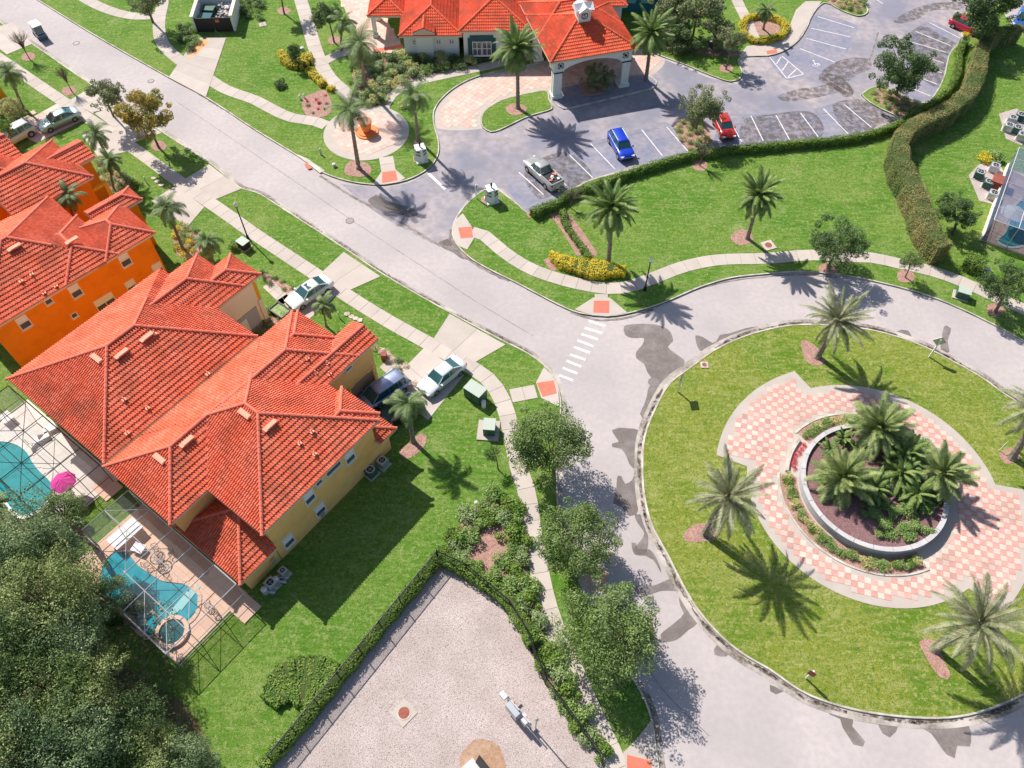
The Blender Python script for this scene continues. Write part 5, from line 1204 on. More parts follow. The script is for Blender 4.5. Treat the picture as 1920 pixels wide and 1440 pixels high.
# ------------------------------------------------------------------ palms
def frond_mesh(name, L, droop, nl, ll, mt, wide=1.0, seed=0, lw=.05, fan=.9, stem=.12):
    r = random.Random(seed); m = MB(); n = 11; pts = []; ang = 0.0; x = z = 0.0
    for i in range(n):
        pts.append(Vector((x, 0, z))); ang -= droop/(n-1)*(0.5+1.0*i/n); x += math.cos(ang)*L/(n-1); z += math.sin(ang)*L/(n-1)
    m.tube(pts, [.035*(1-i/n)+.008 for i in range(n)], 3, 0, cap=False)
    for k in range(nl):
        t = stem+(1-stem)*k/(nl-1); f = t*(n-1); i = min(int(f), n-2); p = pts[i].lerp(pts[i+1], f-i); d = (pts[i+1]-pts[i]).normalized()
        le = ll*(math.sin(math.pi*(t*.86+.12))**.6)*r.uniform(.85, 1.1)
        for s in (-1, 1):
            fw = fan*(.35+.75*t); out = Vector((d.x*fw, s*wide, d.z*fw-.28-r.uniform(0, .25))).normalized(); e = p+out*le; w_ = d*lw*r.uniform(.8, 1.2); mm_ = p+out*le*.5+Vector((0, 0, .03))
            m.add([p-w_, p+w_, mm_+w_*1.1, e, mm_-w_*1.1], [(0, 1, 2, 4), (4, 2, 3)])
    return m.mesh(name, mt)
FR_ = {}
def fronds(kind, L):
    k = (kind, round(L, 1))
    if k in FR_: return FR_[k]
    mt = {'date': 'frond', 'grey': 'frondgrey', 'club': 'frondclub', 'queen': 'frondqueen', 'dead': 'deadfrond'}[kind]
    out = []
    for i, dr in enumerate((.5, .9, 1.3)):
        if kind == 'queen': out.append(frond_mesh('frond', L, dr+.9, 40, L*.25, M[mt], 1, i, .02, .55))
        elif kind == 'grey': out.append(frond_mesh('frond', L, dr*.8, 38, L*.28, M[mt], .9, i, .032, 1.1))
        else: out.append(frond_mesh('frond', L, dr*1.45 if kind == 'club' else dr, 46 if kind == 'club' else 34, L*(.2 if kind == 'club' else .16), M[mt], .85, i, .030 if kind == 'club' else .036, .9))
    FR_[k] = out; return out
def palm(bpx, h, cpx, L, nf, kind, label, group, trunk=.2, lo=-35, hi=78, cat='palm tree', dead=0, twin=None, z0=LZ, bed=0):
    b = P(bpx[0], bpx[1], z0); c = P(cpx[0], cpx[1], h) if cpx else Vector((b.x, b.y, h))
    # keep lean believable
    d = (c-b).xy
    if d.length > .42*h: d = d*(.42*h/d.length); c = Vector((b.x+d.x, b.y+d.y, h))
    e = empty('palm_tree', (b.x, b.y, z0), 0, label=label, cat=cat, group=group); rel = c-b; n = max(6, int(h/.3)); m = MB(); pts = []; rs = []
    for i in range(n+1):
        t = i/n; pts.append((rel.x*t**1.3, rel.y*t**1.3, (h-z0)*t)); rs.append(trunk*(1.25-.45*t)*(1.08 if i % 2 else .95)*(1.5 if i == 0 else 1))
    m.tube(pts, rs, 9); m.build('trunk', M['palmbark'], e)
    top = Vector((rel.x, rel.y, h-z0))
    if kind in ('date', 'club'):
        m = MB(); m.tube([top-Vector((0, 0, .7)), top-Vector((0, 0, .3)), top+Vector((0, 0, .1))], [trunk*.8, trunk*1.7, trunk*.9], 9); m.build('crown_boss', M['palmbark'], e)
    fs = fronds(kind, L); rr = random.Random(int(bpx[0]*7+bpx[1]))
    for i in range(nf):
        t = i/(nf-1); el = hi+(lo-hi)*t**.85; az = i*2.39996+rr.uniform(-.3, .3); el += rr.uniform(-9, 9)
        me = fs[min(2, int(t*3)) if kind != 'queen' else rr.randrange(3)]
        o = inst('frond', me, e, top+Vector((0, 0, -.15*t)), (0, 0, 0), rr.uniform(.72, 1.1))
        o.rotation_euler = (Matrix.Rotation(az, 3, 'Z') @ Matrix.Rotation(-D2R(el), 3, 'Y') @ Matrix.Rotation(rr.uniform(-.3, .3), 3, 'X')).to_euler()
    for i in range(dead):
        o = inst('dry_frond', fronds('dead', L*.6)[2], e, top-Vector((0, 0, .3)), (0, 0, 0), 1)
        o.rotation_euler = (Matrix.Rotation(rr.uniform(0, 6.28), 3, 'Z') @ Matrix.Rotation(D2R(rr.uniform(55, 80)), 3, 'Y')).to_euler()
    return e
def bed_(pts, label=None, mt='mulch', z=LZ+.018, st=.3):
    m = MB(); m.sheet([(p.x, p.y) for p in smooth([P(*p).xy for p in pts], st, True)], z); return m.build('mulch_bed', M[mt], kind='structure')
def ell(x, y, rx, ry, n=10, j=.12): return [(x+rx*math.cos(2*math.pi*k/n)*(1+R.uniform(-j, j)), y+ry*math.sin(2*math.pi*k/n)*(1+R.uniform(-j, j))) for k in range(n)]
G_I = 'date palms on the roundabout grass'; G_C = 'tall palms around the clubhouse and park'; G_Q = 'feathery palms in the front gardens'
bed_([(1502, 640), (1512, 640), (1530, 652), (1540, 668), (1545, 682), (1530, 687), (1512, 680), (1504, 662)], mt='mulch')
palm((1533, 669), 5.6, (1572, 600), 3.5, 42, 'date', 'leaning date palm at the top edge of the roundabout, near the upper road', G_I, .24, lo=-18, dead=4)
bed_([(1280, 1010), (1290, 992), (1315, 982), (1335, 985), (1345, 1000), (1335, 1014), (1310, 1017), (1285, 1016)])
palm((1322, 1001), 6.2, (1366, 930), 3.6, 42, 'date', 'large date palm on the left side of the roundabout grass', G_I, .28, lo=-18, dead=4)
bed_([(1722, 1205), (1732, 1198), (1750, 1202), (1762, 1218), (1768, 1240), (1780, 1262), (1775, 1275), (1760, 1270), (1745, 1250), (1732, 1228)])
palm((1752, 1216), 6.3, (1838, 1168), 3.8, 42, 'date', 'date palm with a curved trunk at the lower right of the roundabout', G_I, .27, lo=-18, dead=4)
bed_(ell(1893, 856, 20, 15))
palm((1897, 858), 6.3, (1950, 762), 3.5, 44, 'date', 'date palm cut off by the right edge beside a small path light', G_I, .26, lo=-12)
palm((1990, 1330), 5.5, (2060, 1250), 3.4, 36, 'date', 'date palm beyond the lower right corner whose shadow crosses the kerb', G_I, .26)
# palms in the planter
for (x, y, h, L, nf, kd, lb) in ((1582, 892, 2.3, 2.9, 64, 'grey', 'big silvery green palm at the left of the round planter'), (1652, 800, 3.2, 2.9, 66, 'grey', 'tallest bushy palm at the top of the round planter'), (1692, 884, 2.0, 2.2, 48, 'club', 'broad leaved low palm in the middle of the round planter'),
                              (1768, 885, 2.6, 2.6, 56, 'grey', 'silvery palm at the right rim of the round planter'), (1582, 822, 1.2, 1.2, 30, 'club', 'small bright fan palm near the top left rim of the planter'), (1556, 842, 1.1, 1.1, 28, 'club', 'smallest fan palm at the left rim of the planter'), (1700, 850, 2.3, 2.3, 44, 'club', 'dark palm between the two tall silvery planter palms'), (1722, 925, 1.8, 1.9, 36, 'club', 'dark low palm in front of the right silvery palm'), (1640, 915, 1.6, 1.8, 36, 'club', 'dark low palm between the left silvery and the middle palm')):
    b = P(x, y, h); q = (b.x, b.y)
    e = palm((x, y), h, None, L, nf, kd, lb, 'palms in the round planter', .17, lo=-40, z0=.75); e.location = (b.x, b.y, .75)
# club palms
bed_(ell(670, 318, 26, 16)); palm((673, 316), 8.4, (655, 205), 3.0, 24, 'queen', 'scraggly tall palm with hanging dry fronds by the round brick plaza', G_C, .2, dead=7)
palm((686, 166), 8.2, (674, 80), 3.2, 30, 'queen', 'tall feathery palm in the shrub bed left of the clubhouse', G_C, .2, dead=3)
bed_(ell(785, 272, 10, 8)); palm((784, 264), 7.5, (776, 178), 2.6, 22, 'queen', 'thin palm behind the banded entrance pillar', G_C, .16, dead=2)
bed_(ell(968, 206, 20, 11)); palm((971, 203), 7.8, (970, 88), 3.4, 84, 'club', 'dense dark crowned palm on the small lawn island left of the portico', G_C, .2, lo=-60, hi=80)
palm((1211, 150), 7.2, (1222, 60), 3.3, 66, 'club', 'dense palm at the right end of the portico island', G_C, .2, lo=-55)
palm((1140, 496), 7.4, (1148, 388), 3.3, 84, 'club', 'round crowned palm behind the yellow hedge in the park', G_C, .2, lo=-60, hi=80)
bed_(ell(1392, 447, 21, 15)); palm((1401, 447), 6.3, (1424, 365), 2.8, 72, 'club', 'round crowned palm in the middle of the park lawn', G_C, .18, lo=-60, hi=80)
palm((1431, 55), 3.6, (1436, 20), 1.8, 24, 'queen', 'small palm inside the yellow hedge ring near the parking', G_C, .12)
palm((640, 95), 5.2, (645, 42), 2.2, 22, 'queen', 'small palm beside the brick paving left of the clubhouse', G_C, .12)
# garden palms
palm((775, 828), 5.6, (765, 756), 2.3, 24, 'queen', 'palm growing over the parked cars beside the yellow house', G_Q, .17, lo=-40)
bed_([(750, 848), (770, 830), (790, 813), (800, 818), (796, 838), (778, 855), (762, 862)])
palm((44, 202), 5.4, (16, 134), 2.4, 24, 'queen', 'palm at the left edge beside the upper sidewalk', G_Q, .14)
palm((205, 300), 5.2, (178, 250), 2.2, 22, 'queen', 'pale palm between the far orange house and its driveway', G_Q, .14)
palm((215, 358), 4.2, (205, 300), 1.8, 18, 'queen', 'slim palm in the shrubs beside the far orange house', G_Q, .11)
palm((150, 440), 6.0, (128, 366), 2.0, 20, 'queen', 'yellow green palm in the gap between the two orange houses', G_Q, .12)
palm((345, 470), 5.0, (312, 388), 2.3, 24, 'queen', 'tall palm in front of the orange house', G_Q, .14)
palm((400, 492), 3.6, (386, 450), 2.0, 20, 'queen', 'lower palm beside the utility box at the orange house', G_Q, .13)
palm((612, 612), 3.2, (606, 570), 1.5, 18, 'queen', 'small palm on the grass beside the white sedan', G_Q, .09)
palm((30, 1010), 3.6, (5, 850), 1.3, 14, 'queen', 'dark little palm at the left edge of the green pool', G_Q, .1)

# ------------------------------------------------------------------ broadleaf trees
def leafcloud(m, centres, n, s, r, flat=.5, mi=0):
    """n leaf quads gathered in clumps: centres = [(c, radius)]"""
    tot = sum(c[1]**2 for c in centres)
    for c, rad in centres:
        k = int(n*rad**2/tot)
        for _ in range(k):
            d = Vector((r.gauss(0, 1), r.gauss(0, 1), r.gauss(0, 1))); d.normalize(); q = c+d*rad*(r.uniform(.25, 1)**.45)*Vector((1, 1, .8)).x
            q.z = c.z+(q.z-c.z)*.8
            nrm = (d*.6+Vector((r.uniform(-1, 1), r.uniform(-1, 1), r.uniform(-.2, 1.2)))).normalized(); u = nrm.orthogonal().normalized(); a_ = r.uniform(0, 6.28); v = nrm.cross(u)
            uu = (u*math.cos(a_)+v*math.sin(a_))*s*r.uniform(.7, 1.3); vv = nrm.cross(uu)*r.uniform(.4, .65)
            m.add([q-uu, q-vv*.9, q+uu, q+vv*.9], [(0, 1, 2, 3)], mi)
TREES = {}
def tree_mesh(kind, seed, n, s, sparse=0.0, rx=1.0, rz=.72, clumps=26, mt='oak', shape='round'):
    k = (kind, seed, mt)
    if k in TREES: return TREES[k]
    r = random.Random(seed); m = MB(); cs = []
    for i in range(clumps):
        d = Vector((r.gauss(0, 1), r.gauss(0, 1), r.gauss(0, 1))).normalized(); t = r.uniform(.3, 1)**.5; cr = r.uniform(.2, .36)
        p = Vector((d.x*t*(1.13-cr)*rx*r.uniform(.85, 1.12), d.y*t*(1.13-cr)*rx*r.uniform(.85, 1.12), d.z*t*(1.1-cr)*rz))
        if shape == 'tall': p.z *= 1.5; p.x *= .75; p.y *= .75
        cs.append((p, cr))
    for i in range(16):    # stray twigs outside the outline
        d = Vector((r.gauss(0, 1), r.gauss(0, 1), r.gauss(0, .7))).normalized(); cs.append((Vector((d.x*1.0, d.y*1.0, d.z*rz*.95)), .13))
    leafcloud(m, cs, n, s, r); TREES[k] = (m.mesh('crown', M[mt]), cs); return TREES[k]
def tree(cpx, ch, rad, label, bpx=None, kind='oak', mt='oak', n=11440, s=0.036, seed=1, group=None, cat='tree', rz=.75, rx=1.0, trunk=.14, clumps=26, shape='round', sx=1.0):
    c = P(cpx[0], cpx[1], ch); b = P(*bpx, LZ) if bpx else Vector((c.x, c.y, LZ))
    if (c-b).xy.length > .6*ch: b = Vector((c.x, c.y, LZ))+(b-Vector((c.x, c.y, LZ))).normalized()*.4*ch
    e = empty('tree', (b.x, b.y, LZ), 0, label=label, cat=cat, group=group); rel = c-b
    me, cs = tree_mesh(kind, seed, n, s, mt=mt, rz=rz, rx=rx, clumps=clumps, shape=shape)
    rot = R.uniform(0, 6.28); o = inst('crown', me, e, rel, (0, 0, rot), (rad*sx, rad, rad))
    m = MB(); fork = Vector((rel.x*.4, rel.y*.4, max(.5, rel.z-rad*rz*.8))); m.tube([(0, 0, -.05), (rel.x*.15, rel.y*.15, fork.z*.5), fork], [trunk*1.3, trunk, trunk*.8], 7)
    Mr = Matrix.Rotation(rot, 3, 'Z')
    for q, cr in cs[:12]:
        t = rel+(Mr @ Vector((q.x*sx, q.y, q.z)))*rad*.85; mid_ = fork.lerp(t, .5)+Vector((0, 0, .12*rad)); m.tube([fork, mid_, t], [trunk*.45, trunk*.25, .015], 4, cap=False)
    m.build('trunk', M['bark'], e); return e
G_S = 'street oaks between sidewalk and roundabout road'
tree((1028, 828), 4.4, 3.3, 'upper street oak shading the sidewalk beside the roundabout road', (1040, 905), n=22000, s=.027, seed=1, clumps=55, group=G_S)
tree((1083, 1010), 3.9, 3.1, 'middle street oak with a dappled crown by the roundabout road', (1080, 1085), n=22000, s=.027, seed=2, clumps=55, group=G_S)
tree((1140, 1190), 4.2, 3.9, 'lowest and widest street oak with pale twigs by the roundabout road', (1130, 1270), n=26000, s=.024, seed=3, mt='oak', kind='o', group=G_S, clumps=60)
tree((925, 850), 2.3, .75, 'small sapling beside the green utility cabinets', (934, 880), n=1980, s=0.056, seed=4, trunk=.05, mt='oakdk')
tree((1573, 455), 3.8, 2.7, 'wide dark oak beside the park sidewalk above the roundabout', (1552, 505), n=14300, s=0.030, seed=2, mt='oakdk', kind='d', group='trees along the park sidewalk', sx=1.25)
tree((1708, 488), 2.5, 1.2, 'small young tree beside the park sidewalk', (1697, 520), n=4400, s=0.048, seed=5, group='trees along the park sidewalk', trunk=.06)
tree((1888, 530), 3.4, 2.4, 'green tree at the right edge beside the upper road', (1866, 585), n=11440, s=0.032, seed=6, mt='oakdk', kind='d', group='trees along the park sidewalk')
tree((1797, 392), 2.8, 2.1, 'dark bushy tree between the long hedge and the blue screened cage', (1786, 440), n=11440, s=0.036, seed=7, mt='oakdk', kind='d')
tree((1322, 196), 4.4, 2.7, 'round tree on the parking bed beside the red parked car', (1303, 246), n=9900, s=0.036, seed=8, mt='olive', kind='o')
tree((1374, 75), 3.8, 1.7, 'slim tree on the lawn point right of the portico', (1361, 130), n=4840, s=0.048, seed=9, mt='olive', kind='o', trunk=.09)
tree((1692, 120), 5.0, 3.6, 'big dense oak on the parking lot bed', (1680, 178), n=15400, s=0.032, seed=3, mt='oakdk', kind='d', rz=.85)
tree((1852, 12), 5.2, 4.2, 'large dense oak at the top right over the red sedan', (1842, 60), n=14300, s=0.032, seed=1, mt='oakdk', kind='d')
tree((196, 176), 4.2, 2.1, 'round topped grey green tree on the verge by the street', (213, 218), n=6160, s=0.048, seed=10, mt='olive', kind='o', trunk=.11)
tree((268, 212), 4.9, 2.9, 'tree with orange tinted leaves on the street verge', (298, 277), n=8800, s=0.044, seed=11, mt='autumn', kind='a', trunk=.12, rz=1.0)
tree((272, -2), 4.2, 2.4, 'tree at the top edge left of the waste enclosure', (282, 33), n=5720, s=0.048, seed=8, mt='olive', kind='o')
tree((527, -25), 4.2, 1.8, 'tree at the top edge above the club lawn', (533, 26), n=4840, s=0.048, seed=9, mt='olive', kind='o', trunk=.1)
tree((612, 28), 3.8, 1.9, 'dark tree next to the path left of the brick paving', (627, 80), n=7040, s=0.044, seed=7, mt='oakdk', kind='d', trunk=.1)
tree((551, 100), 2.0, 1.25, 'dark shrub-like tree inside the yellow hedge clump', (553, 117), n=3520, s=0.056, seed=5, mt='oakdk', kind='d', trunk=.06, shape='tall')
tree((1120, 145), 2.0, 2.0, 'brown green palm-like shrub in the bed under the portico', (1118, 172), n=5280, s=0.048, seed=6, mt='olive', kind='o')
G_B = 'bushy trees right of the clubhouse'
for i, (x, y, h, r_) in enumerate(((1255, 20, 3.4, 2.8), (1310, 12, 4.2, 3.2), (1345, 55, 2.6, 2.2), (1282, 72, 2.0, 2.4), (1236, 60, 1.6, 1.6))):
    tree((x, y), h, r_, ('tall brownish bushy tree right of the teal wing', 'largest brownish tree right of the clubhouse at the top edge', 'olive bush at the right end of the thicket by the clubhouse', 'low dark olive bush in front of the clubhouse thicket', 'small olive bush nearest the portico palm')[i], n=7920, s=0.040, seed=8+i % 3, mt='olive' if i != 3 else 'oakdk', kind='o' if i != 3 else 'd', group=G_B)
tree((20, 205), 1.8, 1.6, 'yellow green shrub tree by the amber porch', n=4840, s=0.048, seed=5, mt='variegated', kind='v'); tree((10, 238), 2.6, 1.1, 'dark topiary bush over the white pickup at the left edge', n=3520, s=0.048, seed=6, mt='hedge', kind='h')
# bare trees
def bare(bpx, h, spread, label, n=46, leafy=False):
    b = P(*bpx, LZ); r = random.Random(int(bpx[0])); e = empty('bare_tree', tuple(b), 0, label=label, cat='bare tree', group='bare branched young trees'); m = MB(); m.tube([(0, 0, 0), (0, 0, h*.35)], [.07, .05], 6); m.build('trunk', M['bark'], e)
    m = MB(); tips = []
    for i in range(n):
        a = r.uniform(0, 6.28); t = r.uniform(.15, 1); q = Vector((math.cos(a)*spread*t*1.2, math.sin(a)*spread*t, h*(r.uniform(.8, 1.02)))); mid_ = Vector((q.x*.3, q.y*.3, h*.6)); m.tube([(0, 0, h*.33), mid_, q], [.03, .02, .008], 4, cap=False); tips.append(q)
        for j in range(3): m.tube([mid_.lerp(q, .3+.2*j), q+Vector((r.uniform(-.3, .3), r.uniform(-.3, .3), r.uniform(-.4, .1)))], [.012, .005], 3, cap=False)
    m.build('branches', M['bark'], e)
    m = MB(); leafcloud(m, [(q, .16) for q in tips], 260 if leafy else 130, .05, r); m.build('leaf_tufts', M['willow' if leafy else 'autumn'], e)
bare((55, 110), 3.6, 1.1, 'bare young tree on the upper verge near the golf cart'); bare((135, 172), 3.4, .9, 'bare young tree on the verge above the silver sedan'); bare((1312, 311), 2.8, 1.0, 'spindly bare tree at the park side of the parking hedge', leafy=True)
bare((1070, 390), 2.6, 1.4, 'pale twiggy tree beside the grey pickup truck', n=40, leafy=True)
for p_ in ((130, 172), (55, 108), (298, 275), (213, 216), (282, 30), (533, 22), (627, 77), (1312, 312), (1361, 130), (1552, 505), (1697, 520), (1866, 583)): bed_(ell(p_[0], p_[1], 12+p_[1]*.012, 7+p_[1]*.01))
# woodland at the lower left: each crown its own tree
r5 = random.Random(11)
wood = [(40, 1010, 8, 3.6), (85, 1030, 7, 2.7), (135, 1090, 7, 2.5), (60, 1120, 9, 3.8), (110, 1195, 8, 2.9), (20, 1220, 9, 3.6), (90, 1290, 8, 3.4), (165, 1290, 7, 2.6), (40, 1380, 8, 3.4), (150, 1380, 7, 3.2), (235, 1360, 5.5, 2.6), (240, 1440, 5, 2.8), (340, 1440, 3.6, 2.3), (-40, 1060, 9, 4), (-40, 1320, 9, 4), (-30, 1460, 8, 4), (120, 1480, 7, 3.4), (195, 1120, 6, 1.7), (110, 960, 6.5, 1.9), (300, 1400, 3.4, 1.8), (60, 1200, 7, 3.0)]
names = ['grey green crown at the top left of the wood', 'crown overhanging the two pool cages', 'crown leaning over the turquoise pool', 'broad grey green crown at the left of the wood', 'crown beside the outer pool cage wall', 'dark crown at the left edge of the wood', 'bluish crown low in the wood', 'crown near the cage corner with brown gaps', 'yellowish crown at the bottom left', 'light green crown at the bottom of the wood', 'dark crown casting shade on the lawn', 'bright crown at the bottom edge of the wood', 'low crown at the foot of the wood by the lawn', 'big crown beyond the left edge, upper', 'big crown beyond the left edge, lower', 'crown beyond the bottom left corner', 'crown at the bottom edge under the bright one', 'branching crown reaching across the pool water', 'crown tip touching the dark framed cage', 'small round crown at the wood edge on the lawn', 'crown in the thick of the wood between darker ones']
for i, ((x, y, h, r_), nm) in enumerate(zip(wood, names)):
    mt = ('forest', 'forest', 'oak', 'forest2')[i % 4] if i not in (5, 10) else 'oakdk'
    tree((x, y), h, r_, nm, n=13000, s=.022 if r_ > 3 else .028, seed=20+i % 5, mt=mt, kind='f'+mt, group='trees of the lower left wood', clumps=40, trunk=.22)
und = MB()
for k in range(5200):
    p = P(r5.uniform(-80, 330), r5.uniform(1130, 1480)).xy; q = Vector((p.x, p.y, LZ+r5.uniform(.02, .5))); s_ = r5.uniform(.06, .16); a = r5.uniform(0, 6.28)
    und.add([q+Vector((s_*math.cos(a+t), s_*math.sin(a+t), r5.uniform(-.06, .06))) for t in (0, 1.9, 3.6)], [(0, 1, 2)], r5.choice((0, 0, 0, 1)))
und.build('undergrowth', [M['oakdk'], M['deadfrond']], kind='stuff', label='leafy undergrowth and litter beneath the lower left wood', cat='undergrowth')
wf = smooth([P(*p).xy for p in [(-250, 960), (60, 975), (150, 1150), (250, 1262), (345, 1320), (400, 1420), (430, 1560), (-250, 1600)]], .8, True)
m = MB(); m.sheet([(p.x, p.y) for p in wf], LZ+.012); m.build('woodland_floor', mat('leaf_litter', (.13, .10, .05), .95, var=(.07, .12, .03), vs=.7, vamt=.9, fine=(.25, .17, .09), fs=6, famt=.5, bump=.8), kind='structure')

# ------------------------------------------------------------------ hedges and shrubs
def hedge(pts, wd, h, label, mt='hedge', dens=70, s=.075, closed=False, group=None, smo=True, lump=.08, cat='hedge', seed=3):
    r = random.Random(seed); c = [P(p[0], p[1], LZ+h*(.85 if h > 1.5 else .3)).xy for p in pts]; ws = [p[2] if len(p) > 2 else wd for p in pts]
    if smo: q = smooth(c, .5, closed)
    else: q = resample(c+([c[0]] if closed else []), .5)
    q = resample(q+([q[0]] if closed else []), .5); nr = normals(q); n = len(q); W = [ws[min(len(ws)-1, int(i/(n-1)*(len(ws)-1)))]+(ws[min(len(ws)-1, int(i/(n-1)*(len(ws)-1))+1)]-ws[min(len(ws)-1, int(i/(n-1)*(len(ws)-1)))])*((i/(n-1)*(len(ws)-1)) % 1) for i in range(n)]
    e = empty('hedge', label=label, cat=cat, group=group); m = MB(); vs = []
    for i in range(n):
        w_ = W[i]/2-.1
        for (o, z) in ((-w_, LZ-.05), (-w_*.97, LZ+h-.18), (-w_*.6, LZ+h-.08), (w_*.6, LZ+h-.08), (w_*.97, LZ+h-.18), (w_, LZ-.05)):
            p = q[i]+nr[i]*o; vs.append((p.x, p.y, z+(r.uniform(-lump, lump) if z > LZ else 0)))
    fs = [(i*6+k, (i+1)*6+k, (i+1)*6+k+1, i*6+k+1) for i in range(n-1) for k in range(5)]+[(0, 1, 2, 3, 4, 5), tuple((n-1)*6+k for k in (5, 4, 3, 2, 1, 0))]
    m.add(vs, fs); m.build('hedge_core', M['core'], e)
    m = MB(); L = sum((q[i+1]-q[i]).length for i in range(n-1))
    def leaf(p, nrm):
        nn = (nrm+Vector((r.uniform(-1, 1), r.uniform(-1, 1), r.uniform(-.3, .9)))*.8).normalized(); u = nn.orthogonal().normalized(); v = nn.cross(u); a = r.uniform(0, 6.28); uu = (u*math.cos(a)+v*math.sin(a))*s*r.uniform(.7, 1.3); vv = nn.cross(uu)*.6; m.add([p-uu, p-vv, p+uu, p+vv], [(0, 1, 2, 3)])
    wm = sum(W)/n
    for k in range(int(L*(wm+2*h)*dens)):
        f = r.uniform(0, n-1.001); i = int(f); b = q[i].lerp(q[i+1], f-i); nn = nr[i]; w_ = W[i]/2; x = r.uniform(0, wm+2*h)
        wob = .07*math.sin(b.x*2.3+b.y*1.7)+.05*math.sin(b.x*5.1-b.y*3.3)
        if x < wm: o = (x/wm*2-1)*w_; p = b+nn*o; leaf(Vector((p.x, p.y, LZ+h+wob+r.uniform(-.09, .06)-.12*abs(o/w_)**6)), Vector((0, 0, 1)))
        else:
            sg = 1 if x < wm+h else -1; p = b+nn*(sg*(w_+wob+r.uniform(-.05, .07))); leaf(Vector((p.x, p.y, LZ+r.uniform(.02, h))), Vector((nn.x*sg, nn.y*sg, .2)))
    for end, i in ((-1, 0), (1, n-1)):
        t = (q[min(i+1, n-1)]-q[max(i-1, 0)]).normalized()*end
        for k in range(int(W[i]*h*dens)): p = q[i]+nr[i]*r.uniform(-.5, .5)*W[i]+t*r.uniform(0, .08); leaf(Vector((p.x, p.y, LZ+r.uniform(0, h))), Vector((t.x, t.y, 0)))
    m.build('foliage', M[mt], e); return e
hedge([(1915, 52, 1.1), (1890, 56, 1.2), (1866, 60, 1.4), (1850, 76, 1.6), (1840, 100, 1.7), (1832, 140, 1.7), (1822, 164, 1.8), (1806, 183, 1.8), (1782, 202, 1.8), (1745, 220, 1.8), (1712, 236, 1.7), (1692, 256, 1.7), (1687, 280, 1.8), (1693, 310, 1.9), (1709, 342, 2.0), (1724, 372, 2.1), (1734, 402, 2.0), (1744, 430, 2.0), (1759, 452, 1.9), (1772, 466, 1.5)], 1.8, 2.5, 'tall tan topped S-shaped hedge between the park and the right hand houses', 'hedgetan', 150, .065)
hedge([(1808, 78), (1798, 98), (1793, 140), (1778, 170), (1754, 191), (1730, 207), (1698, 228), (1660, 246), (1600, 262), (1520, 271), (1440, 278), (1350, 287), (1290, 296), (1190, 325), (1120, 350), (1070, 368), (1040, 388)], .75, .95, 'low green hedge edging the whole parking lot', 'hedge', 130, .075)
hedge([(1040, 388), (1018, 394), (998, 404)], .95, 1.0, 'short thick hedge end beside the grey pickup', 'hedge', 130, .075)
hedge([(1056, 398), (1060, 420), (1076, 445), (1096, 472), (1106, 488)], .65, .7, 'narrow hedge running down to the yellow hedge in the park', 'hedge', 130, .075)
bed_([(1048, 395), (1052, 400), (1075, 440), (1095, 465), (1085, 482), (1070, 462), (1050, 430), (1035, 410), (1025, 400)]); bed_([(1062, 400), (1085, 425), (1110, 462), (1120, 478), (1108, 484), (1090, 455), (1070, 425)])
bed_([(1020, 490), (1030, 484), (1045, 495), (1040, 510), (1030, 505)]); bed_([(987, 398), (1000, 398), (1005, 408), (992, 410)])
hedge([(1033, 478, .4), (1042, 487, 1.4), (1068, 497, 1.5), (1100, 505, 2.2), (1130, 508, 2.1), (1155, 509, 1.4), (1172, 511, .8)], 1.6, .8, 'bright yellow topped wedge shaped hedge by the park sidewalk', 'yellowleaf', 230, .07)
hedge([(527, 100, .9), (535, 112, 1.3), (552, 122, 1.5), (572, 120, 1.6), (577, 104, 1.0)], 1.3, .7, 'curved yellow hedge wrapped around a dark bush left of the club path', 'yellowleaf', 200, .07)
hedge([(580, 132), (588, 142), (600, 152), (607, 160)], 1.0, .6, 'small yellow hedge stretch following the club path', 'yellowleaf', 200, .07); hedge([(616, 166), (626, 169)], .7, .5, 'tiny clipped yellow hedge next to the mulch bed', 'yellowleaf', 200, .07)
hedge([(1398, 38), (1392, 52), (1398, 68), (1415, 78), (1445, 76), (1470, 64), (1474, 50), (1462, 40), (1440, 33), (1415, 32)], .8, .6, 'yellow hedge ring around the small palm near the parking', 'yellowleaf', 190, .07, closed=True)
bed_([(1408, 42), (1430, 38), (1460, 48), (1458, 62), (1430, 68), (1410, 62)])
bed_([(568, 188), (590, 175), (608, 170), (622, 195), (618, 215), (600, 222), (575, 218)])
hedge([(492, 1440), (548, 1377), (608, 1307), (668, 1235), (728, 1160), (790, 1086), (818, 1048)], .9, .85, 'long clipped green hedge along the fence of the gravel yard', 'hedge', 120, .08)
hedge([(505, 1318, 1.6), (535, 1285, 3.4), (575, 1278, 3.8), (620, 1290, 3.0)], 3.0, .55, 'wide leaf shaped patch of clipped green ground hedge on the lawn', 'hedge', 210, .08)
hedge([(825, 1050), (865, 1065), (915, 1098), (950, 1128), (980, 1170), (1000, 1210)], 1.0, 1.2, 'hedge on the sidewalk side of the gravel yard fence', 'hedge', 120, .08)
hedge([(1808, 490), (1822, 497), (1842, 505)], 1.7, 1.3, 'square cut hedge block at the right above the sidewalk', 'hedge', 120, .08)
SH = {}
GC = {}
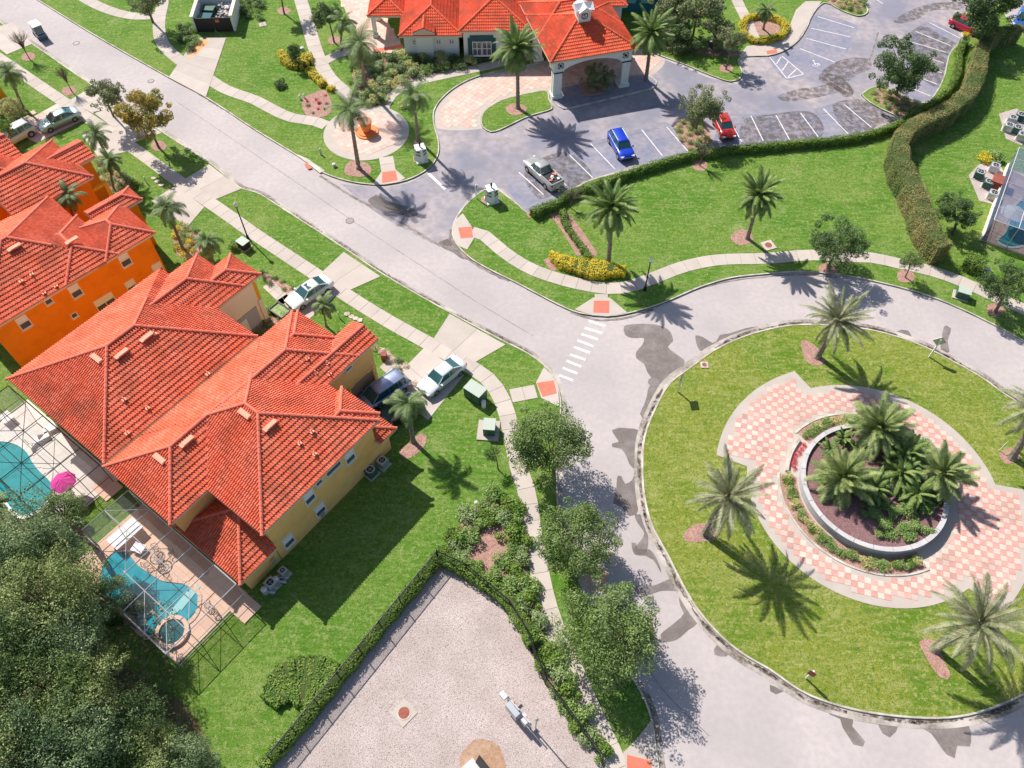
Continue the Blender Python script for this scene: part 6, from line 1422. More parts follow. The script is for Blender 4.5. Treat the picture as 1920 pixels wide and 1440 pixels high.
def shrub(x, y, r_, label, mt='shrub', n=420, seed=None, group=None, h=.8, z=LZ, w=None):
    sd_ = seed if seed is not None else R.randrange(3); k = (mt, sd_, n)
    if k not in SH:
        r = random.Random(sd_+50); m = MB(); cs = [(Vector((r.uniform(-.55, .55), r.uniform(-.55, .55), r.uniform(.25, .75))), r.uniform(.3, .5)) for _ in range(7)]; leafcloud(m, cs, int(n*2.3), .082, r); SH[k] = m.mesh('foliage', M[mt])
    p = w if w is not None else P(x, y, z)
    if group and w is not None:
        tone = {'shrub': 'fresh green', 'hedge': 'bright green', 'willow': 'pale green', 'variegated': 'yellow flecked', 'olive': 'olive', 'oakdk': 'dark', 'yellowleaf': 'yellow', 'redleaf': 'red', 'grassblade': 'straw coloured'}.get(mt, 'green')
        GC.setdefault(group, []).append((e_ := [None], tone, Vector((p[0], p[1]))))
    e = empty('shrub', (p[0], p[1], z), R.uniform(0, 6.28), label=label, cat='shrub', group=group)
    if group and w is not None: e_[0] = e
    inst('foliage', SH[k], e, (0, 0, 0), (0, 0, 0), (r_, r_, r_*h)); return e
# planting between gravel yard fence and sidewalk
strip = [P(*p).xy for p in [(832, 1035), (850, 1000), (890, 955), (925, 930), (955, 930), (975, 970), (985, 1020), (990, 1080), (1012, 1160), (1045, 1240), (1080, 1310), (1115, 1370), (1128, 1415), (1085, 1365), (1035, 1295), (1005, 1215), (975, 1150), (935, 1100), (880, 1065)]]
bedm = MB(); bedm.sheet([(p.x, p.y) for p in strip], LZ+.02); bedm.build('mulch_bed', M['mulch'], kind='structure')
r6 = random.Random(5); got = []
for _ in range(6000):
    p = P(r6.uniform(830, 1130), r6.uniform(930, 1415)).xy; c = P(915, 1030).xy
    if not inside(p, strip) or ((p-c).x/1.5)**2+((p-c).y/2.2)**2 < 1: continue
    if any((p-g).length < .92 for g in got): continue
    got.append(p)
    if len(got) > 110: break
for p in got: shrub(0, 0, r6.uniform(.8, 1.25), 'green shrub in the planting beside the gravel yard', r6.choice(('shrub', 'shrub', 'willow', 'hedge')), 520, None, 'shrubs beside the gravel yard', h=.9, w=p)
# planter bed shrubs round the roundabout
for a0_, a1_, st_, mts in ((170, 290, 4.2, ('shrub', 'hedge', 'shrub', 'variegated')), (86, 131, 4.4, ('shrub', 'variegated')), (7, 58, 4.6, ('shrub', 'variegated', 'olive'))):
    a = a0_
    while a < a1_:
        w_ = PC+Vector((math.cos(D2R(a)), math.sin(D2R(a))))*6.75; shrub(0, 0, R.uniform(.5, .72), 'low shrub in the mulch ring around the round planter', R.choice(mts), 320, None, 'shrubs ringing the round planter', h=.8, w=w_, z=LZ+.03); a += st_
for a in range(138, 166, 4):
    w_ = PC+Vector((math.cos(D2R(a)), math.sin(D2R(a))))*6.35; shrub(0, 0, .34, 'small red leaved shrub on the left rim of the round planter', 'redleaf', 200, None, 'red shrubs at the planter rim', h=.9, w=w_)
for x, y, r_ in ((1640, 965, .8), (1660, 985, .9), (1690, 995, 1.0), (1720, 985, .9), (1735, 960, .9), (1670, 960, .9), (1705, 960, 1.0), (1625, 945, .7), (1650, 1000, .6), (1560, 930, .5), (1650, 945, .8), (1690, 935, .9), (1720, 940, .9), (1748, 940, .8), (1675, 1005, .7), (1705, 1010, .8), (1740, 1000, .6), (1620, 925, .6), (1745, 920, .8), (1700, 915, 1.0), (1655, 920, .8), (1622, 965, .5), (1735, 830, .7), (1610, 850, .8), (1720, 855, .9)):
    shrub(x, y, r_, 'leafy green shrub in the round planter', 'shrub', 420, None, 'shrubs inside the round planter', z=.78, h=.7, w=P(x, y, .78))
# club shrub beds
cb_ = [P(*p).xy for p in [(672, 120), (700, 108), (765, 108), (860, 112), (880, 122), (840, 136), (780, 150), (745, 165), (720, 190), (700, 198), (670, 170), (660, 140)]]
m = MB(); m.sheet([(p.x, p.y) for p in cb_], LZ+.02); m.build('mulch_bed', M['mulch'], kind='structure'); got = []
for _ in range(4000):
    p = P(r6.uniform(660, 880), r6.uniform(105, 200)).xy
    if inside(p, cb_) and not any((p-g).length < 1.15 for g in got): got.append(p)
for p in got: shrub(0, 0, r6.uniform(.95, 1.3), 'mixed shrub in the bed left of the clubhouse', r6.choice(('shrub', 'variegated', 'variegated', 'willow', 'oakdk')), 420, None, 'shrubs in the clubhouse bed', w=p)
for x, y in ((668, 178), (678, 190), (690, 198), (672, 195), (700, 190), (712, 195), (685, 180)): shrub(x, y, .75, 'silvery', 'willow', 420, None, 'silvery shrubs by the brick plaza', w=P(x, y, LZ))
for i in range(16): shrub(880+i*9, 118-i*1.2, .55, 'dark clipped shrub along the clubhouse wall', 'oakdk', 260, None, 'shrubs along the clubhouse wall', w=P(880+i*9, 118-i*1.2, LZ))
def bedshrubs(poly, n, mts, rr, label, group, dm, x0, x1, y0, y1, bed=True):
    pl = [P(*p).xy for p in poly]
    if bed: m = MB(); m.sheet([(p.x, p.y) for p in pl], LZ+.021); m.build('mulch_bed', M['mulch'], kind='structure')
    got = []
    for _ in range(n*40):
        p = P(r6.uniform(x0, x1), r6.uniform(y0, y1)).xy
        if inside(p, pl) and not any((p-g).length < dm for g in got): got.append(p)
        if len(got) >= n: break
    for p in got: shrub(0, 0, r6.uniform(*rr), label, r6.choice(mts), 260, None, group, w=p)
pk = [(1262, 240), (1275, 228), (1315, 225), (1335, 268), (1300, 284), (1290, 282)]
mm2 = MB(); mm2.prism([(p.x, p.y) for p in PP(pk)], 0, LZ, bottom=False); mm2.build('parking_bed', M['mulch'], kind='structure')
bedshrubs(pk, 26, ('variegated', 'shrub'), (.45, .7), 'yellow green shrub in the parking bed beside the red car', 'shrubs in the parking bed', .8, 1262, 1335, 225, 284, False)
bedshrubs([(1630, 178), (1648, 165), (1690, 183), (1728, 198), (1700, 224), (1680, 220)], 34, ('variegated', 'shrub', 'hedge'), (.5, .8), 'shrub under the big parking lot oak', 'shrubs under the parking oak', .85, 1630, 1730, 165, 224)
bedshrubs([(1550, 6), (1578, -8), (1615, -5), (1622, 12), (1612, 26), (1580, 16)], 22, ('variegated', 'shrub'), (.5, .8), 'yellow green shrub on the parking island at the top edge', 'shrubs on the top parking island', .9, 1550, 1625, -8, 26)
bedshrubs([(1230, 95), (1250, 80), (1350, 88), (1390, 100), (1380, 108), (1320, 106), (1270, 94)], 14, ('olive', 'shrub'), (.5, .8), 'low shrub in the mulch right of the portico', 'shrubs right of the portico', 1.0, 1230, 1390, 80, 108)
bedshrubs([(1795, 44), (1806, 34), (1835, 34), (1850, 60), (1815, 74)], 16, ('variegated', 'yellowleaf'), (.5, .75), 'yellow shrub behind the red sedan at the top right', 'shrubs behind the red sedan', .9, 1795, 1850, 34, 74)
bedshrubs([(335, 55), (358, 50), (372, 80), (358, 97), (345, 85)], 18, ('oakdk', 'shrub'), (.7, 1.0), 'dark shrub left of the waste enclosure', 'shrubs by the waste enclosure', .8, 330, 375, 45, 100, False)
bedshrubs([(445, 5), (500, 5), (490, 40), (455, 35)], 12, ('oakdk', 'shrub'), (.7, 1.0), 'dark shrub right of the waste enclosure', 'shrubs right of the waste enclosure', .9, 445, 500, 5, 40, False)
bedshrubs([(183, 300), (215, 318), (248, 350), (238, 378), (205, 372), (190, 340)], 26, ('willow', 'shrub', 'variegated'), (.6, .95), 'mixed shrub beside the far orange house', 'shrubs beside the far orange house', .75, 180, 250, 300, 380)
bedshrubs([(322, 440), (345, 418), (372, 440), (385, 470), (350, 490), (332, 478)], 18, ('variegated', 'yellowleaf', 'shrub'), (.45, .7), 'yellow flecked shrub in front of the orange house', 'shrubs before the orange house', .7, 320, 390, 415, 495)
bedshrubs([(470, 610), (500, 580), (535, 572), (545, 590), (510, 625), (488, 640)], 16, ('shrub', 'willow', 'hedge'), (.55, .85), 'bright green shrub between the middle and yellow houses', 'shrubs between the near houses', .7, 465, 550, 568, 645)
bedshrubs([(493, 512), (515, 520), (560, 548), (548, 560), (520, 540), (498, 528)], 8, ('oakdk', 'shrub'), (.35, .55), 'small shrub in the mulch beside the middle house entry', 'shrubs by the beige entry', .8, 490, 562, 510, 562)
bedshrubs([(700, 650), (722, 655), (765, 690), (748, 700), (725, 672)], 9, ('variegated', 'willow', 'grassblade'), (.35, .6), 'pale ornamental plant by the yellow house entry', 'plants by the yellow entry', .7, 698, 768, 648, 702)
bedshrubs([(570, 190), (615, 180), (618, 210), (590, 218)], 9, ('redleaf', 'olive'), (.25, .4), 'small dry plant in the mulch bed beside the brick plaza', 'plants in the plaza mulch bed', .7, 565, 620, 178, 220, False)
shrub(523, 163, 1.0, 'round dark green shrub alone on the club lawn', 'oakdk', 700); shrub(605, 578, .5, 'little bright shrub beside the white sedan bumper', 'shrub', 300)
shrub(443, 463, .9, 'round green shrub beside the utility box and lamp post', 'hedge', 500); shrub(258, 350, .8, 'green shrub on the lawn edge below the far orange house', 'hedge', 400)
for i, (x, y) in enumerate(((752, 716), (738, 722), (762, 725), (775, 718))): shrub(x, y, .55, f'pale wispy ornamental grass on the driveway side, {["leftmost", "nearest the house", "between the cars", "nearest the white sedan"][i]}', 'grassblade', 240, i % 3)
shrub(1843, 303, 1.1, 'yellow leaved fern-like shrub next to the gravel strip', 'yellowleaf', 420); shrub(1860, 300, 1.2, 'green fern-like shrub behind the yellow one at the gravel strip', 'shrub', 420)
shrub(800, 196, .8, 'yellow flowering shrub behind the banded pillar', 'yellowleaf', 300) if False else shrub(757, 203, .8, 'yellow flecked shrub on the lawn behind the thin palm', 'variegated', 300)
shrub(1040, 960, .45, 'small green plant at the foot of the street oak', 'hedge', 200)
for i, (x, y, lb) in enumerate(((145, 985, 'dark bush beside the magenta parasol'), (215, 1150, 'dark leafy bush overhanging the outer edge of the turquoise pool'), (250, 1135, 'dark bush branch hanging over the pool water'))): shrub(x, y, 1.2, lb, 'oakdk', 700)

# each shrub of a bed gets its own wording: tone, size and where in its bed it stands
for gname, lst in GC.items():
    cx = sum(v[2].x for v in lst)/len(lst); cy = sum(v[2].y for v in lst)/len(lst); seen = {}
    order = sorted(lst, key=lambda v: (-v[2].y, v[2].x)); n = len(order)
    ordw = ['first', 'second', 'third', 'fourth', 'fifth', 'sixth', 'seventh', 'eighth', 'ninth', 'tenth', 'eleventh', 'twelfth']
    for i, (eo, tone, pos) in enumerate(order):
        band = ['top', 'upper', 'middle', 'lower', 'bottom'][min(4, i*5//n)]; side = 'left' if pos.x < cx else 'right'
        key = (tone, band, side); k = seen.get(key, 0); seen[key] = k+1
        o = eo[0]; base_ = gname.replace('shrubs', 'shrub').replace('plants', 'plant').replace('red shrub', 'shrub').replace('silvery shrub', 'shrub')
        o['label'] = f"{tone} {base_}, {ordw[min(k, 11)]} down at its {band} {side}"
# ------------------------------------------------------------------ vehicles
def paint(name, col, metal=.2):
    return mat(name, col, .28, metal=metal, coat=.8, spec=.5)
def loft(m, secs, closed_ends=True, mi=0):
    n = len(secs[0]); vs = [v for s in secs for v in s]; fs = []
    for i in range(len(secs)-1):
        for k in range(n): k2 = (k+1) % n; fs.append((i*n+k, (i+1)*n+k, (i+1)*n+k2, i*n+k2))
    fs.append(tuple(range(n))); fs.append(tuple(range(len(vs)-1, len(vs)-n-1, -1))); m.add(vs, fs, mi)
PROFILES = {  # (x fraction from front, shoulder height), cabin: x0 windscreen base, x1 roof front, x2 roof rear, x3 backlight base, roof height
    'sedan': dict(L=4.85, W=1.84, sh=[(0, .62), (.03, .74), (.12, .84), (.27, .93), (.5, .95), (.78, .98), (.9, 1.0), (.97, .96), (1, .78)], cab=(.27, .42, .70, .87), H=1.46),
    'suv': dict(L=4.65, W=1.88, sh=[(0, .7), (.03, .88), (.10, .98), (.22, 1.06), (.5, 1.08), (.8, 1.12), (.93, 1.12), (.98, 1.05), (1, .85)], cab=(.22, .36, .88, .975), H=1.70),
    'hatch': dict(L=4.2, W=1.78, sh=[(0, .64), (.03, .78), (.12, .9), (.26, .97), (.5, 1.0), (.8, 1.02), (.93, 1.02), (.98, .95), (1, .78)], cab=(.25, .40, .80, .96), H=1.52),
    'van': dict(L=5.1, W=1.98, sh=[(0, .7), (.03, .86), (.10, .98), (.18, 1.05), (.5, 1.08), (.85, 1.1), (.95, 1.1), (.99, 1.0), (1, .85)], cab=(.17, .33, .90, .985), H=1.78),
    'pickup': dict(L=5.5, W=1.92, sh=[(0, .78), (.02, .95), (.10, 1.05), (.24, 1.12), (.5, 1.14), (.62, 1.14), (.8, 1.14), (.99, 1.14), (1, .9)], cab=(.25, .34, .56, .61), H=1.82),
}
def car(kind, col, front, rear, label, name='parked_car', cat='car', sunroof=False, roofrail=False, z=0.0, pname='', metal=.2, L=None, group=None):
    pr = PROFILES[kind]; A, B = P(front[0], front[1], z).xy, P(rear[0], rear[1], z).xy; c = (A+B)/2; ang = math.atan2((A-B).y, (A-B).x)
    e = empty(name, (c.x, c.y, z), ang, label=label, cat=cat, group=group); Ln = L or pr['L']; W = pr['W']; sh = pr['sh']; pm = paint(pname or name+'_paint', col, metal)
    X = lambda f: Ln/2-f*Ln
    def wid(f): return W/2*(1-.20*max(0, (.08-f)/.08)**1.5-.12*max(0, (f-.92)/.08)**1.5)
    def sho(f):
        for (a, ha), (b, hb) in zip(sh, sh[1:]):
            if a <= f <= b: return ha+(hb-ha)*(f-a)/(b-a)
        return sh[-1][1]
    fr = [0, .015, .05, .10, .16, .22, .3, .4, .5, .6, .7, .8, .87, .93, .97, 1]
    secs = []
    for f in fr:
        w_ = wid(f); h = sho(f); zb = .26+.12*(f < .03 or f > .97); x = X(f)
        secs.append([(x, w_*.90, zb), (x, w_, zb+.16), (x, w_*1.0, h*.68), (x, w_*.965, h*.93), (x, w_*.86, h), (x, w_*.45, h+.035), (x, -w_*.45, h+.035), (x, -w_*.86, h), (x, -w_*.965, h*.93), (x, -w_, h*.68), (x, -w_, zb+.16), (x, -w_*.90, zb)])
    m = MB(); loft(m, secs); body = m.build('body', pm, e, smooth=True)
    try:
        bv = body.modifiers.new('edges', 'BEVEL'); bv.width = .02; bv.segments = 2; bv.limit_method = 'ANGLE'; bv.angle_limit = .6
    except Exception: pass
    x0, x1, x2, x3 = (X(f) for f in pr['cab']); H = pr['H']; hb0, hb1 = sho(pr['cab'][0]), sho(pr['cab'][3]); wb = W/2*.88; wt = W/2*.70
    def ring_(x, z_, w_, zlow): return [(x, w_, zlow), (x, w_*.0+w_, z_), (x, -w_, z_), (x, -w_, zlow)]
    m = MB()   # glasshouse
    g = [(x0, hb0+.0, wb*.92), (x1, H-.05, wt), ((x1+x2)/2, H-.01, wt*1.02), (x2, H-.05, wt*.98), (x3, hb1, wb*.9)]
    bot = [(x0, wb*.92), (x1-.02, wb), ((x1+x2)/2, wb*1.01), (x2+.02, wb), (x3, wb*.9)]
    vs = []
    for (x, z_, w_), (xb, w2) in zip(g, bot):
        zb = sho((Ln/2-xb)/Ln)-.02; vs += [(xb, w2, zb), (x, w_, z_-.0), (x, -w_, z_), (xb, -w2, zb)]
    fs = []
    for i in range(4):
        for k in range(3): fs.append((i*4+k, (i+1)*4+k, (i+1)*4+k+1, i*4+k+1))
    m.add(vs, fs); m.build('windows', M['carglass'], e)
    m = MB()   # roof skin
    rs_ = []
    for t, zz_ in ((0, -.03), (.12, .0), (.5, .03), (.88, .0), (1, -.03)):
        x = x1+(x2-x1)*t; w_ = wt*(1.0+.03*math.sin(math.pi*t)); z_ = H-.03+zz_
        rs_.append([(x, w_+.015, z_-.045), (x, w_*.85, z_+.03), (x, 0, z_+.045), (x, -w_*.85, z_+.03), (x, -w_-.015, z_-.045), (x, 0, z_-.05)])
    loft(m, rs_); m.build('roof', pm, e, smooth=True)
    m = MB(); t_ = .035   # pillars
    for s in (-1, 1):
        m.tube([(x0, s*wb*.92, hb0), (x1, s*wt, H-.05)], t_, 5); m.tube([(x2, s*wt*.98, H-.05), (x3, s*wb*.9, hb1)], t_*1.6, 5)
        for f in ((.5,) if kind in ('pickup',) else (.38, .72) if kind in ('suv', 'van') else (.5,)):
            x = x1+(x2-x1)*f; m.tube([(x, s*wb*1.0, sho((Ln/2-x)/Ln)-.01), (x, s*wt*1.02, H-.03)], t_, 5)
    m.build('pillars', pm, e)
    if sunroof: m = MB(); m.box(((x1*.7+x2*.3), 0, H+.02), ((x1-x2)*.38, wt*1.25, .02)); m.build('sunroof', M['carglass'], e)
    if roofrail:
        for s in (-1, 1): m = MB(); m.tube([(x1-.1, s*wt*.92, H+.0), (x1-.3, s*wt*.92, H+.07), (x2+.3, s*wt*.92, H+.07), (x2+.1, s*wt*.92, H)], .022, 5); m.build('roof_rail', M['rim'], e)
    wr = .33 if kind in ('sedan', 'hatch') else .37
    for fx in (.185, .80):
        for s in (-1, 1):
            x = X(fx); m = MB(); q = []
            m.tube([(x, s*(W/2-.24), wr), (x, s*(W/2+.005), wr)], wr, 20); wh = m.build('wheel', M['tyre'], e)
            m = MB(); m.tube([(x, s*(W/2-.1), wr), (x, s*(W/2+.02), wr)], [wr*.62, wr*.58], 14); m.build('rim', M['rim'], wh)
            m = MB(); n = 9; v = []
            for k in range(n+1): a = math.pi*k/n; v += [(x+(wr+.02)*math.cos(a), s*(W/2*.99+.012), wr+(wr+.02)*math.sin(a)), (x+(wr+.09)*math.cos(a), s*(W/2*.99+.012), wr+(wr+.09)*math.sin(a))]
            m.add(v, [(2*k, 2*k+1, 2*k+3, 2*k+2) for k in range(n)]); m.build('wheel_arch', M['dark'] if kind in ('suv', 'pickup') else pm, e)
    for s in (-1, 1):
        m = MB(); m.box((X(.035), s*W*.34, sho(.04)-.12), (.34, .36, .14), s*-.45); m.build('headlight', M['lamp'], e)
        m = MB(); m.box((X(.975), s*W*.37, sho(.96)-.16), (.16, .3, .16), s*.3); m.build('tail_light', M['tail'], e)
        m = MB(); m.box((x0-.22, s*(W/2+.08), hb0+.06), (.14, .2, .13)); m.build('mirror', pm, e)
    m = MB(); m.box((X(.0)+.005, 0, .45), (.06, W*.6, .2)); m.build('grille', M['dark'], e)
    m = MB(); m.box((X(1.0)-.0, 0, .62), (.03, .5, .14)); m.build('number_plate', M['frame'], e)
    if kind == 'pickup':
        m = MB(); xa, xb = X(.63), X(.975); m.box(((xa+xb)/2, 0, 1.155), (xa-xb, W*.74, .05)); m.build('bed_floor', M['dark'], e)
        for s in (-1, 1): m = MB(); m.box(((xa+xb)/2, s*W*.43, 1.21), (xa-xb+.1, .13, .1)); m.build('bed_rail', pm, e)
        m = MB(); m.box((X(.985), 0, 1.21), (.1, W*.9, .1)); m.build('tailgate', pm, e)
        for k in range(5): m = MB(); m.box((xb+.4+.2*k, R.uniform(-.5, .5), 1.25), (R.uniform(.2, .5), R.uniform(.2, .4), .15), R.uniform(0, 3)); m.build('load', M[('canvas', 'redpad', 'greenlid')[k % 3]], e)
    return e
car('sedan', (.70, .72, .73), (792, 742), (866, 682), 'white sedan parked on the driveway apron nearest the roundabout', pname='white_paint_a', metal=.05, z=LZ+.03)
car('sedan', (.72, .74, .74), (549, 577), (615, 534), 'white sedan with a dark sunroof in front of the middle house', sunroof=True, pname='white_paint_b', metal=.05, z=LZ+.03)
car('van', (.34, .38, .55), (690, 763), (750, 722), 'silver blue minivan half hidden by the yellow house roof', name='minivan', cat='minivan', roofrail=True, pname='silver_blue_paint', metal=.5, z=LZ+.03)
car('suv', (.012, .015, .018), (712, 800), (782, 762), 'black sport utility car under the palm at the yellow house garage', roofrail=True, pname='black_paint', z=LZ+.03)
car('suv', (.01, .05, .55), (1176, 304), (1150, 258), 'bright blue sport utility car in the parking lot below the portico', roofrail=True, pname='blue_paint')
car('hatch', (.62, .02, .01), (1365, 265), (1346, 225), 'red car half under the round tree in the parking lot', pname='red_paint_a')
car('hatch', (.60, .012, .05), (1830, 66), (1785, 46), 'crimson car at the top right behind the yellow shrub island', pname='red_paint_b')
car('pickup', (.42, .42, .40), (992, 309), (1045, 358), 'light grey pickup truck with loaded bed beside the parking hedge', name='pickup_truck', cat='pickup truck', pname='grey_paint', metal=.3)
car('sedan', (.40, .52, .52), (86, 244), (143, 219), 'silver green sedan on the brick driveway at the upper left', pname='silver_green_paint', metal=.5, z=LZ+.03)
car('suv', (.66, .66, .64), (0, 280), (66, 244), 'white sport utility car at the left edge beside the dark topiary', pname='white_paint_c', metal=.05, z=LZ+.03)
car('sedan', (.03, .12, .45), (1905, 60), (1925, 22), 'blue car cut off by the right edge at the top right corner', pname='blue_paint_b', z=LZ+.02)
# golf cart
A, B = P(87, 79).xy, P(69, 60).xy; c = (A+B)/2; ga = math.atan2((A-B).y, (A-B).x)
gc = empty('golf_cart', (c.x, c.y, 0), ga, label='white roofed golf cart driving down the street at the upper left', cat='golf cart')
m = MB(); m.box((0, 0, .45), (2.3, 1.1, .28)); m.box((.95, 0, .68), (.5, 1.05, .3)); m.build('body', paint('cart_paint', (.08, .14, .2)), gc)
m = MB(); m.box((-.05, 0, 1.85), (1.7, 1.15, .07)); m.build('roof', M['canvas'], gc)
for x in (-.8, .6):
    for s in (-1, 1):
        m = MB(); m.tube([(x, s*.5, .6), (x*.9, s*.5, 1.85)], .025, 5); m.build('roof_post', M['black'], gc)
        m = MB(); m.tube([(x*1.1, s*.42, .24), (x*1.1, s*.6, .24)], .24, 12); m.build('wheel', M['tyre'], gc)
m = MB(); m.box((-.3, 0, .72), (.5, 1.0, .14)); m.box((-.6, 0, 1.0), (.12, 1.0, .5)); m.build('seat', M['canvas'], gc)
m = MB(); m.add([(.72, -.5, .85), (.72, .5, .85), (.55, .5, 1.8), (.55, -.5, 1.8)], [(0, 1, 2, 3)]); m.build('windscreen', M['carglass'], gc)

# ------------------------------------------------------------------ street furniture
def lamp_post(x, y, h, label):
    p = P(x, y, LZ); e = empty('street_lamp', tuple(p), label=label, cat='street lamp', group='black lamp posts with acorn globes')
    m = MB(); m.tube([(0, 0, 0), (0, 0, .35), (0, 0, .6), (0, 0, h-.5)], [.17, .14, .075, .055], 10); m.build('post', M['black'], e)
    m = MB(); m.tube([(0, 0, h-.55), (0, 0, h-.42), (0, 0, h-.38)], [.06, .16, .12], 10); m.build('fitter', M['black'], e)
    m = MB(); m.tube([(0, 0, h-.4), (0, 0, h-.22), (0, 0, h-.02), (0, 0, h+.14), (0, 0, h+.22)], [.12, .2, .18, .08, .02], 12); m.build('globe', mat('globe_glass', (.75, .76, .70), .3), e, smooth=True)
lamp_post(465.5, 448, 4.85, 'black lamp post with white globe on the house side verge'); lamp_post(1209, 543.7, 4.4, 'black lamp post with white globe on the park sidewalk verge')
def sign(x, y, h, ang, shape, face, label, back='galv', sz=.62):
    p = P(x, y, LZ); e = empty('road_sign', tuple(p), ang, label=label, cat='road sign')
    m = MB(); m.box((0, 0, h/2), (.11, .11, h)); m.build('post', M['canvas'], e)
    m = MB(); pts = [(sz*math.cos(a), sz*math.sin(a)) for a in ((0, math.pi/2, math.pi, 3*math.pi/2) if shape == 'diamond' else [math.pi/8+k*math.pi/4 for k in range(8)])]
    if shape == 'rect': pts = [(-.25, -.4), (.25, -.4), (.25, .4), (-.25, .4)]
    for mi_, xx, mt in ((0, .07, back), (1, .095, face)):
        m = MB(); n = len(pts); m.add([(xx, q[0], h-.35+q[1]) for q in pts]+[(xx+.02, q[0], h-.35+q[1]) for q in pts], [tuple(range(n)), tuple(range(2*n-1, n-1, -1))]+[(i, (i+1) % n, n+(i+1) % n, n+i) for i in range(n)]); m.build('sign_back' if mi_ == 0 else 'sign_face', M[mt], e)
sign(1271, 735, 2.5, D2R(150), 'diamond', 'yellowface' if 'yellowface' in M else 'canvas', 'diamond sign on a white post at the left tip of the roundabout')
sign(1742, 669, 2.6, D2R(75), 'diamond', 'canvas', 'grey backed diamond sign on a white post at the top right of the roundabout')
sign(1511, 1272, 1.9, D2R(235), 'rect', 'rust', 'small rust coloured sign on a white post at the bottom of the roundabout')
sign(893, 372, 1.9, D2R(40), 'rect', 'canvas', 'thin sign post by the parking entrance pillar', sz=.3)
def pillar(x, y, label):
    p = P(x, y, LZ); e = empty('entrance_pillar', tuple(p), D2R(20), label=label, cat='pillar', group='banded entrance pillars')
    m = MB(); m.box((0, 0, .1), (1.35, 1.35, .2)); m.tube([(0, 0, .2), (0, 0, 1.75)], [.82, .68], 4); m.build('shaft', M['pale'], e)
    for z_ in (1.05, 1.45):
        for k in range(4):
            a = k*math.pi/2; m = MB(); M0 = Matrix.Rotation(a, 4, 'Z')
            for s in (-1, 1): m.box((0, 0, 0), (.05, .56, .09), M=M0 @ Matrix.Translation((.56-(z_-1)*.1, s*.25, z_)) @ Matrix.Rotation(s*.55, 4, 'X'))
            m.build('chevron_band', M['black'], e)
    m = MB(); m.box((0, 0, 1.8), (1.12, 1.12, .08)); m.build('cap', M['pale'], e)
    m = MB(); m.tube([(0, 0, 1.85), (0, 0, 2.0), (0, 0, 2.05)], [.07, .05, .12], 8); m.tube([(0, 0, 2.05), (0, 0, 2.28)], [.1, .08], 6); m.tube([(0, 0, 2.28), (0, 0, 2.5)], [.15, .02], 6); m.build('lantern', M['black'], e)
pillar(922, 376, 'black and white banded pillar right of the club entrance'); pillar(790, 300, 'black and white banded pillar left of the club entrance')
bed_(ell(920, 377, 20, 9)); bed_(ell(789, 300, 15, 8))
# terracotta urn
p = P(688, 248, LZ+.04); e = empty('terracotta_urn', tuple(p), label='large orange terracotta urn on a round base in the middle of the brick plaza', cat='urn')
m = MB(); m.disc((0, 0), 1.35, 0, .14, 28); m.disc((0, 0), 1.0, .14, .24, 24); m.build('base', M['terracotta'], e)
m = MB(); m.tube([(0, 0, .24), (0, 0, .5), (0, 0, 1.2), (0, 0, 1.35), (0, 0, 1.45)], [.42, .55, .68, .66, .78], 18); m.tube([(0, 0, 1.45), (0, 0, 1.6)], [.8, .8], 18); m.build('pot', M['terracotta'], e)
m = MB(); m.disc((0, 0), .68, 1.6, 1.64, 18); m.build('soil', M['mulch'], e)
# cabinets
def cabinet(x, y, w_, d_, h, rz, label, lidm='greenlid', bodym='greenbox', pad_=0, sloped=True):
    p = P(x, y, LZ); e = empty('utility_cabinet', tuple(p), rz, label=label, cat='utility cabinet')
    if pad_: m = MB(); m.box((-.1, 0, .05), (w_+pad_, d_+pad_, .12)); m.build('concrete_pad', M['conc'], e)
    m = MB(); m.box((0, 0, .1+h/2), (w_, d_, h)); m.build('body', M[bodym], e)
    m = MB(); m.box((0, 0, .12+h), (w_+.06, d_+.06, .08)); m.build('lid', M[lidm], e)
    m = MB(); m.box((0, -d_/2-.01, .1+h*.55), (.03, .03, h*.8)); m.build('door_seam', M['dark'], e)
cabinet(892, 745, 1.75, 1.15, 1.3, FY.ang, 'large dark green cabinet with pale lid beside the corner sidewalk'); cabinet(918, 808, 1.0, 1.15, 1.0, D2R(-5), 'dark green cabinet on a concrete pad, nearer the street oak', pad_=.9)
cabinet(459, 464, 1.1, .9, .8, FY.ang, 'grey green cabinet on the lawn beside the lamp post', bodym='dark', pad_=.25); cabinet(1802, 556, 1.15, .9, .8, D2R(-25), 'cabinet with pale lid beside the sidewalk at the right', pad_=.3); cabinet(1334, 85, .9, .7, .6, 0, 'small green cabinet in the mulch right of the portico')
def bollard(x, y, h, r_, label, mt='canvas', nm='utility_marker'):
    p = P(x, y, LZ); e = empty(nm, tuple(p), label=label, cat='marker'); m = MB(); m.tube([(0, 0, 0), (0, 0, h)], r_, 10); m.build('body', M[mt], e); m = MB(); m.tube([(0, 0, h), (0, 0, h+.08)], [r_*1.15, r_*.5], 10); m.build('cap', M['alu'], e)
bollard(907, 763, .9, .2, 'white cylindrical marker between the two green cabinets'); bollard(893, 942, .03, .16, 'low pale round cover on the big lawn by the planting'); bollard(1873, 845, 1.5, .035, 'thin white path light beside the right hand date palm')
bollard(563, 186, .5, .12, 'small white box light at the plaza mulch bed, left'); bollard(571, 184, .5, .12, 'small white box light at the plaza mulch bed, right'); bollard(602, 290, .8, .1, 'short green white meter post on the verge by the main street', 'greenlid'); bollard(627, 312, .35, .2, 'low green valve box by the palm near the main street', 'greenlid')
bollard(637, 597, .9, .06, 'thin pale marker post on the lawn by the stepping slabs', 'greenlid'); bollard(275, 343, .8, .06, 'thin pale marker post on the lawn below the far orange house', 'greenlid'); bollard(568, 96, .5, .25, 'small dark round bin by the club path', 'greenlid')
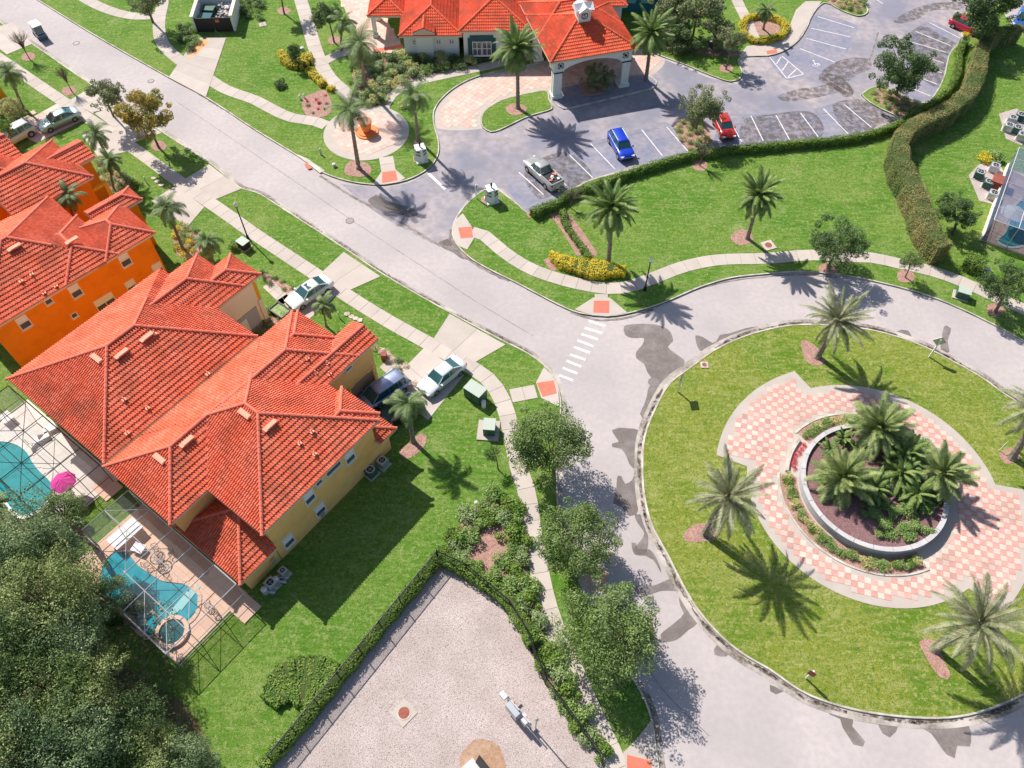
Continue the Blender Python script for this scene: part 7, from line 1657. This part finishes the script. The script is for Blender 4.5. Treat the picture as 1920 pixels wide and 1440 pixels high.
def stepping(pts, tail):
    for i, (x, y) in enumerate(pts):
        p = P(x, y, LZ); m = MB(); m.prism([(.3*math.cos(a)*R.uniform(.8, 1.2), .24*math.sin(a)*R.uniform(.8, 1.2)) for a in [k*math.pi/4 for k in range(8)]], 0, .1, bottom=False)
        m.build('stepping_stone', M['kerb'], None, loc=tuple(p), label=f'{["first", "second", "third", "last"][i]} pale stepping stone {tail}', cat='stepping stone', group='stepping stones on the front lawns')
stepping([(651, 589), (659, 594), (667, 598), (675, 601)], 'on the lawn behind the white sunroof sedan, counting from the left'); stepping([(288, 335), (295, 341), (303, 348)], 'on the lawn below the far orange house, counting from the top')
for i, (x, y) in enumerate(((52, 222), (62, 212), (56, 230), (66, 222))):
    p = P(x, y, LZ); m = MB(); m.box((0, 0, .03), (.8, .6, .1)); m.build('entry_slab', M['pcream'], None, loc=tuple(p), rz=FO.ang, label=f'pinkish entry slab beside the silver green sedan, {["left", "upper", "lower", "right"][i]} one of four', cat='slab')
# trellis bench near middle house
p = P(527, 588, LZ); e = empty('garden_trough', tuple(p), FY.ang, label='dark framed garden trough by the white sunroof sedan', cat='trough')
for dx, dy, sx, sy in ((0, .6, 1.8, .1), (0, -.6, 1.8, .1), (.9, 0, .1, 1.3), (-.9, 0, .1, 1.3)): m = MB(); m.box((dx, dy, .3), (sx, sy, .6)); m.build('side_board', M['black'], e)
m = MB(); m.box((0, 0, .45), (1.7, 1.1, .1)); m.build('planting', M['shrub'], e)
# porch bits at the yellow house entry
p = P(721, 673, LZ); m = MB(); m.box((0, 0, .4), (.5, .5, .8)); m.build('clay_pot', M['rust'], None, loc=tuple(p), label='rust brown square pot at the yellow house entry', cat='pot')
# benches between corner
bx_ = P(1848, 493, 1.2); e = empty('garden_bench', (bx_.x, bx_.y, LZ), D2R(-20), label='white slatted bench on top of the square hedge terrace at the right', cat='bench')
for k in range(3): m = MB(); m.box((0, .14*k-.14, .45), (1.6, .1, .05)); m.build('slat', M['canvas'], e)
for s in (-.7, .7): m = MB(); m.box((s, 0, .22), (.08, .4, .44)); m.build('leg', M['canvas'], e)
# pinkish mulch patch on the corner road verge, drain inlets
m = MB(); m.sheet([(p.x, p.y) for p in smooth([P(*q).xy for q in [(1095, 1085), (1115, 1060), (1140, 1075), (1135, 1100), (1112, 1112)]], .4, True)], .0245); m.build('sand_wash', mat('sandy_stain', (.50, .30, .20), .9, var=(.44, .36, .33), vs=1.2, vamt=.8), kind='structure')
